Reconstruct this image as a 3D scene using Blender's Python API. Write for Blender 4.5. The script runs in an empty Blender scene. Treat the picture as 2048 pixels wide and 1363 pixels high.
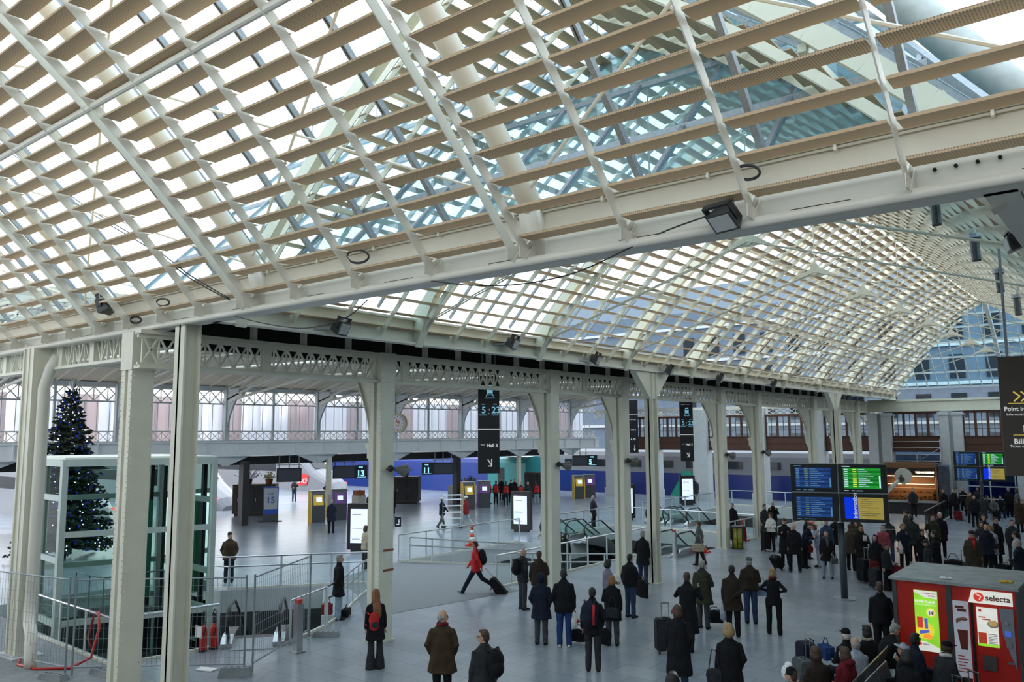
import bpy, math, random
import numpy as np
from mathutils import Vector, Matrix, noise
from mathutils.geometry import tessellate_polygon

# ---------------------------------------------------------------- camera, sky, sun, exposure
sc = bpy.context.scene
COL = sc.collection
H = 5.2                                     # eye height on the mezzanine
YAW, PITCH, ROLL, FPX = -0.674778, 0.115807, -0.005665, 1612.0
Fv = Vector((math.sin(YAW)*math.cos(PITCH), math.cos(YAW)*math.cos(PITCH), math.sin(PITCH)))
_r = Vector((math.cos(YAW), -math.sin(YAW), 0)); _u = _r.cross(Fv)
Rv = _r*math.cos(ROLL) + _u*math.sin(ROLL); Uv = -_r*math.sin(ROLL) + _u*math.cos(ROLL)
cam = bpy.data.cameras.new('camera'); camo = bpy.data.objects.new('camera', cam); COL.objects.link(camo)
camo.matrix_world = Matrix(((Rv.x, Uv.x, -Fv.x, 0), (Rv.y, Uv.y, -Fv.y, 0), (Rv.z, Uv.z, -Fv.z, H), (0, 0, 0, 1)))
cam.sensor_width = 36; cam.lens = 36*FPX/2048; cam.clip_end = 1500; cam.clip_start = 0.05
sc.camera = camo
sc.view_settings.view_transform = 'Standard'; sc.view_settings.look = 'None'
sc.view_settings.gamma = 1; sc.view_settings.use_curve_mapping = False
sc.view_settings.exposure = 1.35
sc.cycles.max_bounces = 6; sc.cycles.transparent_max_bounces = 24
sc.cycles.diffuse_bounces = 3; sc.cycles.glossy_bounces = 3
sc.cycles.caustics_reflective = False; sc.cycles.caustics_refractive = False
sc.cycles.use_denoising = True
sc.cycles.sample_clamp_indirect = 6

w = bpy.data.worlds.new('sky'); sc.world = w; w.use_nodes = True
nt = w.node_tree; nt.nodes.clear()
tc = nt.nodes.new('ShaderNodeTexCoord'); sx = nt.nodes.new('ShaderNodeSeparateXYZ')
rmp = nt.nodes.new('ShaderNodeValToRGB'); bg = nt.nodes.new('ShaderNodeBackground'); ow = nt.nodes.new('ShaderNodeOutputWorld')
nz = nt.nodes.new('ShaderNodeTexNoise'); nz.inputs['Scale'].default_value = 2.2; nz.inputs['Detail'].default_value = 5
mx = nt.nodes.new('ShaderNodeMixRGB'); mx.blend_type = 'MIX'
cr = rmp.color_ramp; cr.elements[0].position = 0.0; cr.elements[0].color = (0.85, 0.88, 0.92, 1)
cr.elements[1].position = 0.9; cr.elements[1].color = (0.55, 0.74, 0.90, 1)
rm2 = nt.nodes.new('ShaderNodeValToRGB'); rm2.color_ramp.elements[0].position = 0.42; rm2.color_ramp.elements[1].position = 0.68
nt.links.new(tc.outputs['Generated'], sx.inputs[0]); nt.links.new(sx.outputs['Z'], rmp.inputs[0])
nt.links.new(tc.outputs['Generated'], nz.inputs['Vector']); nt.links.new(nz.outputs['Fac'], rm2.inputs[0])
nt.links.new(rm2.outputs['Color'], mx.inputs[0]); nt.links.new(rmp.outputs['Color'], mx.inputs[1])
mx.inputs[2].default_value = (0.95, 0.97, 1.0, 1)
nt.links.new(mx.outputs[0], bg.inputs['Color']); bg.inputs['Strength'].default_value = 1.15
nt.links.new(bg.outputs[0], ow.inputs['Surface'])

sun = bpy.data.lights.new('sun', 'SUN'); suno = bpy.data.objects.new('sun', sun); COL.objects.link(suno)
sun.energy = 3.2; sun.angle = math.radians(0.8); sun.color = (1.0, 0.93, 0.82)
sd = Vector((-0.20, 1.06, 0.30)).normalized()            # towards the low winter sun, down the hall
suno.rotation_euler = sd.to_track_quat('Z', 'Y').to_euler(); suno.location = (0, 0, 40)

# ---------------------------------------------------------------- survey helpers (photo reading -> place in the hall)
def ray(x, y): return Fv + Rv*((x-1024)/FPX) + Uv*((681.5-y)/FPX)
def at_z(x, y, z=0.0):
    d = ray(x, y); t = (z-H)/d.z; return Vector((d.x*t, d.y*t, z))
def at_y(x, y, Y):
    d = ray(x, y); t = Y/d.y; return Vector((d.x*t, Y, H+d.z*t))
def at_x(x, y, X):
    d = ray(x, y); t = X/d.x; return Vector((X, d.y*t, H+d.z*t))
def fl(x, y, z=0.0):
    p = at_z(x, y, z); return (p.x, p.y)

# ---------------------------------------------------------------- materials
MATS = {}
def _bsdf(name):
    m = bpy.data.materials.new(name); m.use_nodes = True; return m, m.node_tree, m.node_tree.nodes['Principled BSDF']
def mat(name, col, rough=0.5, metal=0.0, var=0.06, scale=6.0, emit=0.0, spec=0.5, bump=0.0):
    if name in MATS: return MATS[name]
    m, t, b = _bsdf(name)
    n = t.nodes.new('ShaderNodeTexNoise'); n.inputs['Scale'].default_value = scale; n.inputs['Detail'].default_value = 4
    tcn = t.nodes.new('ShaderNodeTexCoord'); t.links.new(tcn.outputs['Object'], n.inputs['Vector'])
    r = t.nodes.new('ShaderNodeValToRGB'); c = Vector(col)
    r.color_ramp.elements[0].position = .3; r.color_ramp.elements[1].position = .7
    r.color_ramp.elements[0].color = (*(c*(1-var)), 1); r.color_ramp.elements[1].color = (*(min(1, v*(1+var)) for v in c), 1)
    t.links.new(n.outputs['Fac'], r.inputs[0]); t.links.new(r.outputs['Color'], b.inputs['Base Color'])
    b.inputs['Roughness'].default_value = rough; b.inputs['Metallic'].default_value = metal
    b.inputs['Specular IOR Level'].default_value = spec
    if bump:
        bp = t.nodes.new('ShaderNodeBump'); bp.inputs['Strength'].default_value = bump; bp.inputs['Distance'].default_value = .02
        t.links.new(n.outputs['Fac'], bp.inputs['Height']); t.links.new(bp.outputs[0], b.inputs['Normal'])
    if emit:
        t.links.new(r.outputs['Color'], b.inputs['Emission Color']); b.inputs['Emission Strength'].default_value = emit
    MATS[name] = m; return m
def glass(name, tint, refl=0.12, rough=0.02, opac=0.0, oc=(.8, .85, .85)):
    m = bpy.data.materials.new(name); m.use_nodes = True; t = m.node_tree; t.nodes.clear()
    o = t.nodes.new('ShaderNodeOutputMaterial'); tr = t.nodes.new('ShaderNodeBsdfTransparent'); gl = t.nodes.new('ShaderNodeBsdfGlossy')
    tr.inputs[0].default_value = (*tint, 1); gl.inputs['Roughness'].default_value = rough
    f = t.nodes.new('ShaderNodeLayerWeight'); f.inputs['Blend'].default_value = refl
    m1 = t.nodes.new('ShaderNodeMixShader'); t.links.new(f.outputs['Fresnel'], m1.inputs[0])
    t.links.new(tr.outputs[0], m1.inputs[1]); t.links.new(gl.outputs[0], m1.inputs[2]); last = m1
    if opac:
        d = t.nodes.new('ShaderNodeBsdfTranslucent'); d.inputs[0].default_value = (*oc, 1)
        d2 = t.nodes.new('ShaderNodeBsdfDiffuse'); d2.inputs[0].default_value = (*oc, 1)
        a = t.nodes.new('ShaderNodeMixShader'); a.inputs[0].default_value = .4
        t.links.new(d.outputs[0], a.inputs[1]); t.links.new(d2.outputs[0], a.inputs[2])
        m2 = t.nodes.new('ShaderNodeMixShader'); m2.inputs[0].default_value = opac
        t.links.new(m1.outputs[0], m2.inputs[1]); t.links.new(a.outputs[0], m2.inputs[2]); last = m2
    t.links.new(last.outputs[0], o.inputs[0]); MATS[name] = m; return m

CREAM = mat('cream_paint', (.72, .70, .58), .45, var=.04, scale=3)
WHITE = mat('white_paint', (.76, .73, .64), .4, var=.03, scale=2)
GREYP = mat('grey_paint', (.60, .64, .66), .5, var=.04, scale=3)
LIFTP = mat('lift_paint', (.48, .56, .53), .45, var=.04)
DARK = mat('dark_metal', (.018, .018, .02), .4, var=.2)
BLACK = mat('black_plastic', (.012, .012, .013), .35, var=.2)
VOID = mat('void_black', (.006, .006, .006), .9, var=.3)  # near-black: darkness of the roof gap and beam slots put into the colour
STEEL = mat('brushed_steel', (.55, .55, .56), .28, metal=1.0, var=.05)
GALV = mat('galvanised_steel', (.30, .33, .36), .5, metal=.5, var=.12, scale=20)
RUBBER = mat('black_rubber', (.015, .015, .016), .55)
BROWNW = mat('brown_joinery', (.085, .030, .016), .5, var=.2, scale=12)
STONE = mat('white_stone', (.56, .58, .58), .6, var=.06, scale=4)
RED = mat('red_paint', (.55, .018, .012), .35, var=.08)
CONC = mat('concrete', (.24, .26, .27), .75, var=.18, scale=5, bump=.2)
GAL_ROOF = mat('slate', (.10, .13, .17), .5, var=.3, scale=14)
GLASS = glass('roof_glass', (.90, .97, .99), .05)
GLASSB = glass('blue_roof_glass', (.60, .86, .95), .2)
GLASSGB = glass('gable_glass', (.68, .90, .97), .2, opac=.30, oc=(.50, .78, .90))
GLASSC = glass('clear_glass', (.88, .95, .93), .08)
GLASSG = glass('green_glass', (.66, .80, .76), .12)
GLASSD = glass('dark_glass', (.25, .32, .38), .25)

def louvre_mat():
    m, t, b = _bsdf('perforated_wood_louvre')
    tcn = t.nodes.new('ShaderNodeTexCoord'); mp = t.nodes.new('ShaderNodeMapping'); mp.inputs['Scale'].default_value = (38, 38, 38)
    v = t.nodes.new('ShaderNodeTexVoronoi'); v.inputs['Randomness'].default_value = 0.0
    v.inputs['Scale'].default_value = 1.0
    t.links.new(tcn.outputs['Object'], mp.inputs[0]); t.links.new(mp.outputs[0], v.inputs['Vector'])
    r = t.nodes.new('ShaderNodeValToRGB'); r.color_ramp.elements[0].position = .22; r.color_ramp.elements[1].position = .3
    r.color_ramp.elements[0].color = (.16, .11, .07, 1); r.color_ramp.elements[1].color = (.62, .45, .28, 1)
    t.links.new(v.outputs['Distance'], r.inputs[0]); t.links.new(r.outputs['Color'], b.inputs['Base Color'])
    b.inputs['Roughness'].default_value = .5; MATS['louvre'] = m; return m
LOUVRE = louvre_mat()

def floor_mat():
    m, t, b = _bsdf('grey_floor_tiles')
    tcn = t.nodes.new('ShaderNodeTexCoord'); br = t.nodes.new('ShaderNodeTexBrick')
    br.offset = 0.5; br.inputs['Scale'].default_value = 1.0
    br.inputs['Color1'].default_value = (.285, .315, .355, 1); br.inputs['Color2'].default_value = (.33, .36, .40, 1)
    br.inputs['Mortar'].default_value = (.20, .22, .25, 1); br.inputs['Mortar Size'].default_value = .010
    br.inputs['Brick Width'].default_value = 1.1; br.inputs['Row Height'].default_value = .75
    t.links.new(tcn.outputs['Object'], br.inputs['Vector'])
    n = t.nodes.new('ShaderNodeTexNoise'); n.inputs['Scale'].default_value = .7; n.inputs['Detail'].default_value = 6
    t.links.new(tcn.outputs['Object'], n.inputs['Vector'])
    r = t.nodes.new('ShaderNodeValToRGB'); r.color_ramp.elements[0].color = (.90, .91, .93, 1); r.color_ramp.elements[1].color = (1.07, 1.06, 1.05, 1)
    r.color_ramp.elements[0].position = .35; r.color_ramp.elements[1].position = .7
    t.links.new(n.outputs['Fac'], r.inputs[0])
    mu = t.nodes.new('ShaderNodeMixRGB'); mu.blend_type = 'MULTIPLY'; mu.inputs[0].default_value = 1
    t.links.new(br.outputs['Color'], mu.inputs[1]); t.links.new(r.outputs['Color'], mu.inputs[2])
    t.links.new(mu.outputs[0], b.inputs['Base Color'])
    r2 = t.nodes.new('ShaderNodeMapRange'); r2.inputs['To Min'].default_value = .22; r2.inputs['To Max'].default_value = .24
    t.links.new(n.outputs['Fac'], r2.inputs['Value']); t.links.new(r2.outputs[0], b.inputs['Roughness'])
    b.inputs['Specular IOR Level'].default_value = .6
    MATS['floor'] = m; return m
FLOOR = floor_mat()

# ---------------------------------------------------------------- mesh helpers
class MB:
    def __init__(s): s.v = []; s.f = []; s.mi = []; s.m = 0
    def quad(s, *p):
        n = len(s.v); s.v += [tuple(q) for q in p]; s.f.append(tuple(range(n, n+len(p)))); s.mi.append(s.m); return s
    def hexa(s, P):
        n = len(s.v); s.v += [tuple(p) for p in P]
        for f in ((0, 3, 2, 1), (4, 5, 6, 7), (0, 1, 5, 4), (1, 2, 6, 5), (2, 3, 7, 6), (3, 0, 4, 7)):
            s.f.append(tuple(n+i for i in f)); s.mi.append(s.m)
        return s
    def box(s, x0, x1, y0, y1, z0, z1):
        return s.hexa([(x0, y0, z0), (x1, y0, z0), (x1, y1, z0), (x0, y1, z0), (x0, y0, z1), (x1, y0, z1), (x1, y1, z1), (x0, y1, z1)])
    def bar(s, a, b, w, h, up=(0, 0, 1)):
        a = Vector(a); b = Vector(b); d = (b-a)
        if d.length < 1e-6: return s
        d.normalize(); up = Vector(up)
        sd_ = d.cross(up)
        if sd_.length < 1e-4: sd_ = d.cross(Vector((1, 0, 0)))
        sd_.normalize(); u = sd_.cross(d)
        A = sd_*(w/2); B = u*(h/2)
        return s.hexa([a-A-B, a+A-B, a+A+B, a-A+B, b-A-B, b+A-B, b+A+B, b-A+B])
    def tube(s, pts, r, n=8, cap=True, flat=1.0, up=None):
        pts = [Vector(p) for p in pts]; rs = r if isinstance(r, (list, tuple)) else [r]*len(pts)
        base = len(s.v); prev = None
        for i, p in enumerate(pts):
            d = (pts[min(i+1, len(pts)-1)]-pts[max(i-1, 0)])
            if d.length < 1e-9: d = Vector((0, 0, 1))
            d.normalize()
            if prev is None:
                q = Vector(up) if up else (Vector((0, 0, 1)) if abs(d.z) < .9 else Vector((1, 0, 0)))
                e = d.cross(q).normalized()
            else:
                e = (prev - d*prev.dot(d)); e = e.normalized() if e.length > 1e-6 else prev
            prev = e; g = e.cross(d); rr = rs[i]
            for k in range(n):
                a = 2*math.pi*k/n; s.v.append(tuple(p + e*(math.cos(a)*rr) + g*(math.sin(a)*rr*flat)))
        for i in range(len(pts)-1):
            for k in range(n):
                a = base+i*n+k; b = base+i*n+(k+1) % n
                s.f.append((a, b, b+n, a+n)); s.mi.append(s.m)
        if cap:
            s.f.append(tuple(base+k for k in range(n))[::-1]); s.mi.append(s.m)
            s.f.append(tuple(base+(len(pts)-1)*n+k for k in range(n))); s.mi.append(s.m)
        return s
    def ball(s, c, rx, ry=None, rz=None, n=10, m=7):
        ry = rx if ry is None else ry; rz = rx if rz is None else rz
        base = len(s.v); c = Vector(c)
        for i in range(1, m):
            th = math.pi*i/m
            for k in range(n):
                a = 2*math.pi*k/n
                s.v.append((c.x+rx*math.sin(th)*math.cos(a), c.y+ry*math.sin(th)*math.sin(a), c.z+rz*math.cos(th)))
        t = len(s.v); s.v.append((c.x, c.y, c.z+rz)); s.v.append((c.x, c.y, c.z-rz))
        for i in range(m-2):
            for k in range(n):
                a = base+i*n+k; b = base+i*n+(k+1) % n
                s.f.append((a, a+n, b+n, b)); s.mi.append(s.m)
        for k in range(n):
            s.f.append((t, base+k, base+(k+1) % n)); s.mi.append(s.m)
            q = base+(m-2)*n; s.f.append((t+1, q+(k+1) % n, q+k)); s.mi.append(s.m)
        return s
    def disc(s, c, nrm, r, th, n=24):
        c = Vector(c); nrm = Vector(nrm).normalized(); return s.tube([c-nrm*th/2, c+nrm*th/2], r, n)
    def prism(s, poly, off):
        """flat polygon (list of 3D points) thickened by vector off"""
        n = len(s.v); k = len(poly); off = Vector(off)
        s.v += [tuple(p) for p in poly]; s.v += [tuple(Vector(p)+off) for p in poly]
        s.f.append(tuple(range(n, n+k))[::-1]); s.mi.append(s.m)
        s.f.append(tuple(range(n+k, n+2*k))); s.mi.append(s.m)
        for i in range(k):
            j = (i+1) % k; s.f.append((n+i, n+j, n+k+j, n+k+i)); s.mi.append(s.m)
        return s
    def build(s, name, mats, parent=None, smooth=False, local=False):
        me = bpy.data.meshes.new(name)
        v = s.v
        if parent is not None and not local:
            L = parent.matrix_basis.translation if parent.parent is None else parent['_o'] if '_o' in parent else Vector((0, 0, 0))
            L = Vector(world_loc(parent)); v = [(a[0]-L.x, a[1]-L.y, a[2]-L.z) for a in v]
        me.from_pydata(v, [], s.f)
        mats = mats if isinstance(mats, (list, tuple)) else [mats]
        for m_ in mats: me.materials.append(m_)
        if len(mats) > 1: me.polygons.foreach_set('material_index', s.mi)
        if smooth: me.polygons.foreach_set('use_smooth', [True]*len(me.polygons))
        me.update()
        o = bpy.data.objects.new(name, me); COL.objects.link(o)
        if parent is not None: o.parent = parent
        return o
def world_loc(o):
    L = Vector((0, 0, 0))
    while o is not None: L += o.location; o = o.parent
    return L
def tag(o, label=None, cat=None, group=None, kind=None):
    if label: o['label'] = label
    if cat: o['category'] = cat
    if group: o['group'] = group
    if kind: o['kind'] = kind
    return o
def thing(name, label, cat, loc=(0, 0, 0), rz=0.0, group=None, kind=None):
    o = bpy.data.objects.new(name, None); COL.objects.link(o); o.location = loc; o.rotation_euler = (0, 0, rz)
    o.empty_display_size = .2
    return tag(o, label, cat, group, kind)
def kids(o): return [c for c in bpy.data.objects if c.parent is o]
def copy_tree(o, loc, rz=None, label=None, group=None):
    def cp(a, par):
        c = a.copy(); COL.objects.link(c); c.parent = par
        for ch in CH.get(a.name) or a.children: cp(ch, c)
        return c
    r = cp(o, None); r.location = loc
    if rz is not None: r.rotation_euler = (0, 0, rz)
    if label: r['label'] = label
    if group: r['group'] = group
    return r
CH = {}
FONT = None
def text_mesh(txt, size, name, m, parent, mat3, align='LEFT', bold=0.0, depth=0.004, label=None):
    """lettering as a flat raised mesh; mat3 = (origin, right, up) in parent's local space (right x up faces the reader)"""
    cu = bpy.data.curves.new(name, 'FONT'); cu.body = txt; cu.size = size; cu.align_x = align; cu.extrude = depth; cu.offset = bold
    cu.resolution_u = 3
    to = bpy.data.objects.new(name+'_tmp', cu); COL.objects.link(to)
    dg = bpy.context.evaluated_depsgraph_get(); me = bpy.data.meshes.new_from_object(to.evaluated_get(dg))
    bpy.data.objects.remove(to); bpy.data.curves.remove(cu)
    me.materials.clear(); me.materials.append(m)
    o_, r_, u_ = (Vector(q) for q in mat3); n_ = r_.cross(u_)
    M = Matrix(((r_.x, u_.x, n_.x, o_.x), (r_.y, u_.y, n_.y, o_.y), (r_.z, u_.z, n_.z, o_.z), (0, 0, 0, 1)))
    me.transform(M)
    o = bpy.data.objects.new(name, me); COL.objects.link(o); o.parent = parent
    if label: o['label'] = label
    return o
def lattice(mb, a, b, z0, z1, n, w=.05, t=.03, vert=True, star=False):
    """crossed bars between two points in plan, from height z0 to z1"""
    a = Vector(a); b = Vector(b); d = b-a; L = Vector((0, 0, 1))
    nv = Vector((d.y, -d.x, 0)).normalized()
    for i in range(n):
        p = a+d*(i/n); q = a+d*((i+1)/n); m_ = (p+q)/2
        if star:
            mb.bar((*p.xy, z1), (*m_.xy, z0), t, w, up=nv); mb.bar((*q.xy, z1), (*m_.xy, z0), t, w, up=nv)
            mb.bar((*p.xy, z0), (*p.xy, z1), t, w, up=nv); mb.bar((*m_.xy, z0), (*m_.xy, z1), t, w*.7, up=nv)
        else:
            mb.bar((*p.xy, z0), (*q.xy, z1), t, w, up=nv); mb.bar((*p.xy, z1), (*q.xy, z0), t, w, up=nv)
            if vert: mb.bar((*p.xy, z0), (*p.xy, z1), t, w*.8, up=nv)
# ================================================================ 1. FLOOR, WELLS, RAMP
ZE, HS, XR, YR = 7.41, 6.6, -7.6, 1.7
YEND = 60.0
def PROF(s): return 1.08*s - .042*s*s
WELL1 = [(-28.8, 9.7), (-19.2, 9.4), (-18.85, 11.75), (-17.75, 12.75), (-18.55, 14.65), (-23.3, 18.5), (-25.4, 15.8), (-28.8, 14.8)]
WELL2 = [(-24.9, 23.6), (-18.2, 22.0), (-18.2, 33.0), (-16.35, 33.2), (-16.35, 40.5), (-24.9, 40.5), (-24.9, 34.2), (-22.6, 34.2), (-22.6, 31.8), (-24.9, 31.8)]
WELL3 = [(-24.9, 44.0), (-17.2, 44.0), (-17.2, 57.0), (-24.9, 57.0)]
def flat(poly_list, z):
    vs = [[Vector((x, y, 0)) for x, y in p] for p in poly_list]
    tri = tessellate_polygon(vs); pts = [q for p in vs for q in p]
    mb = MB(); mb.v = [(p.x, p.y, z) for p in pts]
    for t in tri:
        a, b, c = (pts[i] for i in t)
        mb.f.append(tuple(t) if (b-a).cross(c-a).z > 0 else tuple(t[::-1])); mb.mi.append(0)
    return mb
def XF(Y): return -38.5-.12*(62-Y)            # platform-side facade line
# the stone floor runs from the hall out to the buffers; the far train beds lie lower
fo = flat([[(-78, -12), (10, -12), (10, 63.5), (-78, 63.5)], WELL1, WELL2, WELL3], 0.0)
fobj = fo.build('floor', FLOOR); tag(fobj, 'polished grey stone floor of the concourse', 'floor', kind='structure')
# edges of the openings
sl = MB()
for wl in (WELL1, WELL2, WELL3):
    for i in range(len(wl)):
        a, b = wl[i], wl[(i+1) % len(wl)]
        sl.quad((*a, 0), (*b, 0), (*b, -.75), (*a, -.75)); 
o = sl.build('trim_1', GREYP); tag(o, 'pale grey slab edge around the stair and escalator openings', 'trim', kind='structure')
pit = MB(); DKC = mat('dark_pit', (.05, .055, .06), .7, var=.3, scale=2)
for wl in (WELL1, WELL2, WELL3):
    for i in range(len(wl)):
        a, b = wl[i], wl[(i+1) % len(wl)]
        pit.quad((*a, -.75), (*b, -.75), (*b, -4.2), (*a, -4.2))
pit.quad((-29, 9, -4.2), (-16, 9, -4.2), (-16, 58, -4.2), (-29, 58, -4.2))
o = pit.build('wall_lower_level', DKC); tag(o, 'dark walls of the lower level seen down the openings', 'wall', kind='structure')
# asphalt patch where the ramp starts, and the bare concrete by the lift
ASPH = mat('ramp_asphalt', (.19, .20, .21), .7, var=.12, scale=30)
rp = flat([[(-18.2, 15.95), (-17.25, 21.9), (-24.9, 23.6), (-25.2, 23.4), (-24.0, 19.6), (-21.2, 18.2)]], .006)
o = rp.build('trim_2', ASPH); tag(o, 'asphalt landing at the head of the ramp', 'ramp surface', kind='structure')
rm = MB(); rm.quad((-24.9, 23.6, 0), (-18.2, 22.0, 0), (-18.2, 31.8, -1.1), (-24.9, 31.8, -1.1)); rm.quad((-24.9, 31.8, -1.1), (-18.2, 31.8, -1.1), (-18.2, 31.8, -4.2), (-24.9, 31.8, -4.2))
o = rm.build('trim_3', ASPH); tag(o, 'asphalt ramp sloping down inside the railed opening', 'ramp surface', kind='structure')
cp = flat([[(-30, 4.5), (-17.1, 4.5), (-17.1, 9.2), (-19.1, 9.35), (-28.8, 9.65), (-30, 9.65)]], .004)
o = cp.build('trim_4', CONC); tag(o, 'unfinished concrete patch of floor behind the mesh fence', 'floor', kind='structure')
# outside ground and train beds
gd = MB(); gd.box(-260, -78, -60, 200, -1.2, -1.0); gd.box(-78, 60, 63.5, 200, -1.2, -1.0)
o = gd.build('ground', mat('track_bed', (.12, .12, .12), .9, var=.3, scale=2)); tag(o, 'dark track bed beyond the platforms', 'ground', kind='structure')

# ================================================================ 2. GLAZED VAULTS
def inframe(P):
    v = Vector(P)-Vector((0, 0, H)); c = v.dot(Fv)
    if c < .5: return None
    x = 1024+FPX*v.dot(Rv)/c; y = 681.5-FPX*v.dot(Uv)/c
    return c if -40 < x < 2090 and -40 < y < 1400 else None
CX = [-32.6, -31.2, -29.8, -28.4, -27.0, -25.6, -24.3, -22.9, -21.03, -19.7, -18.32, -16.93, -15.53, -14.12, -12.62, -11.15, -9.61, -8.01, -6.40, -4.79, -3.25, -1.71, -.15, 1.4, 2.95]
CMAIN = {-32.6, -25.6, -18.32, -12.62, -6.40, -.15}
near = thing('ceiling', 'glazed barrel roof overhead with tan perforated louvres in front of the sky', 'glazed roof', (-10, 8.3, ZE), kind='structure')
NROW = 23
def srow(i): return .30+.283*i
blades = []
for i in range(NROW):
    s = srow(i)
    if s > HS-.1: break
    for j in range(len(CX)-1):
        x0, x1 = CX[j]+(.13 if CX[j] in CMAIN else .04), CX[j+1]-(.13 if CX[j+1] in CMAIN else .04)
        blades.append((x0, x1, 8.3-s, ZE+PROF(s)))
vis = sorted([(inframe(((a+b)/2, y, z)) or 1e9, k) for k, (a, b, y, z) in enumerate(blades)])
first = {k for d, k in vis[:96]}
def blade_mb(mb, x0, x1, y, z):
    mb.box(x0, x1, y, y+.262, z, z+.012); mb.box(x0, x1, y-.012, y, z-.004, z+.03); return mb
rest = MB()
for k, (a, b, y, z) in enumerate(blades):
    if k in first: blade_mb(MB(), a, b, y, z).build('louvre_blade', LOUVRE, near)
    else: blade_mb(rest, a, b, y, z)
for i in range(NROW):                                   # the far slope behind the ridge
    s = srow(i)
    for j in range(len(CX)-1): rest.box(CX[j]+.06, CX[j+1]-.06, 2*YR-8.3+s-.225, 2*YR-8.3+s, ZE+PROF(s), ZE+PROF(s)+.012)
o = rest.build('louvre_blade', LOUVRE, near); tag(o, kind='stuff')
def arc(pt, n=13, s0=0.0, s1=HS, dz=0.0):
    return [pt(s0+(s1-s0)*i/(n-1), PROF(s0+(s1-s0)*i/(n-1))+dz) for i in range(n)]
nfl = 0
for x in CX:
    mb = MB()
    for xx in ((x-.1, x+.1) if x in CMAIN else (x,)):
        P = arc(lambda s, z: (xx, 8.3-s, ZE+z+.035), s0=.12)
        for a, b in zip(P, P[1:]): mb.bar(a, b, .016, .15)
        mb.bar(P[0], (xx, 8.34, ZE+.35), .02, .1)         # bracket back to the edge beam
        Q = arc(lambda s, z: (xx, 2*YR-8.3+s, ZE+z+.035), s0=.12, n=6)
        for a, b in zip(Q, Q[1:]): mb.bar(a, b, .016, .12)
    mb.build('louvre_carrier', WHITE, near)
for x in sorted(CMAIN):
    mb = MB(); xx = x+.12
    P = arc(lambda s, z: (xx, 8.45-s, ZE+z+.62), n=17)
    mb.tube(P, .155, 14); mb.bar((xx, 8.5, ZE+.1), (xx, 8.3, ZE+.85), .3, .3)
    Q = arc(lambda s, z: (xx, 2*YR-8.45+s, ZE+z+.62), n=9); mb.tube(Q, .155, 10)
    mb.build('main_rafter', WHITE, near, smooth=True)
mu = MB(); gk = MB()
for x in CX:
    for xx in (x+.04, ):
        P = arc(lambda s, z: (xx, 8.5-s, ZE+z+.86), n=11)
        for a, b in zip(P, P[1:]): mu.bar(a, b, .075, .09); gk.bar(Vector(a)-Vector((0.0, 0, .055)), Vector(b)-Vector((0.0, 0, .055)), .02, .012)
        Q = arc(lambda s, z: (xx, 2*YR-8.5+s, ZE+z+.86), n=6)
        for a, b in zip(Q, Q[1:]): mu.bar(a, b, .075, .09)
mu.build('glazing_bar', GALV, near); gk.build('black_gasket', BLACK, near)
gl = MB()
P = arc(lambda s, z: (0, 8.5-s, ZE+z+.92), n=13); Q = arc(lambda s, z: (0, 2*YR-8.5+s, ZE+z+.92), n=7)
for S in (P, Q):
    for a, b in zip(S, S[1:]): gl.quad((CX[0], a[1], a[2]), (CX[-1], a[1], a[2]), (CX[-1], b[1], b[2]), (CX[0], b[1], b[2]))
gl.build('glass_skin', GLASS, near)
pu = MB(); s = 2.98
pu.bar((CX[0], 8.3-s+.02, ZE+PROF(s)+.12), (CX[-1], 8.3-s+.02, ZE+PROF(s)+.12), .03, .22, up=(0, .7, .7))
pu.tube([(CX[0], 8.3-s-.02, ZE+PROF(s)+.02), (CX[-1], 8.3-s-.02, ZE+PROF(s)+.02)], .05, 10)
pu.build('purlin', WHITE, near); 
pu = MB(); pu.tube([(CX[0], YR, ZE+PROF(HS)+.55), (CX[-1], YR, ZE+PROF(HS)+.55)], .1, 10); pu.build('ridge_tube', WHITE, near)
br = MB()                                               # diagonal bracing rods under the glass
for a, b in ((-25.5, -19.2), (-19.2, -12.6), (-12.6, -6.4), (-6.4, -.2)):
    for s0, s1 in ((.3, 3.0), (3.0, 5.6)):
        br.tube([(a, 8.5-s0, ZE+PROF(s0)+.55), (b, 8.5-s1, ZE+PROF(s1)+.55)], .022, 6); br.tube([(b, 8.5-s0, ZE+PROF(s0)+.55), (a, 8.5-s1, ZE+PROF(s1)+.55)], .022, 6)
br.build('bracing_rod', WHITE, near)
# edge beam of the near vault
bm = thing('beam', 'long cream steel edge beam crossing the hall under the near louvres', 'beam', (-10, 8.42, ZE), kind='structure')
b = MB(); b.box(-30, 5, 8.36, 8.44, ZE+.04, ZE+.78); b.box(-30, 5, 8.22, 8.6, ZE, ZE+.05); b.box(-30, 5, 8.26, 8.56, ZE+.72, ZE+.78)
b.build('web', WHITE, bm)
b = MB(); b.tube([(-30, 8.2, ZE+.03), (5, 8.2, ZE+.03)], .06, 12); b.build('rounded_flange', WHITE, bm, smooth=True)
b = MB()
for x in np.arange(-26, 4, 2.1): b.box(x, x+.62, 8.352, 8.37, ZE+.13, ZE+.142)
for k in range(4):
    for q in range(2): b.disc((-1.5+.18*k, 8.35, ZE+.28+.12*q), (0, 1, 0), .018, .03, 8)
b.build('dark_slot', VOID, bm)
b = MB()
for q in range(2): b.tube([(-30, 8.32-.03*q, ZE+.70+.05*q), (5, 8.32-.03*q, ZE+.70+.05*q)], .016, 8)
for x in np.arange(-29, 5, 1.4): b.box(x, x+.03, 8.27, 8.36, ZE+.66, ZE+.79)
b.build('conduit', WHITE, bm)
b = MB()
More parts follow.
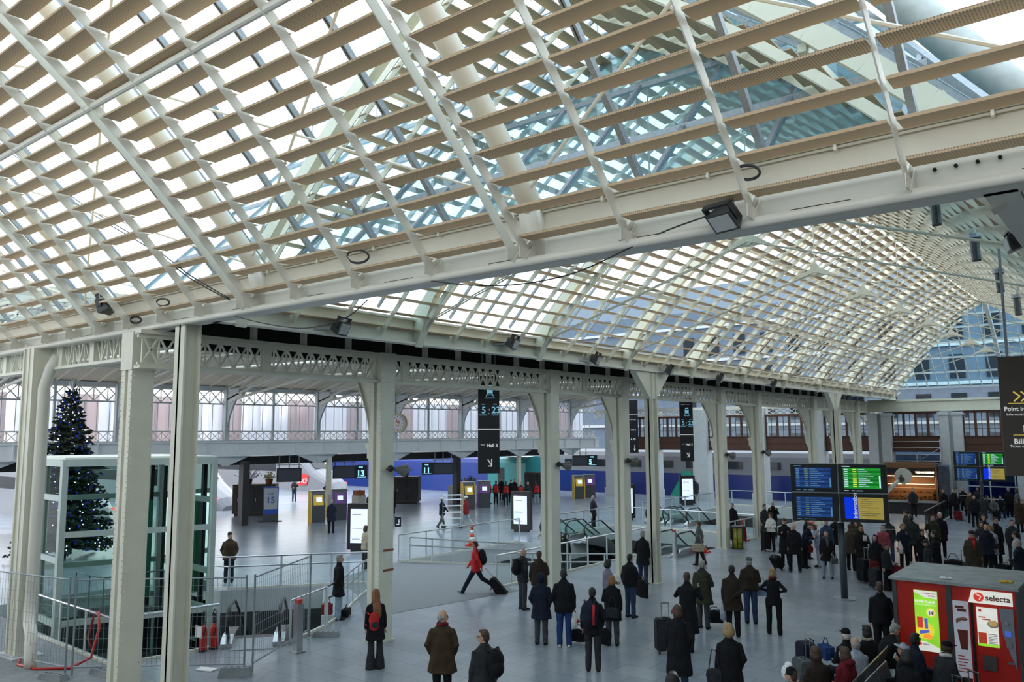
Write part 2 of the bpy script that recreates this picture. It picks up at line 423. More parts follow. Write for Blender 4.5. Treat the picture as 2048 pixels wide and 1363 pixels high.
for x in CX:
    for dx in ((-.1, .1) if x in CMAIN else (0,)):
        b.box(x+dx+.02, x+dx+.03, 8.0, 8.36, ZE+.06, ZE+.2); b.prism([(x+dx+.03, 8.1, ZE+.04), (x+dx+.03, 8.36, ZE+.1), (x+dx+.03, 8.36, ZE+.34)], (.012, 0, 0))
b.build('carrier_bracket', WHITE, bm)

# ---- far vault down the hall
XL, XRT = XR-HS, XR+HS
FM = [9.0+4.93*k for k in range(11)]
FC = [9.0+4.93*k/4 for k in range(4*10+5)]
far = thing('ceiling', 'long glazed barrel roof down the hall with rows of tan louvres', 'glazed roof', (XL, 9, ZE), kind='structure')
def hipY(s): return YEND-s*1.02
blades = []
for side in (1, -1):
    for i in range(NROW):
        s = srow(i); x = (XL+s) if side > 0 else (XRT-s)
        for j in range(len(FC)-1):
            y0, y1 = FC[j]+.04, FC[j+1]-.04
            if y1 > hipY(s): continue
            blades.append((side, x, y0, y1, ZE+PROF(s)))
def blade2(mb, side, x, y0, y1, z):
    mb.box(min(x, x-side*.25), max(x, x-side*.25), y0, y1, z, z+.014); return mb
vis = sorted([((inframe((x, (a+b_)/2, z)) or 1e9) if sd_ > 0 else 1e9, k) for k, (sd_, x, a, b_, z) in enumerate(blades)])
first = {k for d, k in vis[:96]}; rest = MB()
for k, q in enumerate(blades):
    if k in first: blade2(MB(), *q).build('louvre_blade', LOUVRE, far)
    else: blade2(rest, *q)
o = rest.build('louvre_blade', LOUVRE, far); tag(o, kind='stuff')
def sidept(side, dz, y):
    return lambda s, z: ((XL+s) if side > 0 else (XRT-s), y, ZE+z+dz)
def smax(y): return max(.2, min(HS, (YEND-y)/1.02))
car = MB()
for side in (1, -1):
    for y in FC:
        if y > YEND-.3: continue
        for dy in ((-.07, .07) if min(abs(y-m_) for m_ in FM) < .01 else (0,)):
            P = arc(sidept(side, .04, y+dy), n=9, s0=.1, s1=smax(y))
            for a, b_ in zip(P, P[1:]): car.bar(a, b_, .02, .12)
car.build('louvre_carrier', CREAM, far)
for y in FM:
    if y > YEND-1.5: continue
    mb = MB()
    for side in (1, -1):
        P = arc(sidept(side, .55, y), n=12, s1=smax(y))
        for a, b_ in zip(P, P[1:]): mb.bar(a, b_, .2, .26)
        mb.bar((P[0][0], y, ZE+.0), P[1], .23, .3)
    mb.build('main_rafter', CREAM, far)
gb = MB(); gs = MB()
for side in (1, -1):
    for y in [9+1.2325*k for k in range(43)]:
        if y > YEND-.4: continue
        P = arc(sidept(side, .8, y), n=8, s1=smax(y))
        for a, b_ in zip(P, P[1:]): gb.bar(a, b_, .05, .07)
    yy = [8.7+ (YEND-8.7)*k/24 for k in range(25)]
    for k in range(24):
        for q in range(10):
            s0, s1 = HS*q/10, HS*(q+1)/10
            if yy[k] > hipY(s0): continue
            ya, yb = min(yy[k+1], hipY(s0)), min(yy[k+1], hipY(s1)); y0 = min(yy[k], hipY(s1))
            X0, X1 = sidept(side, 0, 0)(s0, 0)[0], sidept(side, 0, 0)(s1, 0)[0]
            gs.quad((X0, yy[k], ZE+PROF(s0)+.86), (X0, ya, ZE+PROF(s0)+.86), (X1, yb, ZE+PROF(s1)+.86), (X1, y0, ZE+PROF(s1)+.86))
gb.build('glazing_bar', GALV, far); gs.build('glass_skin', GLASS, far)
rd = MB(); rd.tube([(XR, 9, ZE+PROF(HS)+.55), (XR, YEND-HS*1.02, ZE+PROF(HS)+.55)], .09, 10)
for s in (1.9, 3.9):
    for side in (1, -1): rd.bar((sidept(side, 0, 0)(s, 0)[0], 9, ZE+PROF(s)+.3), (sidept(side, 0, 0)(s, 0)[0], hipY(s), ZE+PROF(s)+.3), .1, .1)
rd.build('purlin', CREAM, far)
# tie rods, one star-plate node under the ridge in every main frame
for y in FM[1:10]:
    t = MB(); nd = (XR, y, 9.9)
    for dy in (-.05, .05):
        t.tube([(XL+.15, y+dy, ZE+.45), (nd[0], y+dy, nd[2])], .018, 6); t.tube([(XRT-.15, y+dy, ZE+.45), (nd[0], y+dy, nd[2])], .018, 6)
    t.tube([nd, (XR, y, ZE+PROF(HS)+.4)], .016, 6)
    for sx_ in (-1, 1): t.tube([nd, (XR+sx_*3.1, y, ZE+PROF(HS-3.1)+.4)], .014, 6)
    t.build('tie_rod', CREAM, far)
    t = MB(); zz = nd[2]
    t.prism([(XR-.55, y-.02, zz-.12), (XR+.55, y-.02, zz-.12), (XR+.16, y-.02, zz+.10), (XR, y-.02, zz+.34), (XR-.16, y-.02, zz+.10)], (0, .04, 0)); t.disc((XR, y, zz), (0, 1, 0), .1, .1, 12)
    t.build('node_plate', CREAM, far)
# hipped glass end
hp = MB(); hg = MB(); AP = Vector((XR, hipY(HS), ZE+PROF(HS)+.8))
def hippt(u, s):                                         # u = X position, s = way up
    return Vector((u, hipY(s), ZE+PROF(s)+.8))
for side in (1, -1):
    P = [hippt(XR-side*(HS-q*HS/8), q*HS/8) for q in range(9)]
    for a, b_ in zip(P, P[1:]): hp.bar(a, b_, .18, .2)
for k in range(-10, 11):
    u = XR+k*.64; sm = HS-abs(k)*.64
    if sm < .2: continue
    P = [hippt(u, sm*q/6) for q in range(7)]
    for a, b_ in zip(P, P[1:]): hp.bar(a, b_, .2 if k == 0 else .06, .24 if k == 0 else .08)
for s in (0, .9, 1.8, 2.8, 3.8, 4.7):
    hp.bar(hippt(XR-HS+s, s), hippt(XR+HS-s, s), .08, .14)
hp.build('hip_frame', GREYP, far)
for q in range(8):
    s0, s1 = HS*q/8, HS*(q+1)/8; hg.quad(hippt(XR-HS+s0, s0), hippt(XR+HS-s0, s0), hippt(XR+HS-s1, s1), hippt(XR-HS+s1, s1))
hg.build('hip_glass', GLASSB, far)
# edge beams of the far vault
for side, lab in ((1, 'cream edge beam along the louvred roof above the colonnade'), (-1, 'cream edge beam on the side of the hall away from the tracks')):
    x = XL if side > 0 else XRT
    t = thing('beam', lab, 'beam', (x, 9, ZE), kind='structure')
    b = MB(); b.box(x-.05, x+.05, 8.5, YEND, ZE+.03, ZE+.62); b.build('web', CREAM, t)
    b = MB(); b.box(x-.14, x+.14, 8.5, YEND, ZE, ZE+.05); b.box(x-.14, x+.14, 8.5, YEND, ZE+.58, ZE+.63); b.build('flange', WHITE, t)
# low steep glass gable seen through the near roof, with its rooftop walkway
ga = thing('roof', 'blue glass roof slope with rooftop handrail outside the near vault', 'glass roof', (-10, 9, 8.1), kind='structure')
G0, G1 = (9.1, 8.35), (14.6, 14.0)
g = MB(); g.quad((-19, *G0), (-1.0, *G0), (-4.7, *G1), (-19, *G1)); g.quad((-1.0, *G0), (-1.0, 20, 8.35), (-4.7, 17, 13.9), (-4.7, *G1)); g.build('glass_skin', GLASSGB, ga)
g = MB()
def gp(x, t): return (x, G0[0]+(G1[0]-G0[0])*t, G0[1]+(G1[1]-G0[1])*t)
for x in np.arange(-19, -1.1, 1.55):
    tm = 1.0 if x < -4.7 else (-1.0-x)/3.7
    g.bar(gp(x, 0), gp(x, tm), .07, .09)
for t_ in (0, .22, .5, .78, 1.0): g.bar(gp(-19, t_), gp(-1.0-3.7*t_, t_), .07, .1)
g.bar(gp(-1.0, 0), gp(-4.7, 1), .1, .1); g.build('frame', GALV, ga)
g = MB()
for k in (.45, .95): g.tube([(-19, 14.3, 13.9+k), (-4.7, 14.3, 13.9+k)], .022, 6)
for x in np.arange(-19, -4.6, 1.43): g.tube([(x, 14.3, 13.85), (x, 14.3, 14.87)], .02, 6)
g.box(-19, -4.7, 14.3, 15.0, 13.86, 13.9); g.build('walkway_rail', GALV, ga)
# curved roof rib of the neighbouring building high on the outside
g = MB(); P = [at_y(px, py, 11.6) for px, py in ((1640, -90), (1760, -30), (1850, 40), (1930, 105), (2000, 165), (2110, 250))]
g.tube(P, .42, 12, flat=.6); o = g.build('roof', mat('zinc', (.42, .44, .43), .6, var=.1), smooth=True); tag(o, 'broad grey curved roof rib outside above the blue glass slope', 'roof rib', kind='structure')

# ================================================================ 3. COLONNADE
tr = thing('beam', 'cream lattice girder running along the head of the colonnade', 'lattice girder', (-16, 8, 6.6), kind='structure')
b = MB(); b.box(-16.12, -15.88, 7.9, YEND, 7.28, 7.36); b.box(-16.12, -15.88, 7.9, YEND, 6.58, 6.64); b.box(-16.03, -15.97, 7.9, YEND, 7.2, 7.3); b.box(-16.03, -15.97, 7.9, YEND, 6.62, 6.7)
b.build('chord', CREAM, tr)
b = MB(); lattice(b, (-16, 8.0), (-16, YEND), 6.68, 7.25, 150, .05, .03)
b.build('lattice', CREAM, tr)
b = MB()
for y in np.arange(9.2, YEND, 1.38): b.box(-16.09, -15.95, y-.05, y+.05, 7.36, 7.92)
b.build('stub_post', CREAM, tr)
b = MB()
for y in np.arange(10.9, YEND, 4.4): b.box(-16.05, -15.95, y-.12, y+.12, 6.64, 7.28)
b.build('stiffener_plate', CREAM, tr)
g = MB(); g.box(-17.6, -14.35, 8.5, YEND, 7.92, 8.0); g.box(-17.4, -17.2, 8.6, YEND, 7.2, 7.95)
o = g.build('roof', VOID); tag(o, 'gutter and soffit coloured black as the dark gap above the lattice girder', 'gutter', kind='structure')  # shade of the void over the girder is painted in as near-black
tr = thing('beam', 'cream lattice girder with fan bars near the lift tower', 'lattice girder', (-17, 8.5, 6.9), kind='structure')
b = MB(); b.box(-32, -16.8, 8.42, 8.66, 6.86, 6.93); b.box(-32, -16.8, 8.42, 8.66, 7.5, 7.58); b.build('chord', CREAM, tr)
b = MB(); lattice(b, (-16.9, 8.54), (-32, 8.54), 6.93, 7.5, 26, .06, .03, star=True); b.build('lattice', CREAM, tr)
b = MB()
for x in (-19.3, -21.0, -24.5, -27.6): b.box(x-.1, x+.1, 8.46, 8.62, 6.9, 7.55)
b.build('stiffener_plate', CREAM, tr)

def riveted(x, y, lab, base=0.0, rivets=False, bracket=True):
    t = thing('riveted_column', lab, 'column', (x, y, base), group=None)
    b = MB(); b.box(x-.22, x-.06, y-.24, y+.24, base, 6.6); b.box(x-.06, x+.06, y-.17, y+.17, base, 6.6); b.box(x+.06, x+.22, y-.24, y+.24, base, 6.6)
    b.box(x-.24, x+.24, y-.26, y+.26, 6.58, 7.36)
    b.build('shaft', CREAM, t)
    if rivets:
        b = MB()
        for z in np.arange(base+.1, 7.2, .12):
            for sx_ in (-.19, .19):
                b.ball((x+sx_, y-.245, z), .014, n=6, m=4)
            b.ball((x+.225, y-.19, z), .014, n=6, m=4); b.ball((x+.225, y+.19, z), .014, n=6, m=4)
        b.build('rivet_rows', CREAM, t)
    if bracket:
        b = MB(); pts = [(x-.22, 6.62), (x-.85, 6.62)]
        for q in range(9):
            a = q/8; pts.append((x-.80+.48*math.sin(a*math.pi/2), 6.55-1.55*a))
        pts.append((x-.22, 5.0))
        b.prism([(p, y-.09, z) for p, z in pts], (0, .18, 0))
        for (p0, z0), (p1, z1) in zip(pts[1:-1], pts[2:]): b.bar((p0, y, z0), (p1, y, z1), .3, .03, up=(1, 0, .01))
        b.build('arched_bracket', CREAM, t)
        b = MB(); b.box(x-.42, x-.2, y-.2, y+.2, 4.86, 5.0); b.box(x-.38, x-.2, y-.17, y+.17, 4.6, 4.86); b.prism([(x-.36, y-.15, 4.6), (x-.2, y-.15, 4.6), (x-.2, y-.15, 4.2)], (0, .3, 0)); b.build('corbel', CREAM, t)
    b = MB(); b.box(x-.27, x+.27, y-.29, y+.29, base, base+.05); b.build('base_plate', CREAM, t)
    return t
riveted(-16.62, 8.25, 'thick riveted cream column beside the glass lift, nearest of the riveted ones', rivets=True, bracket=False)
#cb = MB(); cb.prism([(-16.85+.0, 8.5, 7.3), (-16.85, 8.5, 6.9)] + [(-17.0+.0-.0*q, 8.5+1.15*math.cos(q*math.pi/16)-.15*0, 5.2+1.7*math.sin(q*math.pi/16)) for q in range(9)][::-1][:1], (.2, 0, 0))
for y, lab in ((14.5, 'riveted cream column with rust-stained bands behind the long-haired woman'), (22.0, 'riveted cream column next to the hanging sign pointing to hall 3'),
               (26.6, 'riveted cream column next to the woman in the patterned coat'), (35.4, 'riveted cream column beside the yellow litter bin'),
               (39.8, 'riveted cream column between the two traffic cones'), (48.2, 'riveted cream column half hidden by the departure screens'),
               (52.8, 'riveted cream column just past the departure screens'), (57.0, 'riveted cream column close to the end wall'), (61.2, 'riveted cream column in the far corner of the hall')):
    t = riveted(-16.0, y, lab, rivets=(y < 15))
    if y < 15:
        b = MB()
        for z in (1.75, 2.25): b.box(-16.23, -15.765, 14.4, 14.75, z, z+.05)
        tag(b.build('rust_band', mat('rust', (.25, .09, .04), .8, var=.3), t), 'rusty strap')

def hcol(x, y, lab, top=ZE, w=.34, d=.34, cap=False, face='y'):
    t = thing('steel_column', lab, 'column', (x, y, 0))
    b = MB()
    b.box(x-w/2, x+w/2, y-d/2, y-d/2+.04, 0, top); b.box(x-w/2, x+w/2, y+d/2-.04, y+d/2, 0, top); b.box(x-.03, x+.03, y-d/2, y+d/2, 0, top)
    if not cap and w > .5: pass
    b.build('shaft', CREAM, t)
    b = MB(); b.box(x-w/2-.06, x+w/2+.06, y-d/2-.06, y+d/2+.06, 0, .03); b.build('base_plate', CREAM, t)
    if cap:
        b = MB(); b.prism([(x-.12, y-1.25, ZE), (x-.12, y+1.25, ZE), (x-.12, y+.22, 6.45), (x-.12, y-.22, 6.45)], (.24, 0, 0)); b.build('triangular_head', CREAM, t)
    return t
hcol(-15.0, 8.42, 'slim cream steel column where the two roof beams meet', w=.36, d=.36)
hcol(-14.3, 25.85, 'slim cream column with a triangular head beside the man in the long black coat', cap=True)
hcol(-14.2, 46.5, 'slim cream column with a triangular head above the departure screens', cap=True)
# wide column at the far left with its downpipe
t = thing('steel_column', 'broad cream steel column at the mesh fence with a downpipe on its flank', 'column', (-21.9, 8.3, 0))
b = MB(); b.box(-22.22, -22.16, 8.08, 8.52, 0, ZE); b.box(-22.16, -21.62, 8.12, 8.2, 0, ZE); b.box(-21.64, -21.58, 8.08, 8.52, 0, ZE); b.box(-21.95, -21.9, 8.1, 8.5, 0, ZE)
b.build('shaft', CREAM, t)
b = MB(); b.box(-22.4, -21.4, 7.95, 8.65, 0, .04); b.build('base_plate', GREYP, t)
b = MB(); P = [(-21.2, 8.5, 7.2), (-21.35, 8.4, 6.9), (-21.42, 8.3, 6.4), (-21.42, 8.3, 1.6), (-21.42, 8.28, 1.15), (-21.2, 8.2, .85), (-20.8, 8.1, .72), (-20.55, 8.02, .5), (-20.48, 8.0, .2), (-20.48, 8.0, 0)]
b.tube(P, .135, 14); b.build('downpipe', WHITE, t, smooth=True)
b = MB(); b.bar((-22.6, 8.3, ZE+.15), (-22.15, 8.3, 6.7), .1, .12); b.build('knee_brace', WHITE, t)
# ================================================================ 4. WALLS, END WALL, PLATFORM SIDE
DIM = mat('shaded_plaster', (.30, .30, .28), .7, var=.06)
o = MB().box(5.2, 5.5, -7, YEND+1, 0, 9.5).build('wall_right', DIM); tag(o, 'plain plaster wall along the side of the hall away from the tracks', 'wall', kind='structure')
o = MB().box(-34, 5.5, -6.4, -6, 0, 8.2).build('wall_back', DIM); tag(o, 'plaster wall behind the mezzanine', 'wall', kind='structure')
o = MB().box(-.85, 5.4, 8.7, YEND, 7.5, 7.9).build('roof', mat('navy_soffit', (.03, .035, .045), .6)); tag(o, 'dark soffit over the side aisle', 'soffit', kind='structure')
# end wall: stone piers, brown joinery band, windows above it
PXP = [(1215, 1232), (1297, 1319), (1389, 1418), (1507, 1533), (1630, 1652), (1741, 1787), (1884, 1930), (2032, 2080), (2180, 2230)]
PIER = [tuple(at_y(p, 900, YEND).x for p in q) for q in PXP]
w = thing('wall_end', 'end wall of white stone piers with brown window joinery between them', 'wall', (-20, YEND, 0), kind='structure')
for i, (x0, x1) in enumerate(PIER):
    b = MB(); yo = -.35
    if i in (5, 6, 7, 8):
        m_ = (x0+x1)/2
        b.box(x0, m_-.12, YEND+yo, YEND+.6, 0, 6.35); b.box(m_+.12, x1, YEND+yo, YEND+.6, 0, 6.35); b.box(m_-.13, m_+.13, YEND-.1, YEND+.6, 0, 6.5)
        b.box(x0-.08, m_-.1, YEND+yo-.08, YEND+.6, 6.35, 6.55); b.box(m_+.1, x1+.08, YEND+yo-.08, YEND+.6, 6.35, 6.55)
        b.box(x0-.06, x1+.06, YEND+yo-.06, YEND+.6, 0, .5)
    else:
        b.box(x0, x1, YEND+yo, YEND+.6, 0, 7.1); b.box(x0-.07, x1+.07, YEND+yo-.07, YEND+.6, 0, .7)
    b.build('pier', STONE, w)
b = MB(); xm = PIER[5][0]
b.box(xm, 5.2, YEND-.1, YEND+.6, 6.62, 7.45); b.box(xm, 5.2, YEND-.2, YEND-.1, 7.3, 7.45); b.box(xm, 5.2, YEND-.14, YEND-.1, 6.62, 6.72)
b.build('cornice', CREAM, w)
b = MB(); b.box(XF(YEND), xm, YEND-.05, YEND+.1, 7.05, 7.3); b.box(XF(YEND), xm, YEND-.02, YEND+.06, 6.62, 6.68)
lattice(b, (XF(YEND), YEND), (xm, YEND), 6.68, 7.05, 40, .06, .04); b.build('lattice_band', WHITE, w)
PANE = glass('window_pane', (.85, .92, .95), .2, opac=.25, oc=(.6, .62, .62))
BROWND = mat('brown_panel_recess', (.045, .018, .012), .6)
for i in range(len(PIER)-1):
    x0, x1 = PIER[i][1], PIER[i+1][0]; L = x1-x0
    win = thing('window_%d' % (i+1), 'brown wooden window in the end wall, bay %s' % ['beside the footbridge', 'between the first white piers', 'behind the hanging signs', 'behind the litter bin', 'over the silver and blue train', 'half hidden by the far columns', 'above the bakery stall', 'behind the second departure screens'][i], 'window', (x0, YEND, 3.9), kind='structure')
    b = MB(); b.box(x0, x1, YEND-.02, YEND+.12, 3.92, 4.95); pb = b.build('panel_band', BROWNW, win)
    b = MB(); b.box(x0, x1, YEND-.05, YEND-.02, 4.42, 4.46); b.box(x0, x1, YEND-.06, YEND-.02, 3.9, 3.97); b.box(x0, x1, YEND-.06, YEND-.02, 4.9, 4.97); b.build('moulding', BROWND, pb)
    b = MB(); b.box(x0, x1, YEND-.04, YEND+.12, 6.46, 6.62)
    nl = 4; 
    for k in range(nl+1): b.box(x0+L*k/nl-.07, x0+L*k/nl+.07, YEND-.04, YEND+.12, 4.95, 6.5)
    wf = b.build('window_frame', BROWNW, win)
    b = MB()
    for k in range(nl):
        xc = x0+L*(k+.5)/nl; b.box(xc-.015, xc+.015, YEND, YEND+.05, 4.95, 6.5)
        for z in (5.45, 5.97): b.box(x0+L*k/nl, x0+L*(k+1)/nl, YEND, YEND+.05, z-.015, z+.015)
    b.build('glazing_bar', BROWND, wf)
    b = MB(); b.quad((x0, YEND+.06, 4.95), (x1, YEND+.06, 4.95), (x1, YEND+.06, 6.5), (x0, YEND+.06, 6.5)); b.build('window_pane', PANE, wf)
# glazed shop fronts / screens below the joinery in the main hall
sf = MB(); xa, xb = PIER[5][1], PIER[8][0]
sf.quad((xa, YEND+.2, .0), (xb, YEND+.2, .0), (xb, YEND+.2, 3.9), (xa, YEND+.2, 3.9))
o = sf.build('window_20', glass('shop_glass', (.10, .17, .28), .3)); tag(o, 'dark blue glazed screen below the brown joinery at the hall end', 'glass screen', kind='structure')
sf = MB()
for z in (.9, 1.7, 3.1): sf.box(xa, xb, YEND+.1, YEND+.18, z, z+.06)
for x in np.arange(xa, xb, 1.4): sf.box(x, x+.06, YEND+.1, YEND+.2, 0, 3.9)
o = sf.build('trim_5', GREYP); tag(o, 'slim transoms of the glazed screen at the hall end', 'trim', kind='structure')
# building behind the end wall, seen through the hip glass
bl = thing('building', 'tall stone building with rows of windows behind the glazed hall end', 'building', (0, 84, 0))
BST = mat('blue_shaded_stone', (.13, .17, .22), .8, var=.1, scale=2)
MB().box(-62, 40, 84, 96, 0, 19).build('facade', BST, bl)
for k in range(22):
    x = -42+3*k
    for z in (3, 6.6, 10.2, 13.8): MB().box(x, x+1.3, 83.9, 84.05, z, z+2.2).build('window', GLASSD, bl)
b = MB()
for z in (2.4, 6.0, 9.6, 13.2, 17): b.box(-62, 40, 83.7, 84, z, z+.3)
b.build('string_course', STONE, bl)
MB().prism([(-62, 84, 19), (-62, 96, 19), (-62, 90, 23)], (102, 0, 0)).build('roof', GAL_ROOF, bl)

# ---- platform hall roof between the colonnade and the facade
RU = mat('roof_boards', (.74, .64, .52), .8, var=.15, scale=9)
pr = thing('ceiling', 'boarded curved roof with pale ribs over the platform concourse', 'roof', (-30, 30, 8), kind='structure')
YA, YB = 9.2, YEND
def pp(t, Y, dz=0.0):
    xf = XF(Y)-.3; X = xf+(-17.6-xf)*t
    return (X, Y, 8.05+1.75*math.sin(math.pi*t)**.8+.1*t+dz)
ys = [YA+(YB-YA)*k/10 for k in range(11)]; NT = 12
b = MB()
SKY0, SKY1 = 5, 11                                      # strip of skylight between these steps
for k in range(10):
    for q in range(NT):
        if not SKY0 <= q < SKY1: b.quad(pp(q/NT, ys[k]), pp((q+1)/NT, ys[k]), pp((q+1)/NT, ys[k+1]), pp(q/NT, ys[k+1]))
b.build('boarding', RU, pr)
b = MB()
for k in range(10):
    for q in range(SKY0, SKY1): b.quad(pp(q/NT, ys[k]), pp((q+1)/NT, ys[k]), pp((q+1)/NT, ys[k+1]), pp(q/NT, ys[k+1]))
b.build('skylight', GLASS, pr)
b = MB()
for k in range(10):
    for q in [q for q in range(NT) if not SKY0 <= q < SKY1]: b.quad(pp(q/NT, ys[k], .25), pp(q/NT, ys[k+1], .25), pp((q+1)/NT, ys[k+1], .25), pp((q+1)/NT, ys[k], .25))
b.build('slate_covering', GAL_ROOF, pr)
b = MB(); RIB = mat('rib_paint', (.85, .78, .64), .6)
Y = YA+.3
while Y < YB:
    for q in range(NT): b.bar(pp(q/NT, Y, -.04), pp((q+1)/NT, Y, -.04), .08, .1)
    Y += 1.0
b.build('rafter', RIB, pr)
b = MB()
for t in (.0, .12, .26, .42, .6, .8):
    for k in range(10): b.bar(pp(t, ys[k], -.12), pp(t, ys[k+1], -.12), .14, .2)
b.build('purlin', WHITE, pr)
# trusses of the platform hall with white tie rods
for n, Y in enumerate([10.5, 14.5, 20.5, 26.5, 32.5, 38.5, 44.5, 50.5, 56.5]):
    b = MB()
    for q in range(6):
        b.bar(pp(q/8, Y, -.22), pp((q+1)/8, Y, -.22), .12, .1); b.bar(pp(q/8, Y, -.85), pp((q+1)/8, Y, -.8), .12, .08)
        b.bar(pp(q/8, Y, -.22), pp((q+1)/8, Y, -.8), .05, .05); b.bar(pp(q/8, Y, -.85), pp((q+1)/8, Y, -.22), .05, .05)
    b.build('truss', WHITE, pr)
    b = MB(); X0 = XF(Y); nd = (X0+8.0, Y, 8.35)
    b.tube([(X0+1.0, Y, 7.35), nd], .075, 8); b.tube([nd, (-17.2, Y, 8.0)], .055, 8); b.tube([nd, (nd[0], Y, 9.7)], .05, 8)
    b.ball(nd, .12); b.bar((X0+.5, Y, 7.15), (X0+1.8, Y, 7.62), .22, .12); b.build('tie_rod', WHITE, pr)

# ---- far facade: posts, lattice band, clear-white panels, footbridge
fa = thing('wall_left', 'glazed facade of tall pale panels behind the footbridge', 'wall', (XF(30), 30, 4), kind='structure')
def fp(Y, off=0.0): return (XF(Y)+off, Y)
YF0, YF1 = 9.0, YEND
b = MB()
for z0, z1 in ((7.86, 8.1), (7.04, 7.12), (5.45, 5.52), (4.9, 4.98)): b.hexa([(*fp(YF0, -.08), z0), (*fp(YF0, .08), z0), (*fp(YF1, .08), z0), (*fp(YF1, -.08), z0), (*fp(YF0, -.08), z1), (*fp(YF0, .08), z1), (*fp(YF1, .08), z1), (*fp(YF1, -.08), z1)])
b.build('rail', GREYP, fa)
b = MB(); lattice(b, fp(YF0), fp(YF1), 7.12, 7.86, 74, .06, .05); b.build('lattice_band', WHITE, fa)
b = MB(); lattice(b, fp(YF0), fp(YF1), 4.98, 5.45, 110, .035, .03); b.build('balustrade', WHITE, fa)
PW = glass('white_sheet', (.95, .95, .98), .1, opac=.85, oc=(.85, .87, .92)); PP = glass('pinkish_sheet', (.9, .8, .8), .1, opac=.9, oc=(.66, .60, .62))
random.seed(4); b1 = MB(); b2 = MB(); bb = MB(); Y = YF0
k = 0
while Y < YF1-.5:
    q = (b2 if math.sin(k*.9)+random.uniform(-.7, .7) > .35 else b1)
    q.hexa([(*fp(Y, -1.2), 4.6), (*fp(Y+.02, -1.17-.1*(k % 2)), 4.6), (*fp(Y+.6, -1.17), 4.6), (*fp(Y+.6, -1.2), 4.6), (*fp(Y, -1.2), 7.5), (*fp(Y+.02, -1.17-.1*(k % 2)), 7.5), (*fp(Y+.6, -1.17), 7.5), (*fp(Y+.6, -1.2), 7.5)])
    bb.bar((*fp(Y), 5.5), (*fp(Y), 7.06), .03, .04)
    Y += .62; k += 1
b1.build('white_panel', PW, fa); b2.build('pink_panel', PP, fa); bb.build('glazing_bar', GREYP, fa)
for n, Y in enumerate([10.5, 14.5, 20.5, 26.5, 32.5, 38.5, 44.5, 50.5, 56.5]):
    b = MB(); x, y = fp(Y, .15)
    b.box(x-.14, x+.14, y-.14, y+.14, 3.6, 8.0)
    pts = [(x+.1, 7.95), (x+1.3, 7.95)]+[(x+.15+1.05*(1-math.sin(a*math.pi/16)), 7.6-2.1*(a/8)) for a in range(9)]+[(x+.1, 5.3)]
    b.prism([(p, y-.06, z) for p, z in pts], (0, .12, 0))
    b.prism([(x, y-1.6, 4.05), (x, y+1.6, 4.05), (x, y+.12, 3.5), (x, y-.12, 3.5)], (.12, 0, 0))
    b.build('post', GREYP, fa)
for n, Y in enumerate([17.5, 23.5, 29.5, 35.5, 41.5, 47.5, 53.5]):
    b = MB(); x, y = fp(Y, .05); b.box(x-.06, x+.06, y-.06, y+.06, 4.9, 8.0); b.build('mullion', GREYP, fa)
BRG = mat('bridge_paint', (.80, .83, .85), .5, var=.04)
fb = thing('footbridge', 'pale grey steel footbridge girder spanning the platform heads', 'footbridge', (XF(30)+.4, 30, 4), kind='structure')
b = MB(); b.hexa([(*fp(YF0, .3), 4.1), (*fp(YF0, .36), 4.1), (*fp(YF1, .36), 4.1), (*fp(YF1, .3), 4.1), (*fp(YF0, .3), 4.85), (*fp(YF0, .36), 4.85), (*fp(YF1, .36), 4.85), (*fp(YF1, .3), 4.85)]); b.build('web', BRG, fb)
b = MB()
for z0, z1 in ((4.05, 4.13), (4.83, 4.93)): b.hexa([(*fp(YF0, -.8), z0), (*fp(YF0, .5), z0), (*fp(YF1, .5), z0), (*fp(YF1, -.8), z0), (*fp(YF0, -.8), z1), (*fp(YF0, .5), z1), (*fp(YF1, .5), z1), (*fp(YF1, -.8), z1)])
b.build('flange', BRG, fb)
b = MB(); Y = YF0+1
while Y < YF1: b.box(fp(Y)[0]+.36, fp(Y)[0]+.46, Y-.04, Y+.04, 4.1, 4.85); Y += 1.9
b.build('stiffener', BRG, fb)
# dark platform canopy with its posts behind the footbridge
cn = thing('canopy', 'dark platform canopy beneath the footbridge', 'canopy', (XF(30)-3, 30, 3.7), kind='structure')
b = MB()
for (ya, yb) in ((12, 57),): b.hexa([(*fp(ya, -7), 3.5), (*fp(ya, -.85), 3.5), (*fp(yb, -.85), 3.5), (*fp(yb, -7), 3.5), (*fp(ya, -7), 4.0), (*fp(ya, -.85), 4.0), (*fp(yb, -.85), 4.0), (*fp(yb, -7), 4.0)])
b.build('canopy_roof', DARK, cn)
for Y in (27.8, 44.2): b = MB(); x, y = fp(Y); b.box(x-.22, x+.22, y-.22, y+.22, 0, 3.7); b.build('post', DARK, cn)
for Y in (33.5, 50.6): b = MB(); x, y = fp(Y); b.box(x-.13, x+.13, y-.13, y+.13, 0, 4.1); b.build('post', CREAM, cn)

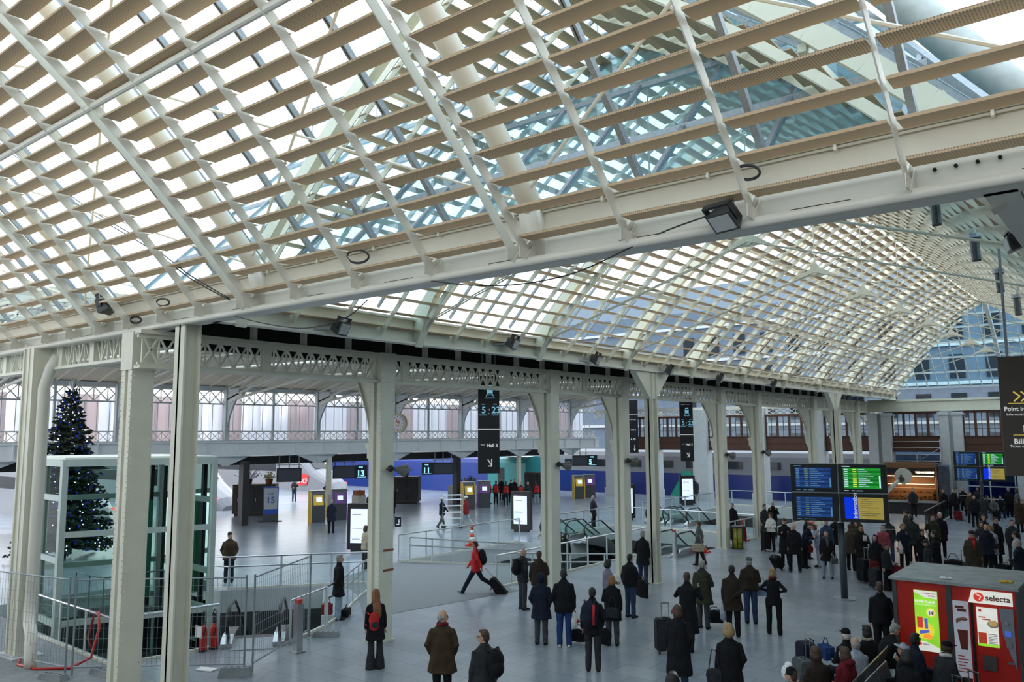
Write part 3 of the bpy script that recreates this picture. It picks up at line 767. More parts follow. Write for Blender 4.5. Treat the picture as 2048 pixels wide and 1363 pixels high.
# ================================================================ 5. TRAINS
def loft_x(mb, secs):
    """sections: list of (x, [(y,z)...]) joined along x"""
    n = len(secs[0][1]); base = len(mb.v)
    for x, pr_ in secs: mb.v += [(x, y, z) for y, z in pr_]
    for i in range(len(secs)-1):
        for k in range(n):
            a = base+i*n+k; b_ = base+i*n+(k+1) % n
            mb.f.append((a, b_, b_+n, a+n)); mb.mi.append(mb.m)
    mb.f.append(tuple(base+k for k in range(n))); mb.mi.append(mb.m)
    mb.f.append(tuple(base+(len(secs)-1)*n+k for k in range(n))[::-1]); mb.mi.append(mb.m)
    return mb
def carsec(w, zt, zb=-.65, r=.5, c=0.0):
    p = [(c-w, zb), (c-w, zt-r*1.2), (c-w*.92, zt-r*.5), (c-w*.6, zt-.06), (c, zt), (c+w*.6, zt-.06), (c+w*.92, zt-r*.5), (c+w, zt-r*1.2), (c+w, zb)]
    return p
TSIL = mat('train_silver', (.24, .24, .26), .35, var=.04); TBLU = mat('train_blue', (.012, .04, .24), .3, var=.05); TTUR = mat('train_turquoise', (.03, .30, .29), .3, var=.04)
TGRN = mat('train_green', (.03, .36, .24), .35, var=.04); LRED = mat('logo_red', (.75, .03, .03), .4)
LWH = mat('letter_white', (.85, .85, .85), .5); TDK = mat('train_window_dark', (.015, .018, .025), .15)
def tgv(name, lab, xt, y, length, body=TSIL, logo=True):
    t = thing(name, lab, 'train', (xt, y, -.6))
    b = MB(); S = []
    for dx, w_, zt in ((0, .75, .35), (.5, 1.0, .9), (1.5, 1.2, 1.35), (3.0, 1.35, 2.0), (4.4, 1.42, 3.0), (5.6, 1.45, 3.35), (8, 1.45, 3.45), (length, 1.45, 3.45)):
        S.append((xt-dx, carsec(w_, zt, c=y, r=.45)))
    loft_x(b, S); b.build('body', body, t, smooth=False)
    b = MB(); b.prism([(xt-3.1, y-.8, 2.08), (xt-3.1, y+.8, 2.08), (xt-4.35, y+.8, 2.98), (xt-4.35, y-.8, 2.98)], (-.02, 0, .06)); b.build('windscreen', TDK, t)
    b = MB(); b.box(xt-length, xt-8.5, y-1.47, y-1.44, 1.75, 2.55); b.build('window_strip', TDK, t)
    b = MB(); b.box(xt-length, xt-.9, y-1.3, y+1.3, -1.05, -.6); b.build('bogie_skirt', DARK, t)
    for yy in (-1.0, .55): MB().box(xt-.75, xt-.55, y+yy, y+yy+.45, .62, .82).build('headlight', mat('lamp_red', (.8, .05, .05), .3, emit=1.5), t)
    if logo:
        b = MB(); b.prism([(xt-4.9, y-1.47, .45), (xt-3.5, y-1.47, .55), (xt-3.3, y-1.47, 1.4), (xt-4.0, y-1.47, 1.65), (xt-4.95, y-1.47, 1.45)], (0, .2, 0)); lp = b.build('logo_patch', LRED, t)
        text_mesh('SNCF', .62, 'lettering', LWH, lp, ((-4.85, -1.5, 1.32), (1, 0, 0), (0, 0, 1)), bold=.012)
    return t
tgv('train', 'silver high-speed train with a red logo patch on its pointed nose', -60.5, 50.0, 45)
tgv('train', 'silver train nose showing beside the glass lift and kiosk', -52.0, 33.0, 30, logo=False)
tgv('train', 'silver train nose with a red tail lamp seen through the glass lift', -51.0, 23.5, 26, logo=False)
t = thing('train', 'bright blue high-speed train with a turquoise end behind platform sign 11', 'train', (-58, 57.6, -.6))
b = MB(); loft_x(b, [(-90, carsec(1.45, 3.3, c=57.6)), (-47.8, carsec(1.45, 3.3, c=57.6))]); b.build('body', TBLU, t)
b = MB(); loft_x(b, [(-47.8, carsec(1.46, 3.32, c=57.6)), (-43.5, carsec(1.46, 3.32, c=57.6))]); b.build('turquoise_end', TTUR, t)
b = MB(); b.box(-90, -43.5, 56.3, 58.9, -1.0, -.6); b.build('bogie_skirt', DARK, t)
b = MB(); b.box(-46.6, -45.9, 56.1, 56.16, .2, 2.3); b.build('door_window', TDK, t)
text_mesh('TGV', 1.5, 'lettering', LWH, t, ((-16.0, -1.5, 1.9), (1, 0, 0), (0, 0, 1)), bold=.01)
YT = YEND+4.2
t = thing('train', 'double-deck train, silver above and dark blue below, with a green door section', 'train', (-25, YT, -.6))
b = MB(); loft_x(b, [(-48, carsec(1.45, 3.9, c=YT)), (-2, carsec(1.45, 3.9, c=YT))]); b.build('body', TSIL, t)
b = MB(); b.box(-48, -2, YT-1.47, YT-1.44, -.6, 1.9); b.build('blue_band', mat('train_navy', (.015, .03, .18), .3), t)
b = MB(); xg = at_y(1385, 940, YT-1.45).x; xg0 = at_y(1340, 940, YT-1.45).x; xg1 = at_y(1400, 940, YT).x+1.6
b.prism([(xg0-.4, YT-1.5, -.6), (xg1, YT-1.5, -.6), (xg1, YT-1.5, 1.9), (xg0+1.2, YT-1.5, 1.9)], (0, .03, 0)); b.build('green_door_section', TGRN, t)
b = MB(); b.box(xg-1.0, xg-.1, YT-1.53, YT-1.5, 0, 2.1); b.build('door', TGRN, t)
MB().box(xg-.75, xg-.35, YT-1.55, YT-1.53, .5, 1.5).build('door_window', TDK, t)
for x in np.arange(-47, -3, 3.1): MB().box(x, x+1.9, YT-1.5, YT-1.45, 2.35, 2.95).build('window', TDK, t)
b = MB(); b.box(-48, -2, YT-1.4, YT+1.4, -1.0, -.6); b.build('bogie_skirt', DARK, t)
# ================================================================ 6. LIFT, GUARDS, ESCALATORS, FENCE
def dirn(a, b):
    v = Vector((b[0]-a[0], b[1]-a[1], 0)); return v.normalized()
LF, LR, LL, LB = (-24.1, 10.0), (-22.6, 13.7), (-27.8, 10.3), (-26.3, 14.0)
lt = thing('lift_tower', 'glass lift shaft with pale green steel frame standing in the floor opening', 'lift', (-25, 12, -4.2))
for p in (LF, LR, LL, LB, (-25.6, 10.13)):
    b = MB(); b.box(p[0]-.08, p[0]+.08, p[1]-.08, p[1]+.08, -4.2, 4.56); b.build('post', LIFTP, lt)
def seg(mb, a, b_, z, w_=.12, h_=.16): mb.bar((*a, z), (*b_, z), w_, h_)
b = MB()
for a, c in ((LF, LR), (LR, LB), (LB, LL), (LL, LF)):
    seg(b, a, c, 4.48, .16, .2); seg(b, a, c, .1)
for z in (3.5, 1.8, -1.2): seg(b, LL, LF, z)
for z in (2.5, -1.2): seg(b, LF, LR, z)
for z in (3.3, 1.2): seg(b, LR, LB, z); seg(b, LB, LL, z)
b.build('transom', LIFTP, lt)
b = MB(); b.prism([(*LF, 4.58), (*LR, 4.58), (*LB, 4.58), (*LL, 4.58)], (0, 0, .05)); b.build('roof_plate', WHITE, lt)
for a, c in ((LF, LR), (LR, LB), (LB, LL), (LL, LF)):
    d = dirn(a, c); n_ = Vector((-d.y, d.x, 0))*.0; b = MB(); b.quad((*a, -4), (*c, -4), (*c, 4.4), (*a, 4.4)); b.build('glass_panel', GLASSG, lt)
b = MB(); b.bar((-24.6, 13.2, -4), (-24.6, 13.2, 4.3), .12, .2); b.bar((-25.8, 13.4, -4), (-25.8, 13.4, 4.3), .12, .2); b.build('guide_rail', DARK, lt)
b = MB(); b.box(-26, -24.2, 11.4, 13.1, -1.6, -1.4); b.box(-26, -24.2, 11.4, 13.1, -.2, .0); b.build('car_platform', DARK, lt)
b = MB(); b.box(-25.9, -25.2, 13.0, 13.2, .2, 3.2); b.build('control_cabinet', mat('machine_green', (.03, .20, .12), .5), lt)
b = MB(); b.tube([(-24.9, 12.6, 4.3), (-24.95, 12.5, 2.8), (-24.8, 12.6, 1.2), (-24.9, 12.6, -.2)], .03, 8); b.build('hoist_cable', mat('cable_red', (.6, .05, .06), .5), lt)
b = MB(); b.tube([(-26, 11.3, 1.15), (-24.2, 11.3, 1.15), (-24.2, 13.1, 1.15)], .025, 8)
for p in ((-26, 11.3), (-25.1, 11.3), (-24.2, 11.3), (-24.2, 13.1)): b.tube([(*p, 0), (*p, 1.15)], .022, 6)
b.build('work_rail', GALV, lt)

def guard(name, lab, pts, h=1.05, rails=(1.05,), post=1.5, glassy=True, pm=None, grp=None, gm=None):
    """railing: pts are (x,y,z) along its foot"""
    t = thing(name, lab, 'railing', pts[0], group=grp); pm = pm or GREYP
    P = [Vector(p) for p in pts]
    for k, r in enumerate(rails):
        b = MB(); b.tube([p+Vector((0, 0, r)) for p in P], .028, 8); b.build('handrail', STEEL, t)
    ps = MB(); n = 0
    for a, c in zip(P, P[1:]):
        L = (c-a).length; m_ = max(1, round(L/post))
        for k in range(m_+ (1 if c is P[-1] else 0)):
            q = a+(c-a)*(k/m_); b = MB(); b.bar(q, q+Vector((0, 0, max(rails))), .03, .07, up=dirn(a, c)); b.build('post', pm, t); n += 1
    b = MB()
    for a, c in zip(P, P[1:]): b.bar(a+Vector((0, 0, .03)), c+Vector((0, 0, .03)), .05, .08)
    b.build('kerb', WHITE, t)
    if glassy:
        b = MB()
        for a, c in zip(P, P[1:]):
            z = Vector((0, 0, 1)); b.quad(a+z*.08, c+z*.08, c+z*(h-.1), a+z*(h-.1))
        b.build('glass_panel', gm or GLASSC, t)
    return t
guard('railing', 'glass guard with steel handrail behind the mesh fence at the lift', [(-23.7, 9.35, 0), (-19.1, 9.2, 0), (-18.7, 11.6, 0)])
guard('railing', 'double handrail guard where the man in the woolly hat leans over the opening', [(-28.6, 15.1, 0), (-25.3, 16.05, 0), (-23.2, 18.75, 0), (-22.1, 20.0, 0)], rails=(1.08, .76), post=1.7)
guard('railing', 'curving double handrail beside the man with the red bag', [(-18.4, 14.75, 0), (-19.0, 15.75, 0), (-20.1, 17.1, 0), (-21.0, 18.3, 0), (-21.8, 19.6, 0)], rails=(1.05, .72), post=.9)
guard('railing', 'short glass guard behind the steel post by the escalator', [(-17.6, 12.95, 0), (-18.3, 14.6, 0)], post=1.0)
def rz_(y): return -(y-23.6)/8.2*1.1
guard('railing', 'double handrail following the ramp down its far side', [(-24.7, 24.0, 0), (-24.7, 28, rz_(28)), (-24.7, 31.7, rz_(31.7))], rails=(1.0, .68), post=1.6, glassy=False)
guard('railing', 'tall glass guard along the platform edge above the ramp', [(-25.05, 23.7, 0), (-25.05, 31.8, 0)], h=1.6, rails=(1.1,), post=1.7)
guard('railing', 'glass guard behind the waiting travellers, running from the walking man towards the escalators', [(-18.1, 21.7, 0), (-18.1, 33.0, 0)], rails=(1.1,), post=1.5)
guard('railing', 'low double handrail inside the ramp below the waiting travellers', [(-18.5, 23.0, -.0), (-18.5, 31.7, -1.05)], rails=(1.0, .68), post=1.3, glassy=False)
guard('railing', 'glass guard beside the man in the dark coat near the escalator tops', [(-25.05, 34.3, 0), (-25.05, 40.6, 0)], h=1.1, post=1.6)
guard('railing', 'glass guard across the landing between the two openings', [(-24.9, 40.7, 0), (-16.3, 40.7, 0)], h=1.1, post=1.7)
guard('railing', 'long glass guard on the platform side of the farther opening', [(-25.05, 44.0, 0), (-25.05, 57.1, 0), (-17.1, 57.1, 0)], h=1.3, post=1.9)
guard('railing', 'long glass guard on the hall side of the farther opening', [(-17.05, 44.0, 0), (-17.05, 57.0, 0)], h=1.1, post=1.6)
guard('railing', 'glass guard behind the litter bin and traffic cone', [(-16.25, 36.2, 0), (-16.25, 40.6, 0)], h=1.1, post=1.1)

ESCB = mat('escalator_steel', (.42, .43, .44), .25, metal=.9, var=.05)
def escalator(lab, x, y, ang, width=1.1, run=5.5, flatl=1.3, z0=0.0):
    """x,y: centre of the comb plate; runs along ang then goes down"""
    t = thing('escalator', lab, 'escalator', (x, y, z0), ang, group=None)
    sl_ = math.tan(math.radians(30))
    for sgn in (-1, 1):
        yy = sgn*width/2; z = 0.0
        top = [(flatl+run, yy, .95-run*sl_), (flatl, yy, .95), (flatl*.4, yy, .95), (.12, yy, .93), (-.12, yy, .80), (-.22, yy, .6), (-.16, yy, .38), (.02, yy, .25)]
        pl = [(q[0], q[1]-.012, q[2]-.04) for q in top]+[(flatl, yy-.012, .2), (flatl+run, yy-.012, .2-run*sl_)]
        b = MB(); b.prism([pl[0]]+pl[1:], (0, .024, 0)); bal = b.build('glass_balustrade', GLASSC, t, local=True)
        b = MB(); b.tube(top, .045, 8, flat=.7); b.build('handrail', RUBBER, bal, local=True, smooth=True)
        b = MB(); pl = [(-.3, yy-.14, 0), (-.3, yy-.14, .12), (0.1, yy-.14, .27), (flatl, yy-.14, .27), (flatl+run, yy-.14, .27-run*sl_), (flatl+run, yy-.14, -.5-run*sl_), (flatl, yy-.14, -.35)]
        b.prism(pl, (0, .28, 0)); b.build('skirt', ESCB, t, local=True)
    b = MB(); b.box(-.5, flatl-.2, -width/2+.1, width/2-.1, .0, .02); b.build('comb_plate', GALV, t, local=True)
    b = MB()
    n = int(run/.4)
    for k in range(n): b.box(flatl-.2+.4*k, flatl+.2+.4*k, -width/2+.14, width/2-.14, -.2-.4*sl_*k, -.0-.4*sl_*k)
    b.build('steps', DARK, t, local=True)
    return t
escalator('escalator going down beside the fire extinguishers', -18.2, 12.3, math.atan2(.66, -.75), width=1.25, run=4.5, flatl=.9)
escalator('escalator in front of the man in the dark coat, farther of its pair', -24.25, 33.4, math.pi/2, run=5.2)
escalator('escalator behind the walking man on the ramp, nearer of its pair', -22.7, 33.4, math.pi/2, run=5.2)
escalator('escalator on the landing beside the hanging sign, farther of its pair', -23.4, 42.6, math.pi/2, run=8)
escalator('escalator on the landing beside the hanging sign, nearer of its pair', -21.9, 42.6, math.pi/2, run=8)
escalator('escalator whose foot is beside the woman with the beige bag', -17.0, 31.9, math.pi/2, width=.95, run=6)

def steelpost(x, y, h, lab, r=.07):
    t = thing('bollard', lab, 'bollard', (x, y, 0)); b = MB(); b.box(x-r, x+r, y-r, y+r, .02, h); b.build('shaft', STEEL, t)
    b = MB(); b.box(x-r-.05, x+r+.05, y-r-.05, y+r+.05, 0, .03); b.build('base_plate', STEEL, t)
    b = MB(); b.box(x-r+.02, x+r-.02, y-r+.02, y+r-.02, h, h+.1); b.build('cap', mat('cap_red', (.6, .05, .04), .4), t)
steelpost(-16.75, 12.55, 1.15, 'square steel post with a red and white cap at the head of the escalator', .085)
steelpost(-16.3, 31.2, 1.1, 'square steel post at the foot of the escalator by the woman with the beige bag', .07)

def mesh_fence(a, c, lab, h=2.0, top=None):
    a = Vector((*a, .12)); c = Vector((*c, .12)); d = c-a; L = d.length; d.normalize()
    t = thing('mesh_fence_panel', lab, 'fence', (a.x, a.y, 0), group=None); z = Vector((0, 0, 1))
    for p in (a, c):
        b = MB(); b.tube([p+z*(-.1), p+z*h], .024, 8); b.build('post', GALV, t)
    b = MB(); b.tube([a+z*(h-.06), c+z*(h-.06)], .018, 6); b.tube([a+z*.08, c+z*.08], .018, 6); b.build('rail', GALV, t)
    b = MB(); n = int(L/.105)
    for k in range(1, n): q = a+d*(L*k/n); b.bar(q+z*.08, q+z*(h-.06), .005, .005)
    for k in range(1, 9): b.bar(a+z*(h*k/9), c+z*(h*k/9), .005, .005)
    b.build('wire_mesh', GALV, t)
P0, P1, P1b, P2, P2b, P3 = (-22.6, 7.5), (-19.2, 8.22), (-19.05, 8.3), (-16.25, 10.75), (-16.15, 10.9), (-17.75, 13.65)
mesh_fence(P0, P1, 'wire mesh fence panel in front of the broad column and downpipe')
mesh_fence(P1b, P2, 'wire mesh fence panel in front of the lift and the fire extinguishers')
mesh_fence(P2b, P3, 'wire mesh fence panel slanting past the escalator to the steel post')
def block(x, y, rz, lab, w_=.7, d_=.24, h_=.13):
    t = thing('fence_block', lab, 'concrete block', (x, y, 0), rz); b = MB(); b.hexa([(-w_/2, -d_/2, 0), (w_/2, -d_/2, 0), (w_/2, d_/2, 0), (-w_/2, d_/2, 0), (-w_/2+.05, -d_/2+.03, h_), (w_/2-.05, -d_/2+.03, h_), (w_/2-.05, d_/2-.03, h_), (-w_/2+.05, d_/2-.03, h_)])
    b.build('body', CONC, t, local=True); b = MB()
    for k in (-.2, -.07, .07, .2): b.box(k-.03, k+.03, -.03, .03, h_, h_+.004)
    b.build('sockets', DARK, t, local=True)
block(-19.12, 7.95, .3, 'grey fence foot block under the joint of the two near mesh panels')
block(-18.6, 8.75, .1, 'dark rubber foot block lying on the concrete behind the mesh fence')
block(-16.2, 10.5, .8, 'grey fence foot block at the meeting of the mesh panels by the slim column', h_=.2)
block(-17.45, 13.95, .7, 'grey fence foot block at the far end of the slanting mesh panel')

def extinguisher(x, y, lab, paper=False):
    t = thing('fire_extinguisher', lab, 'fire extinguisher', (x, y, 0)); b = MB()
    b.tube([(0, 0, 0), (0, 0, .03), (0, 0, .5), (0, 0, .58), (0, 0, .62)], [.08, .095, .095, .07, .03], 14); b.build('cylinder', RED, t, local=True, smooth=True)
    b = MB(); b.tube([(0, 0, 0), (0, 0, .05)], .098, 14); b.build('base_ring', BLACK, t, local=True)
    b = MB(); b.bar((-.05, 0, .66), (.12, 0, .7), .03, .03); b.bar((0, 0, .6), (0, 0, .67), .04, .04); b.build('valve', BLACK, t, local=True)
    b = MB(); b.tube([(-.02, 0, .66), (-.1, .02, .82), (-.02, .02, .95), (.12, .0, .9), (.16, -.03, .65), (.12, -.05, .35)], .014, 8); b.build('hose', RUBBER, t, local=True)
    if paper: b = MB(); b.box(-.17, .13, -.115, -.11, .34, .62); b.build('paper_notice', mat('paper', (.8, .8, .8), .7), t, local=True)
p = fl(405, 1302); extinguisher(p[0], p[1], 'red fire extinguisher with a white paper notice tied to it', True)
p = fl(426, 1297); extinguisher(p[0], p[1], 'red fire extinguisher without a notice, closer to the escalator')
t = MB(); P = [(-21.3, 8.1, .03), (-20.9, 7.9, .03), (-20.2, 8.0, .03), (-19.6, 8.5, .04), (-19.5, 8.9, .2), (-19.6, 9.1, .8), (-19.9, 9.2, 1.1), (-20.3, 9.3, 1.0), (-20.6, 9.3, .4), (-20.6, 9.45, .05)]
o = t.tube(P, .03, 8).build('hose', RED, smooth=True); tag(o, 'red hose trailing over the concrete and the lift guard', 'hose')
o = MB().hexa([(-17.3, 10.2, .006), (-16.9, 10.35, .006), (-17.0, 10.6, .006), (-17.4, 10.4, .006), (-17.3, 10.2, .02), (-16.9, 10.35, .03), (-17.0, 10.6, .02), (-17.4, 10.4, .03)]).build('paper_scrap', mat('paper', (.8, .8, .8), .7)); tag(o, 'crumpled white paper lying at the fence foot', 'litter')

# ================================================================ 7. PLATFORM FURNITURE
def cam_ang(x, y): return math.atan2(-y, -x)            # heading from (x,y) to the viewer
SCR = mat('pale_screen', (.62, .68, .85), .3, emit=.35, var=.02)
def totem(x, y, off, lab):
    a = cam_ang(x, y)+off
    t = thing('screen_totem', lab, 'display totem', (x, y, 0), a+math.pi/2)      # local -y faces out
    MB().box(-.56, .56, -.17, .17, .12, 2.15).build('case', BLACK, t, local=True)
    MB().box(-.4, .4, -.14, .14, 0, .12).build('foot', DARK, t, local=True)
    scn = MB().box(-.40, .40, -.182, -.17, .42, 1.92).build('screen', SCR, t, local=True)
    b = MB()
    for z, w_ in ((1.66, .26), (1.05, .3), (.62, .2), (.56, .25)): b.box(-.32, -.32+w_*1.6, -.186, -.182, z, z+.025)
    b.build('screen_lines', mat('screen_text', (.12, .10, .14), .5), scn, local=True)
totem(-28.6, 24.7, -.35, 'black display totem with a pale screen beside the person in the beige jacket')
totem(-27.4, 35.0, -.45, 'black display totem with a pale screen in front of the red-vested group')
totem(-25.9, 43.4, .35, 'black display totem between the riveted column and the triangular-headed column')
totem(-27.6, 55.0, .3, 'black display totem nearest the couple and the white stone piers')

YEL = mat('yellow_panel', (.80, .50, .02), .4); PUR = mat('purple_panel', (.16, .03, .28), .4); MGR = mat('machine_grey', (.06, .065, .075), .4)
def kiosk(x, y, off, lab, pm, cat='ticket machine'):
    t = thing('ticket_machine', lab, cat, (x, y, 0), cam_ang(x, y)+math.pi/2+off)
    prof = [(-.35, 0), (.35, 0), (.35, 1.85), (-.15, 1.85), (-.30, 1.3), (-.38, 1.0)]
    MB().prism([(-.42, a, z) for a, z in prof], (.84, 0, 0)).build('cabinet', MGR, t, local=True)
    b = MB(); b.prism([(-.46, a*1.05, z*1.01) for a, z in prof], (.05, 0, 0)); b.prism([(.41, a*1.05, z*1.01) for a, z in prof], (.05, 0, 0)); b.build('side_panel', pm, t, local=True)
    b = MB(); b.prism([(-.3, -.385, 1.02), (.3, -.385, 1.02), (.3, -.21, 1.62), (-.3, -.21, 1.62)], (0, -.03, 0)); cpn = b.build('control_panel', pm, t, local=True)
    b = MB(); b.prism([(-.14, -.385, 1.22), (.2, -.385, 1.22), (.2, -.30, 1.5), (-.14, -.30, 1.5)], (0, -.02, 0)); b.build('screen', SCR, cpn, local=True)
    b = MB(); b.box(-.46, .46, -.2, .37, 1.85, 1.9); b.build('top', STEEL, t, local=True)
kiosk(-40.6, 31.6, .25, 'yellow ticket machine facing the man with the white bag', YEL)
kiosk(-40.6, 33.3, .1, 'purple ticket machine just beyond the man with the white bag', PUR)
kiosk(-38.8, 43.4, .25, 'yellow ticket machine beside the worker in the red jacket', YEL)
kiosk(-38.8, 45.1, .1, 'purple ticket machine beside the red-vested group', PUR)
kiosk(-37.6, 55.6, .25, 'yellow ticket machine under the platform 5 screen', YEL)
kiosk(-37.6, 57.2, .1, 'purple ticket machine under the platform 5 screen', PUR)

t = thing('platform_sign', 'blue and grey standing sign showing platform 15', 'sign', (-43.2, 30.1, 0), cam_ang(-43, 30)+math.pi/2)
BLU = mat('sign_blue', (.02, .08, .42), .4)
MB().box(-.46, .46, -.08, .08, .45, 2.1).build('panel', BLU, t, local=True); MB().box(-.46, .46, -.08, .08, 0.03, .45).build('foot', MGR, t, local=True)
MB().box(-.7, .7, -.3, .3, 0, .03).build('base_plate', DARK, t, local=True)
pst = MB().box(-.39, .39, -.09, -.08, .75, 2.02).build('poster', mat('poster_grey', (.40, .42, .45), .5), t, local=True)
text_mesh('15', .52, 'lettering', BLU, pst, ((-.27, -.1, 1.12), (1, 0, 0), (0, 0, 1)), bold=.01)
text_mesh('VOIE', .17, 'lettering', BLU, pst, ((-.2, -.1, 1.62), (1, 0, 0), (0, 0, 1)))

BARK = mat('bark_brown', (.05, .035, .025), .6, var=.2); TERRA = mat('terracotta', (.30, .09, .04), .8); LEAF = mat('leaf_green', (.05, .10, .03), .7, var=.4, scale=20)
def cabinet(x, y, lab, w_=2.7, d_=1.6, h_=2.05, light=True):
    t = thing('kiosk_cabinet', lab, 'kiosk', (x, y, 0), cam_ang(x, y)+math.pi/2-.15)
    MB().box(-w_/2, w_/2, -d_/2, d_/2, .15, h_).build('body', BARK, t, local=True); MB().box(-w_/2+.1, w_/2-.1, -d_/2+.1, d_/2-.1, 0, .15).build('plinth', BLACK, t, local=True)
    for k in range(2): b = MB(); b.box(-w_/2+.25+k*w_*.42, -w_/2+.2+(k+1)*w_*.42, -d_/2-.03, -d_/2, .3, h_-.15); dr = b.build('door', DARK, t, local=True); b = MB(); b.box(-w_/2+.3+k*w_*.42, -w_/2+.33+k*w_*.42, -d_/2-.06, -d_/2-.03, .95, 1.15); b.build('door_handle', STEEL, dr, local=True)
    if light: MB().box(-w_/2-.03, -w_/2, -d_/2, d_/2, .15, h_).build('end_panel', mat('beige_panel', (.42, .36, .28), .5), t, local=True)
cabinet(-47.6, 32.0, 'dark brown kiosk with flower pots on top beside the platform 15 sign')
cabinet(-46.0, 44.4, 'dark brown double-door cabinet behind the roll cage', w_=1.9, light=False)
cabinet(-41.5, 55.0, 'dark cabinet beside the cream post under the footbridge', w_=1.7, light=False)
random.seed(7)
def spray(x, y, z, lab, r=.5, col=None, pot=True, n=60):
    t = thing('potted_arrangement', lab, 'plant', (x, y, z)); b = MB()
    if pot: b.tube([(0, 0, 0), (0, 0, .3)], [.2, .26], 12); b.build('pot', TERRA, t, local=True)
    b = MB()
    for k in range(n):
        a = random.uniform(0, 6.28); e = random.uniform(.3, 1.4); L = r*random.uniform(.6, 1.1)
        q = Vector((math.cos(a)*math.cos(e), math.sin(a)*math.cos(e), math.sin(e)))*L; b.bar((0, 0, .25), tuple(Vector((0, 0, .25))+q), .012, .012); b.ball(tuple(Vector((0, 0, .25))+q), .035, n=5, m=4)
    b.build('foliage', col or LEAF, t, local=True)
spray(-47.9, 31.6, 2.05, 'silvery branching flower arrangement on the brown kiosk', .9, mat('frosted', (.5, .5, .6), .6), n=70)
spray(-46.9, 32.5, 2.05, 'yellow and white flowers on the end of the brown kiosk', .5, mat('yellow_flowers', (.6, .5, .2), .6, var=.5, scale=30))
spray(-46.0, 44.2, 2.05, 'white flowers standing on the double-door cabinet', .7, mat('white_flowers', (.7, .7, .75), .6, var=.2))
spray(-42.2, 47.5, 1.3, 'green shrub in a terracotta trough, nearer the hanging sign', .5); spray(-42.8, 46.6, 1.3, 'pale shrub in a terracotta trough by the purple machine', .45)
t = MB().box(-43.4, -41.6, 46.2, 47.9, 0, 1.3).build('planter_wall', STONE); tag(t, 'low white block carrying two terracotta troughs', 'planter')
for x, y, lab in ((-49.5, 29.4, 'pale litter box beside the glass lift'), (-44.9, 38.6, 'cream stone planter block behind the yellow machine')):
    t = thing('planter_box', lab, 'planter', (x, y, 0)); MB().box(x-.35, x+.35, y-.35, y+.35, 0, 1.0).build('body', mat('pale_block', (.5, .47, .4), .7), t); MB().box(x-.3, x+.3, y-.3, y+.3, 1.0, 1.35).build('trough', TERRA, t)

def dep_screen(px, py, num, Y, lab, w_=1.5, num_left=False, wn=.8, z=None):
    q = at_y(px, py, Y) ; x, y, z = q.x, q.y, q.z
    t = thing('platform_screen', lab, 'information screen', (x, y, z-.4), cam_ang(x, y)+math.pi/2+.1)
    MB().box(-w_/2, w_/2, -.12, .12, 0, .85).build('case', BLACK, t, local=True)
    MB().box(-w_/2+.08, w_/2-.08, -.13, -.12, .08, .77).build('screen', mat('dim_screen', (.03, .035, .05), .3, emit=.1), t, local=True)
    b = MB(); b.bar((-w_/2, 0, 1.05), (w_/2, 0, 1.05), .05, .05)
    for k in (-.4, 0, .4): b.bar((k*w_, 0, .85), (k*w_, 0, 4.05-z+.4), .07, .07)
    b.build('hanger', GALV, t, local=True)
    if num:
        s0 = -w_/2-wn if num_left else w_/2
        np_ = MB().box(s0, s0+wn, -.1, .1, -.02, .87).build('number_plate', mat('plate_navy', (.01, .015, .03), .3), t, local=True)
        text_mesh(num, .55, 'number', mat('number_cyan', (.25, .62, .80), .4, emit=.6), np_, ((s0+.07, -.13, .14), (1, 0, 0), (0, 0, 1)), bold=.012)
        text_mesh('VOIE', .13, 'lettering', MATS['number_cyan'], np_, ((s0+.2, -.13, .68), (1, 0, 0), (0, 0, 1)), bold=.006)
        MB().box(s0+.1, s0+wn-.1, -.12, -.1, .06, .085).build('underline', MATS['number_cyan'], np_, local=True)
dep_screen(314, 955, '17', 21.5, 'hanging platform 17 sign seen through the glass lift', w_=.3, wn=1.0)
dep_screen(578, 950, '', 31.0, 'tilted hanging screen above the platform 15 sign', w_=1.5)
dep_screen(688, 944, '13', 35.8, 'hanging platform 13 screen in front of the silver train')
dep_screen(886, 937, '11', 43.2, 'hanging platform 11 screen in front of the blue train', num_left=True)
dep_screen(1160, 921, '5', 57.0, 'hanging platform 5 screen above the far ticket machines', w_=1.3)
# decorative round clock on the facade
q = at_y(791, 846, 38.5); t = thing('clock', 'cream round station clock with red and blue marks on the footbridge facade', 'clock', (q.x+.3, q.y, q.z), cam_ang(q.x, q.y)+math.pi/2-.6)
MB().disc((0, 0, 0), (0, 1, 0), .66, .22, 32).build('case', mat('clock_cream', (.62, .55, .38), .5), t, local=True); MB().disc((0, -.12, 0), (0, 1, 0), .52, .02, 32).build('dial', mat('dial_white', (.8, .8, .78), .4), t, local=True)
b = MB()
for k in range(12): a = k*math.pi/6; b.bar((.40*math.sin(a), -.135, .40*math.cos(a)), (.49*math.sin(a), -.135, .49*math.cos(a)), .05, .01, up=(0, 1, 0))
b.build('hour_marks', BLU, t, local=True); b = MB(); b.bar((0, -.14, 0), (.22, -.14, .16), .06, .01, up=(0, 1, 0)); b.bar((0, -.14, 0), (-.12, -.14, .36), .045, .01, up=(0, 1, 0))
for k in range(8): a = k*math.pi/4+.2; b.bar((.12*math.sin(a), -.136, .12*math.cos(a)), (.24*math.sin(a), -.136, .24*math.cos(a)), .03, .008, up=(0, 1, 0))
b.build('hands', RED, t, local=True)

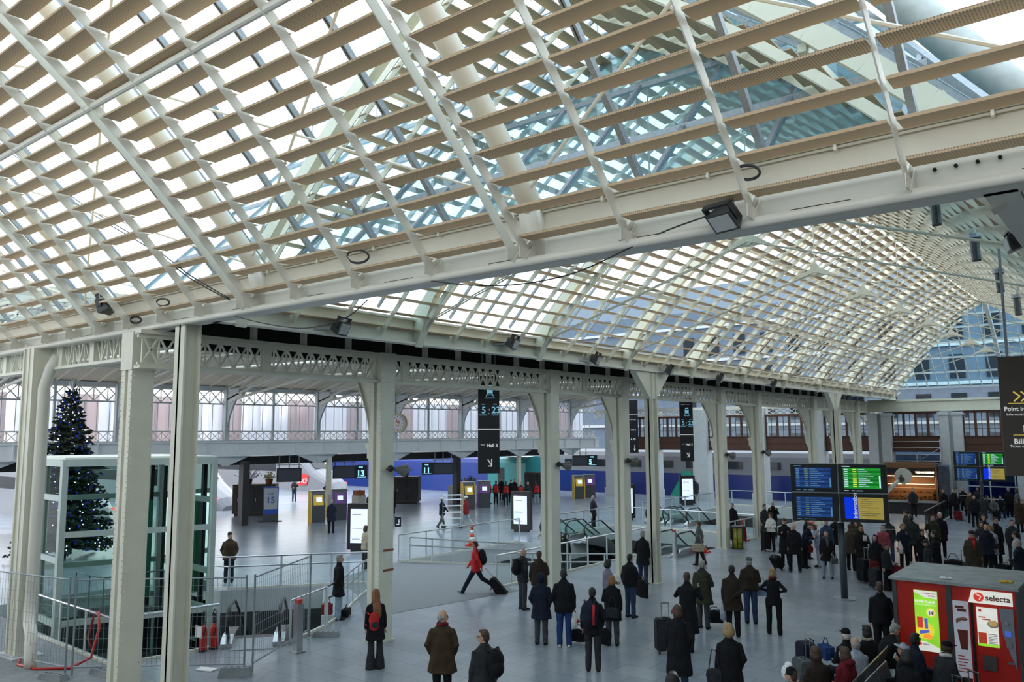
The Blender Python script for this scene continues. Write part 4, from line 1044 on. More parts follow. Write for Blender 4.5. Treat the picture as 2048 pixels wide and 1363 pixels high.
# Christmas tree
random.seed(11); NEED = mat('fir_needles', (.018, .035, .02), .8, var=.5, scale=8)
tx, ty = -38.0, 15.9
t = thing('christmas_tree', 'tall dark fir tree with blue baubles and white lights behind the glass lift', 'christmas tree', (tx, ty, 0))
MB().tube([(0, 0, 0), (0, 0, 7.3)], [.14, .02], 8).build('trunk', BARK, t, local=True)
b = MB(); bl_ = MB(); lg = MB()
z = .5
while z < 7.25:
    R_ = 2.15*(1-z/7.45)**.8+.08; nb = int(7+R_*8)
    for k in range(nb):
        a = random.uniform(0, 6.28); L = R_*random.uniform(.75, 1.08); dr = random.uniform(-.1, .25)
        e = Vector((math.cos(a)*L, math.sin(a)*L, -L*.12+dr)); o_ = Vector((0, 0, z))
        b.tube([o_, o_+e*.6+Vector((0, 0, -.06)), o_+e], [.03, .022, .006], 4)
        for m_ in range(int(4+L*7)):
            f_ = random.uniform(.25, 1.0); q = o_+e*f_; sd_ = Vector((-math.sin(a), math.cos(a), random.uniform(-.4, .5)))*(.10+.28*(1-f_)*min(1, L))*random.choice((-1, 1))
            tip = q+sd_+e.normalized()*.12; w3 = Vector((0, 0, .045)); b.quad(q-w3, q+sd_*.5+w3*1.2, tip, q+sd_*.5-w3*1.6)
        if random.random() < .55: p_ = o_+e*random.uniform(.6, 1.0); bl_.ball(p_+Vector((0, 0, -.05)), .045, n=6, m=5)
        if random.random() < .5: p_ = o_+e*random.uniform(.4, 1.0); lg.ball(p_, .028, n=5, m=4)
    z += .17
b.build('branches', NEED, t, local=True)
o = bl_.build('baubles', mat('bauble_blue', (.02, .03, .55), .2, metal=.3, emit=.15), t, local=True); tag(o, kind='stuff')
o = lg.build('fairy_lights', mat('fairy_white', (.8, .85, 1.0), .3, emit=1.2), t, local=True); tag(o, kind='stuff')
b = MB()
for k in range(9): a = k*.7; b.prism([(0, 0, 7.3), (.16*math.cos(a), .16*math.sin(a), 7.45+.03*k), (.08*math.cos(a+1), .08*math.sin(a+1), 7.75), (-.1, .05, 7.55)], (.01, .02, 0))
b.build('silver_bow', mat('silver_foil', (.7, .7, .72), .25, metal=.8), t, local=True)

# ================================================================ 8. HANGING SIGNS
SGN = mat('sign_black', (.012, .012, .016), .35); SGB = mat('sign_brown', (.05, .035, .028), .45); CYAN = mat('sign_cyan', (.20, .50, .68), .5, emit=.25); SWH = mat('sign_white', (.75, .75, .75), .5, emit=.15)
def hang_sign(pxl, pxr, pyt, pyb, X, lab, kind_=0):
    a_ = at_x(pxl, pyb, X); c_ = at_x((pxl+pxr)/2, pyb, X); zt = at_x((pxl+pxr)/2, pyt, X).z; zb = c_.z
    dist = (Vector((c_.x, c_.y, 0))).length; W = (pxr-pxl)/FPX*(c_-Vector((0, 0, H))).dot(Fv); h_ = zt-zb
    t = thing('hanging_sign', lab, 'sign', (c_.x, c_.y, zb), cam_ang(c_.x, c_.y)+math.pi/2+.05)
    pan = MB().box(-W/2, W/2, -.09, .09, 0, h_).build('panel', SGN if kind_ < 3 else SGB, t, local=True)
    b = MB()
    for k in (-.3, .3): b.bar((k*W, 0, h_), (k*W, 0, max(h_+.3, 8.1-zb)), .04, .04)
    b.build('hanger', GALV, t, local=True)
    n_ = -.1
    def T(s, x, z, sz, m, al='LEFT', bold=.0): text_mesh(s, sz*W, 'lettering', m, pan, ((x*W, n_, z*h_), (1, 0, 0), (0, 0, 1)), align=al, bold=bold*W)
    if kind_ in (0, 1):
        MB().box(-W*.5, W*.5, n_, n_+.012, h_*.415, h_*.425).build('divider', SWH, pan, local=True)
        b = MB(); cx_, cz = 0.05*W, h_*.80; s_ = W*.18                 # train pictogram
        b.prism([(cx_-s_*.75, n_, cz-s_), (cx_+s_*.75, n_, cz-s_), (cx_+s_*.8, n_, cz+s_*.3), (cx_+s_*.5, n_, cz+s_*1.25), (cx_-s_*.5, n_, cz+s_*1.25), (cx_-s_*.8, n_, cz+s_*.3)], (0, .012, 0))
        b.bar((cx_-s_*.6, n_, cz-s_), (cx_-s_*.95, n_, cz-s_*1.7), .03*W, .01, up=(0, 1, 0)); b.bar((cx_+s_*.6, n_, cz-s_), (cx_+s_*.95, n_, cz-s_*1.7), .03*W, .01, up=(0, 1, 0)); b.bar((cx_-s_*.8, n_, cz-s_*1.35), (cx_+s_*.8, n_, cz-s_*1.35), .03*W, .01, up=(0, 1, 0))
        b.box(cx_-s_*1.3, cx_+s_*1.3, n_, n_+.012, cz-s_*2.25, cz-s_*2.1); b.box(-W*.44, -W*.08, n_, n_+.012, h_*.553, h_*.559); b.box(W*.13, W*.47, n_, n_+.012, h_*.553, h_*.559)
        b.build('pictogram', CYAN, pan, local=True)
        b = MB(); b.box(cx_-s_*.55, cx_+s_*.55, n_-.006, n_, cz+s_*.1, cz+s_*.75); b.build('pictogram_window', SGN, pan, local=True)
        T('5', -.34, .575, .42, CYAN, bold=.006); T('23', .13, .575, .42, CYAN, bold=.006); T('à', .0, .60, .12, SWH); T('dès', -.04, .565, .08, SWH)
        T('voies', -.37, .655, .09, CYAN); T('voies', .2, .655, .09, CYAN)
        T('Hall 2', -.4, .935, .26, SWH, bold=.006); T('Platforms · Gleise', -.36, .895, .085, SWH)
        T('vers', -.38, .265, .11, SWH); T('Hall 3', -.1, .25, .22, SWH, bold=.006)
        b = MB(); b.bar((-.05*W, n_, h_*.135), (.13*W, n_, h_*.075), .045*W, .01, up=(0, 1, 0)); b.bar((-.04*W, n_, h_*.07), (.14*W, n_, h_*.07), .045*W, .01, up=(0, 1, 0)); b.bar((.13*W, n_, h_*.065), (.13*W, n_, h_*.135), .045*W, .01, up=(0, 1, 0)); b.build('arrow', SWH, pan, local=True)
    elif kind_ == 2:
        T('Gare d\'Austerlitz', -.42, .72, .13, SWH); T('RER Métro', -.3, .62, .13, SWH); T('Hall 3', -.25, .42, .22, SWH); T('A  D', -.3, .24, .26, SWH, bold=.006)
        b = MB(); b.bar((.1*W, n_, h_*.15), (.1*W, n_, h_*.04), .04*W, .01, up=(0, 1, 0)); b.bar((.1*W, n_, h_*.04), (.0*W, n_, h_*.08), .04*W, .01, up=(0, 1, 0)); b.bar((.1*W, n_, h_*.04), (.2*W, n_, h_*.08), .04*W, .01, up=(0, 1, 0)); b.build('arrow', SWH, pan, local=True)
    else:
        YW = mat('sign_yellow', (.75, .55, .12), .5, emit=.2)
        T('Point information', -.44, .54, .13, SWH, bold=.003); T('Information desk', -.4, .50, .08, SWH); T('Billets', -.3, .265, .16, SWH, bold=.003); T('Ticket office', -.38, .235, .08, SWH)
        b = MB()
        for dx in (-.14, .0):
            b.bar(((dx-.1)*W, n_, h_*.70), ((dx+.02)*W, n_, h_*.66), .03*W, .01, up=(0, 1, 0)); b.bar(((dx-.1)*W, n_, h_*.62), ((dx+.02)*W, n_, h_*.66), .03*W, .01, up=(0, 1, 0))
        b.box(-.35*W, .2*W, n_, n_+.012, h_*.60, h_*.605); b.box(-.1*W, .15*W, n_, n_+.012, h_*.36, h_*.42); b.box(-.3*W, .3*W, n_, n_+.012, h_*.335, h_*.34)
        b.build('pictogram', YW, pan, local=True)
    return t
hang_sign(956, 999, 738, 946, -17.0, 'tall black hanging sign with train symbol and arrow to hall 3, nearer one', 0)
hang_sign(1362, 1388, 796, 922, -18.0, 'tall black hanging sign with train symbol, farther one before the white pier', 1)
hang_sign(1258, 1277, 800, 905, -24.0, 'narrow black hanging sign half hidden behind the slim triangular-headed column', 2)
hang_sign(2019, 2110, 722, 951, -1.6, 'large brown hanging sign for the information point and tickets', 3)
q = at_x(796, 1043, -25.02)
t = thing('small_sign', 'small navy square pictogram sign stuck on the glass by the riveted column', 'sign', (q.x, q.y, q.z), cam_ang(q.x, q.y)+math.pi/2)
MB().box(-.13, .13, -.01, .01, -.2, .2).build('plate', mat('plate_navy', (.01, .015, .03), .3), t, local=True)
b = MB(); b.bar((-.07, -.015, -.1), (.05, -.015, -.1), .03, .01, up=(0, 1, 0)); b.bar((.04, -.015, -.1), (.04, -.015, .1), .03, .01, up=(0, 1, 0)); b.bar((.0, -.015, .03), (.08, -.015, .03), .03, .01, up=(0, 1, 0)); b.build('pictogram', SWH, t, local=True)
# ================================================================ 9. HALL OBJECTS
# departure boards on a pole
px_, py_ = -8.21, 27.0; hb = cam_ang(px_, py_)+math.pi/2
t = thing('departure_board', 'cluster of four tilted departure screens on a dark pole in the hall', 'information board', (px_, py_, 0), hb-.06)
b = MB(); b.tube([(0, 0, 0), (0, 0, 2.35)], .105, 20); b.build('pole', mat('pole_slate', (.045, .06, .075), .4), t, local=True, smooth=True)
b = MB(); b.tube([(0, 0, 0), (0, 0, .03)], .36, 28); b.build('base_plate', GALV, t, local=True)
b = MB(); b.tube([(0, 0, 2.35), (0, .1, 2.9), (.0, .25, 4.1)], [.10, .16, .12], 12); b.build('neck', STEEL, t, local=True)
SB, SG, SY = mat('screen_blue', (.01, .045, .17), .3, emit=.30, var=.3, scale=3), mat('screen_green', (.01, .20, .02), .3, emit=.40, var=.2, scale=3), mat('screen_yellow', (.50, .38, .08), .3, emit=.15)
SBR = mat('screen_royal', (.0, .02, .42), .3, emit=.5); TXW = mat('screen_text_white', (.45, .62, .70), .4, emit=.4); TXY = mat('screen_text_yellow', (.55, .6, .05), .4, emit=.5); TXG = mat('text_grey', (.30, .26, .14), .5)
def board4(t, s=1.0, z0=2.42, head=True):
    W, Hh = 1.42*s, .88*s
    for r in range(2):
        for c in range(2):
            x0 = -W if c == 0 else 0.02; zb = z0+(1-r)*(Hh+.04*s); ly = -.30*s
            # tilted forward at the top
            def Q(u, v, d=0.0): return (x0+u*W*.98, ly-.10*s*v-.012*s-d, zb+v*Hh)
            b = MB(); b.hexa([Q(0, 0), Q(1, 0), (x0+W*.98, .35*s, zb), (x0, .35*s, zb), Q(0, 1), Q(1, 1), (x0+W*.98, .35*s, zb+Hh), (x0, .35*s, zb+Hh)]); cas = b.build('screen_case', mat('case_dark', (.018, .022, .024), .4), t, local=True)
            yel = (r, c) == (1, 1); gr = (r, c) == (0, 1)
            def R(mb, u0, u1, v0, v1, d): mb.quad(Q(u0, v0, d), Q(u1, v0, d), Q(u1, v1, d), Q(u0, v1, d))
            sm_ = MB()
            if yel:
                R(sm_, .10, .38, .12, .88, .004); sm_.build('screen', SBR, cas, local=True); q = MB(); R(q, .38, .90, .12, .88, .004); q.build('screen', SY, cas, local=True)
                q = MB()
                for k in range(9):
                    if k in (5,): continue
                    R(q, .44, .60+.24*((k*37 % 10)/10), .80-.07*k, .82-.07*k, .008)
                q.build('text_lines', TXG, cas, local=True)
                o_ = Vector(Q(.36, .14, .012)); text_mesh('information', .17*s, 'lettering', SWH, cas, (o_, Vector((0, -.11, .99)).normalized(), (-1, 0, 0)), bold=.003)
            else:
                R(sm_, .10, .88, .14, .86, .004); sm_.build('screen', SG if gr else SB, cas, local=True)
                q = MB(); qy = MB(); qd = MB()
                for k in range(9):
                    v = .80-.075*k
                    R(q, .12, .19 if not gr else .20, v, v+.03, .009); R(q, .42, .55+.2*((k*53 % 10)/10), v+.005, v+.025, .009); R(qy, .30, .38, v, v+.028, .009)
                    if k % 2: R(qd, .10, .88, v-.02, v+.045, .006)
                R(q, .84, .87, .18, .60 if gr else .5, .009); R(q, .11, .2, .05, .07, .009); R(q, .26, .33, .05, .07, .009); R(q, .36, .50, .05, .07, .009)
                if r == 0: R(q, .08, .24, .91, .94, .009)
                q.build('text_lines', TXW if gr else mat('screen_text_blue', (.08, .18, .30), .4, emit=.35), cas, local=True); qy.build('times', TXY if gr else mat('screen_text_olive', (.14, .2, .1), .4, emit=.3), cas, local=True)
                qd.build('row_band', mat('row_dark_green', (.0, .10, .01), .4, emit=.4) if gr else mat('row_dark_blue', (.005, .02, .09), .4, emit=.3), cas, local=True)
    b = MB(); b.box(-W, W, -.3*s, -.24*s, z0+Hh, z0+Hh+.035*s); b.box(-.02, .02, -.32*s, -.1*s, z0, z0+2*Hh); b.build('frame', GALV, t, local=True)
board4(t)
b = MB(); b.bar((1.3, -.2, 3.28), (1.75, .3, 3.72), .12, .06); b.build('clock_arm', WHITE, t, local=True)
MB().disc((1.88, .32, 3.84), (.1, -1, 0), .25, .05, 28).build('clock_disc', WHITE, t, local=True)
b = MB(); b.disc((1.82, .26, 3.74), (.1, -1, 0), .085, .06, 16); b.disc((1.82, .26, 3.86), (.1, -1, 0), .03, .06, 10); b.build('clock_hanger', mat('bronze', (.12, .07, .05), .4), t, local=True)
q = at_z(1962, 1045); t = thing('departure_board', 'smaller far cluster of four departure screens in front of the end wall', 'information board', (q.x, q.y+1.0, 0), cam_ang(q.x, q.y)+math.pi/2)
board4(t, .95, z0=2.35)
b = MB(); b.tube([(0, 0, 0), (0, 0, 2.5)], .1, 14); b.build('pole', MATS['pole_slate'], t, local=True)

# vending machines
VX0, VX1, VY0, VY1, VH = -4.74, -2.45, 18.85, 21.2, 2.12
t = thing('vending_machine', 'red snack and coffee vending block with lit posters and a dusty grey top', 'vending machine', (VX0, VY0, 0), 0)
VR = mat('vending_red', (.52, .02, .012), .35, var=.05); VG = mat('vending_grey', (.06, .065, .07), .4); VW = mat('vending_white', (.50, .52, .55), .4)
W_ = VX1-VX0; D_ = VY1-VY0
MB().box(0, .08, 0, D_, 0, VH-.02).build('side_panel', VG, t, local=True); MB().box(W_-.04, W_, 0, D_, 0, VH-.02).build('side_panel', VG, t, local=True)
MB().box(.08, W_-.04, .02, D_, 0, VH-.02).build('cabinet', VR, t, local=True)
MB().box(-.05, W_+.03, -.06, D_+.05, VH-.02, VH+.04).build('top', mat('dusty_top', (.30, .33, .33), .7, var=.2, scale=4), t, local=True)
MB().box(1.02, 1.12, -.01, .04, 0, VH-.03).build('divider', VG, t, local=True)
LG = mat('poster_green', (.22, .52, .03), .4, emit=.38, var=.15, scale=2); LW2 = mat('poster_white', (.70, .70, .64), .4, emit=.28); LY = mat('poster_yellow', (.80, .60, .05), .4, emit=.3)
MB().box(.42, .86, -.02, .02, .72, 1.93).build('poster_board', LG, t, local=True)
b = MB(); b.prism([(.42, -.03, 1.93), (.42, -.03, 1.90), (.62, -.03, 1.80), (.86, -.03, 1.78), (.86, -.03, 1.93)], (0, .008, 0)); b.prism([(.42, -.03, .72), (.86, -.03, .72), (.86, -.03, .80), (.62, -.03, .90), (.42, -.03, .92)], (0, .008, 0))
b.build('poster_border', LW2, t, local=True)
b = MB(); b.disc((.60, -.03, 1.13), (0, 1, 0), .17, .008, 24); b.disc((.73, -.03, 1.50), (0, 1, 0), .085, .008, 20); b.build('poster_circle', LY, t, local=True)
b = MB(); b.disc((.73, -.04, 1.50), (0, 1, 0), .065, .006, 20); b.build('price_disc', LW2, t, local=True)
b = MB(); b.box(.46, .57, -.045, -.035, 1.18, 1.40); b.disc((.50, -.04, .86), (0, 1, 0), .03, .01, 14); b.build('snack_red', mat('snack_red', (.75, .06, .03), .4, emit=.2), t, local=True)
b = MB(); b.box(.60, .66, -.045, -.035, 1.17, 1.38); b.prism([(.50, -.045, 1.05), (.68, -.045, 1.10), (.68, -.045, 1.15), (.50, -.045, 1.12)], (0, .01, 0)); b.build('snack_blue', mat('snack_blue', (.06, .09, .40), .4, emit=.4), t, local=True)
b = MB(); b.prism([(.56, -.042, .98), (.70, -.042, .96), (.74, -.042, 1.03), (.66, -.042, 1.08), (.58, -.042, 1.05)], (0, .01, 0)); b.build('snack_orange', mat('snack_orange', (.75, .25, .03), .4, emit=.4), t, local=True)
text_mesh('BONS PLANS', .066, 'lettering', LW2, t, ((.435, -.035, 1.69), (1, 0, 0), (0, 0, 1)), bold=.003); text_mesh('POUR UN SNACK A 1 €', .037, 'lettering', LW2, t, ((.44, -.035, 1.635), (1, 0, 0), (0, 0, 1)))
text_mesh('1€', .09, 'lettering', BLACK, t, ((.69, -.05, 1.465), (1, 0, 0), (0, 0, 1)), bold=.002); text_mesh('LAISSEZ VOUS', .035, 'lettering', VR, t, ((.62, -.04, 1.875), (1, 0, 0), (0, 0, 1))); text_mesh('TENTER !', .035, 'lettering', VR, t, ((.69, -.04, 1.825), (1, 0, 0), (0, 0, 1)))
text_mesh('selecta', .045, 'lettering', MGR, t, ((.545, -.04, .845), (1, 0, 0), (0, 0, 1)))
b = MB(); b.prism([(1.50, -.03, 2.05), (2.2, -.03, 2.05), (2.2, -.03, 1.80), (1.43, -.03, 1.80)], (0, .04, 0)); b.build('header_sign', LW2, t, local=True)
b = MB(); b.disc((1.62, -.04, 1.925), (0, 1, 0), .09, .02, 24); b.build('logo_ball', mat('snack_red', (.75, .06, .03), .4), t, local=True)
b = MB(); b.bar((1.57, -.055, 1.985), (1.66, -.055, 1.94), .02, .006, up=(0, 1, 0)); b.bar((1.66, -.055, 1.94), (1.63, -.055, 1.87), .016, .006, up=(0, 1, 0)); b.build('logo_swirl', LW2, t, local=True)
text_mesh('selecta', .155, 'lettering', mat('brown_letter', (.16, .05, .03), .5), t, ((1.74, -.05, 1.875), (1, 0, 0), (0, 0, 1)), bold=.003)
MB().box(1.14, 1.42, -.03, .02, .08, 1.80).build('coffee_poster', mat('poster_pale', (.42, .44, .50), .4, emit=.12), t, local=True)
b = MB(); b.prism([(1.20, -.04, 1.24), (1.39, -.04, 1.24), (1.37, -.04, .86), (1.25, -.04, .86)], (0, .008, 0)); b.box(1.18, 1.34, -.04, -.03, 1.66, 1.71); b.box(1.22, 1.38, -.04, -.03, 1.60, 1.65); b.box(1.14, 1.42, -.04, -.03, .08, .32); b.build('cup_print', mat('cup_brown', (.16, .03, .02), .4), t, local=True)
b = MB(); b.ball((1.33, -.04, 1.46), .07, .012, .035); 
for k in range(4): b.tube([(1.28, -.045, 1.47-.015*k), (1.22, -.045, 1.46-.022*k), (1.19, -.045, 1.43-.022*k)], .009, 5)
b.build('hand_print', mat('skin_print', (.30, .13, .08), .6), t, local=True)
b = MB()
for k in range(6): b.box(1.18, 1.26+.12*((k*37) % 10)/10+.04, -.04, -.03, .72-.06*k, .735-.06*k)
b.build('poster_text', VR, t, local=True)
MB().box(1.46, 1.50, -.02, .02, .0, 1.79).build('door_gap', BLACK, t, local=True)
MB().box(1.56, 1.92, -.03, .02, .98, 1.72).build('menu_panel', LW2, t, local=True)
b = MB(); b.ball((1.84, -.035, 1.42), .10, .012, .075, n=16); b.build('saucer', VW, t, local=True); b = MB(); b.ball((1.84, -.045, 1.43), .075, .012, .055, n=16); b.build('coffee_print', mat('coffee', (.42, .26, .08), .4, emit=.3), t, local=True)
b = MB(); b.box(1.575, 1.72, -.04, -.03, 1.02, 1.24); b.box(1.60, 1.65, -.04, -.03, 1.64, 1.69); b.box(1.60, 1.72, -.04, -.03, 1.53, 1.55); b.box(1.66, 1.80, -.04, -.03, 1.49, 1.51); b.build('menu_print', mat('menu_red', (.45, .05, .02), .4, emit=.2), t, local=True)
b = MB()
for k in range(7): b.box(1.75, 1.90, -.04, -.03, 1.22-.03*k, 1.228-.03*k)
b.build('price_lines', MGR, t, local=True); MB().box(1.56, 1.92, -.045, -.03, .98, 1.03).build('menu_footer', LG, t, local=True)
b = MB(); b.prism([(1.96, -.03, 1.74), (2.2, -.03, 1.74), (2.2, -.03, .60), (2.10, -.03, .9), (2.0, -.03, 1.25)], (0, .03, 0)); b.build('coin_panel', mat('coin_grey', (.24, .26, .30), .4), t, local=True)
b = MB(); b.box(2.04, 2.14, -.05, -.03, 1.22, 1.32); b.build('card_reader', mat('reader_blue', (.05, .10, .45), .3, emit=.3), t, local=True); b = MB(); b.box(2.05, 2.14, -.05, -.03, 1.0, 1.14); b.box(2.04, 2.1, -.05, -.03, 1.44, 1.50); b.box(2.05, 2.16, -.05, -.03, .70, .74); b.build('coin_slot', STEEL, t, local=True)
b = MB(); b.box(1.62, 1.86, -.03, .0, .52, .80); b.build('dispensing_hatch', mat('hatch', (.10, .08, .08), .15), t, local=True)
for x, y, z, lab, m_ in ((VX0+.95, VY0+.25, VH+.04, 'crumpled white paper lying on top of the vending block', mat('paper', (.8, .8, .8), .7)), (VX0+2.0, VY0+.5, VH+.04, 'small yellow and white wrapper on top of the vending block', YEL)):
    b = MB(); b.ball((0, 0, .03), .09, .05, .03, n=7, m=5); b.ball((.12, .03, .03), .06, .04, .03, n=6, m=4); o = b.build('wrapper', m_, local=True); o.location = (x, y, z); tag(o, lab, 'litter')

# bakery stall at the end of the hall, with scaffolding above
q = at_z(1825, 1010); bx, by = q.x, 57.0; bx = at_y(1822, 950, 57).x
t = thing('bakery_stall', 'warm-lit bakery stall with shelves of pastries under the end wall', 'food stall', (bx, by, 0), cam_ang(bx, by)+math.pi/2)
WOOD = mat('stall_wood', (.20, .09, .04), .5); WARM = mat('warm_lamp', (1.0, .75, .40), .4, emit=1.6)
b = MB(); b.box(-1.6, 1.5, 0, 2.0, 2.95, 3.25); b.box(-1.6, -1.5, 0, 2, 0, 3); b.box(1.4, 1.5, 0, 2, 0, 3); b.box(-1.6, 1.5, 1.9, 2.0, 0, 3); b.build('frame', WOOD, t, local=True)
b = MB(); b.box(-1.5, 1.4, 0, .7, .0, .75); b.build('counter', BLACK, t, local=True)
b = MB(); b.box(-1.55, 1.45, -.12, .75, .75, .9); b.build('counter_top', STEEL, t, local=True)
b = MB(); b.box(.2, 1.3, -.02, .0, 2.45, 2.9); b.box(-1.4, .2, -.02, .0, 2.6, 2.9); b.build('fascia', BLACK, t, local=True)
text_mesh('VIENNOISERIE', .17, 'lettering', WARM, t, ((.25, -.04, 2.6), (1, 0, 0), (0, 0, 1)), bold=.006)
for z in (1.05, 1.35, 1.65): b = MB(); b.box(-1.5, 1.4, .2, .75, z-.02, z); b.build('shelf', WOOD, t, local=True)
b = MB(); b.tube([(-1.4, .5, 2.4), (1.3, .5, 2.4)], .03, 6); b.tube([(-1.4, .3, 1.9), (1.3, .3, 1.9)], .015, 6); b.build('lamp_tube', WARM, t, local=True)
b = MB(); b.quad((-1.5, -.02, .9), (1.4, -.02, .9), (1.4, -.02, 1.8), (-1.5, -.02, 1.8)); b.build('glass_screen', GLASSC, t, local=True)
b = MB(); b.box(1.55, 2.2, .3, 1.9, 0, 3.1); b.build('side_case', mat('case_blue', (.08, .09, .13), .3, var=.4, scale=4), t, local=True)
for k in range(12):
    for z in (1.05, 1.35, .9):
        o = MB().ball((0, 0, .05), .10, .14, .055, n=7, m=5).build('pastry', [mat('pastry_gold', (.55, .22, .05), .6), mat('pastry_dark', (.30, .10, .03), .6)][(k+int(z*10)) % 2], local=True)
        v = Vector((-1.38+.235*k, .45 if z > .95 else .35, z)); a = t.rotation_euler.z
        o.location = (bx+v.x*math.cos(a)-v.y*math.sin(a), by+v.x*math.sin(a)+v.y*math.cos(a), v.z); tag(o, ('golden' if (k+int(z*10)) % 2 == 0 else 'dark brown')+' baked pastry on the '+{1.05: 'lower shelf', 1.35: 'upper shelf', .9: 'counter'}[z]+' of the bakery stall', 'pastry', 'pastries in the bakery stall')
bpl = bpy.data.lights.new('stall_lamp', 'AREA'); bpl.energy = 30; bpl.color = (1, .7, .4); bpl.size = 2.5; bpo = bpy.data.objects.new('stall_lamp', bpl); COL.objects.link(bpo); bpo.location = (bx, by+.5, 2.35)
t = thing('scaffold', 'metal scaffold tower standing behind and above the bakery stall', 'scaffolding', (bx-.1, by+2.2, 0), cam_ang(bx, by)+math.pi/2)
for xx in (-1.45, 1.45):
    for yy in (-.15, .25): MB().tube([(xx, yy, 0), (xx, yy, 4.75)], .03, 8).build('standard', STEEL, t, local=True)
b = MB()
for z in (.3, 1.3, 2.3, 3.3, 3.75, 4.2, 4.6):
    for yy in (-.15, .25): b.tube([(-1.45, yy, z), (1.45, yy, z)], .022, 6)
    for xx in (-1.45, 1.45): b.tube([(xx, -.15, z), (xx, .25, z)], .022, 6)
b.tube([(-1.45, -.36, 2.3), (1.45, -.36, 4.2)], .018, 6); b.build('ledger', STEEL, t, local=True)
MB().box(-1.45, 1.45, -.15, .25, 3.3, 3.36).build('deck', GALV, t, local=True)
g0 = at_z(1842, 1064); g1 = at_z(1871, 1040)
guard('railing', 'dark barred barrier between the bakery stall and the crowd', [(g0.x+.25, g0.y, 0), (g1.x+.25, g1.y+3, 0)], h=1.1, rails=(1.1,), post=.5, pm=BLACK, gm=GLASSD)

def cone(px, py, lab, h=1.0):
    x, y = fl(px, py); t = thing('traffic_cone', lab, 'traffic cone', (x, y, 0))
    prev = .06; R0 = lambda z: .155*(1-(z-.06)/h)+.015
    MB().box(-.24, .24, -.24, .24, 0, .06).build('base', RED, t, local=True)
    b = MB(); b2_ = MB(); zs = [.06, .26, .42, .58, .74, h]
    for i, (a, c) in enumerate(zip(zs, zs[1:])): (b2_ if i % 2 else b).tube([(0, 0, a), (0, 0, c)], [R0(a), R0(c)], 16)
    b.build('orange_body', mat('cone_orange', (.75, .08, .03), .5), t, local=True, smooth=True); b2_.build('white_band', mat('cone_white', (.85, .85, .82), .4), t, local=True, smooth=True)
cone(944, 1091, 'orange and white traffic cone behind the walking man at the ramp', 1.05)
cone(1487, 1080, 'orange and white traffic cone beside the yellow litter bin', 1.1)
cone(1623, 1052, 'orange and white traffic cone behind the crowd under the departure screens', 1.1)
cone(1407, 1104, 'low orange cone mostly hidden behind the woman with the beige bag', .45)
x, y = fl(1467, 1096); x += .22; t = thing('litter_bin', 'round litter bin with a clear bag printed yellow beside the cream column', 'litter bin', (x, y, 0))
MB().tube([(0, 0, .04), (0, 0, .9)], .22, 18).build('bag', mat('bag_yellow', (.32, .30, .03), .3, var=.6, scale=6), t, local=True, smooth=True)
b = MB()
for k in range(5): a = k*1.256; b.bar((.235*math.cos(a), .235*math.sin(a), 0), (.235*math.cos(a), .235*math.sin(a), 1.0), .05, .03)
b.build('post', BLACK, t, local=True); b = MB(); b.tube([(0, 0, .95), (0, 0, 1.02)], .27, 18); b.tube([(0, 0, 0), (0, 0, .04)], .25, 18); b.build('rim', DARK, t, local=True)

# roll cage pushed by the two workers
x, y = fl(904, 1056); t = thing('roll_cage', 'tall empty wire roll cage on castors between the two helmeted workers', 'trolley', (x, y, 0), .9)
for xx in (-.55, .55):
    for yy in (-.3, .3): MB().tube([(xx, yy, .15), (xx, yy, 1.85)], .018, 6).build('upright', STEEL, t, local=True)
for z in (.2, .55, .9, 1.25, 1.6, 1.85):
    b = MB(); b.tube([(-.55, -.3, z), (.55, -.3, z), (.55, .3, z), (-.55, .3, z), (-.55, -.3, z)], .014, 6); b.tube([(-.55, 0, z), (.55, 0, z)], .01, 5); b.build('shelf_wire', STEEL, t, local=True)
for xx in (-.5, .5):
    for yy in (-.27, .27): MB().disc((xx, yy, .07), (0, 1, 0), .07, .03, 12).build('wheel', RUBBER, t, local=True)

# rows of metal seats in the foreground
def bench(ax, ay, bx_, by_, n, lab, flip=1):
    a = Vector((ax, ay, 0)); b0 = Vector((bx_, by_, 0)); L = (b0-a).length
    t = thing('bench', lab, 'seat row', (ax, ay, 0), math.atan2(by_-ay, bx_-ax)); w = L/n
    for k in range(n):
        x0 = k*w+.03; x1 = (k+1)*w-.03; f = flip
        b = MB(); b.hexa([(x0, f*.02, .45), (x1, f*.02, .45), (x1, f*.05, .45), (x0, f*.05, .45), (x0, -f*.10, .88), (x1, -f*.10, .88), (x1, -f*.07, .88), (x0, -f*.07, .88)]); b.build('backrest', mat('perforated_steel', (.13, .14, .155), .4, metal=.3, var=.3, scale=60), t, local=True)
        b = MB(); b.box(x0, x1, min(f*.03, f*.47), max(f*.03, f*.47), .42, .445); b.build('seat', MATS['perforated_steel'], t, local=True)
        b = MB(); b.tube([(x0, -f*.085, .885), (x1, -f*.085, .885)], .012, 6); b.build('top_rail', STEEL, t, local=True)
    for k in (0, n):
        x0 = min(max(k*w, .1), L-.1); b = MB(); b.bar((x0, flip*.2, 0), (x0, flip*.2, .42), .05, .05); b.bar((x0, flip*.0, .02), (x0, flip*.45, .02), .06, .04); b.build('leg', STEEL, t, local=True)
BA, BB = fl(1767, 1290, .88), fl(1677, 1380, .88); bench(*BB, *BA, 4, 'row of perforated metal seats with backs to the nearer travellers', flip=1)
CA, CB = fl(1782, 1322, .88), fl(1715, 1392, .88); bench(*CB, *CA, 3, 'second row of perforated metal seats behind the first, back to back', flip=-1)

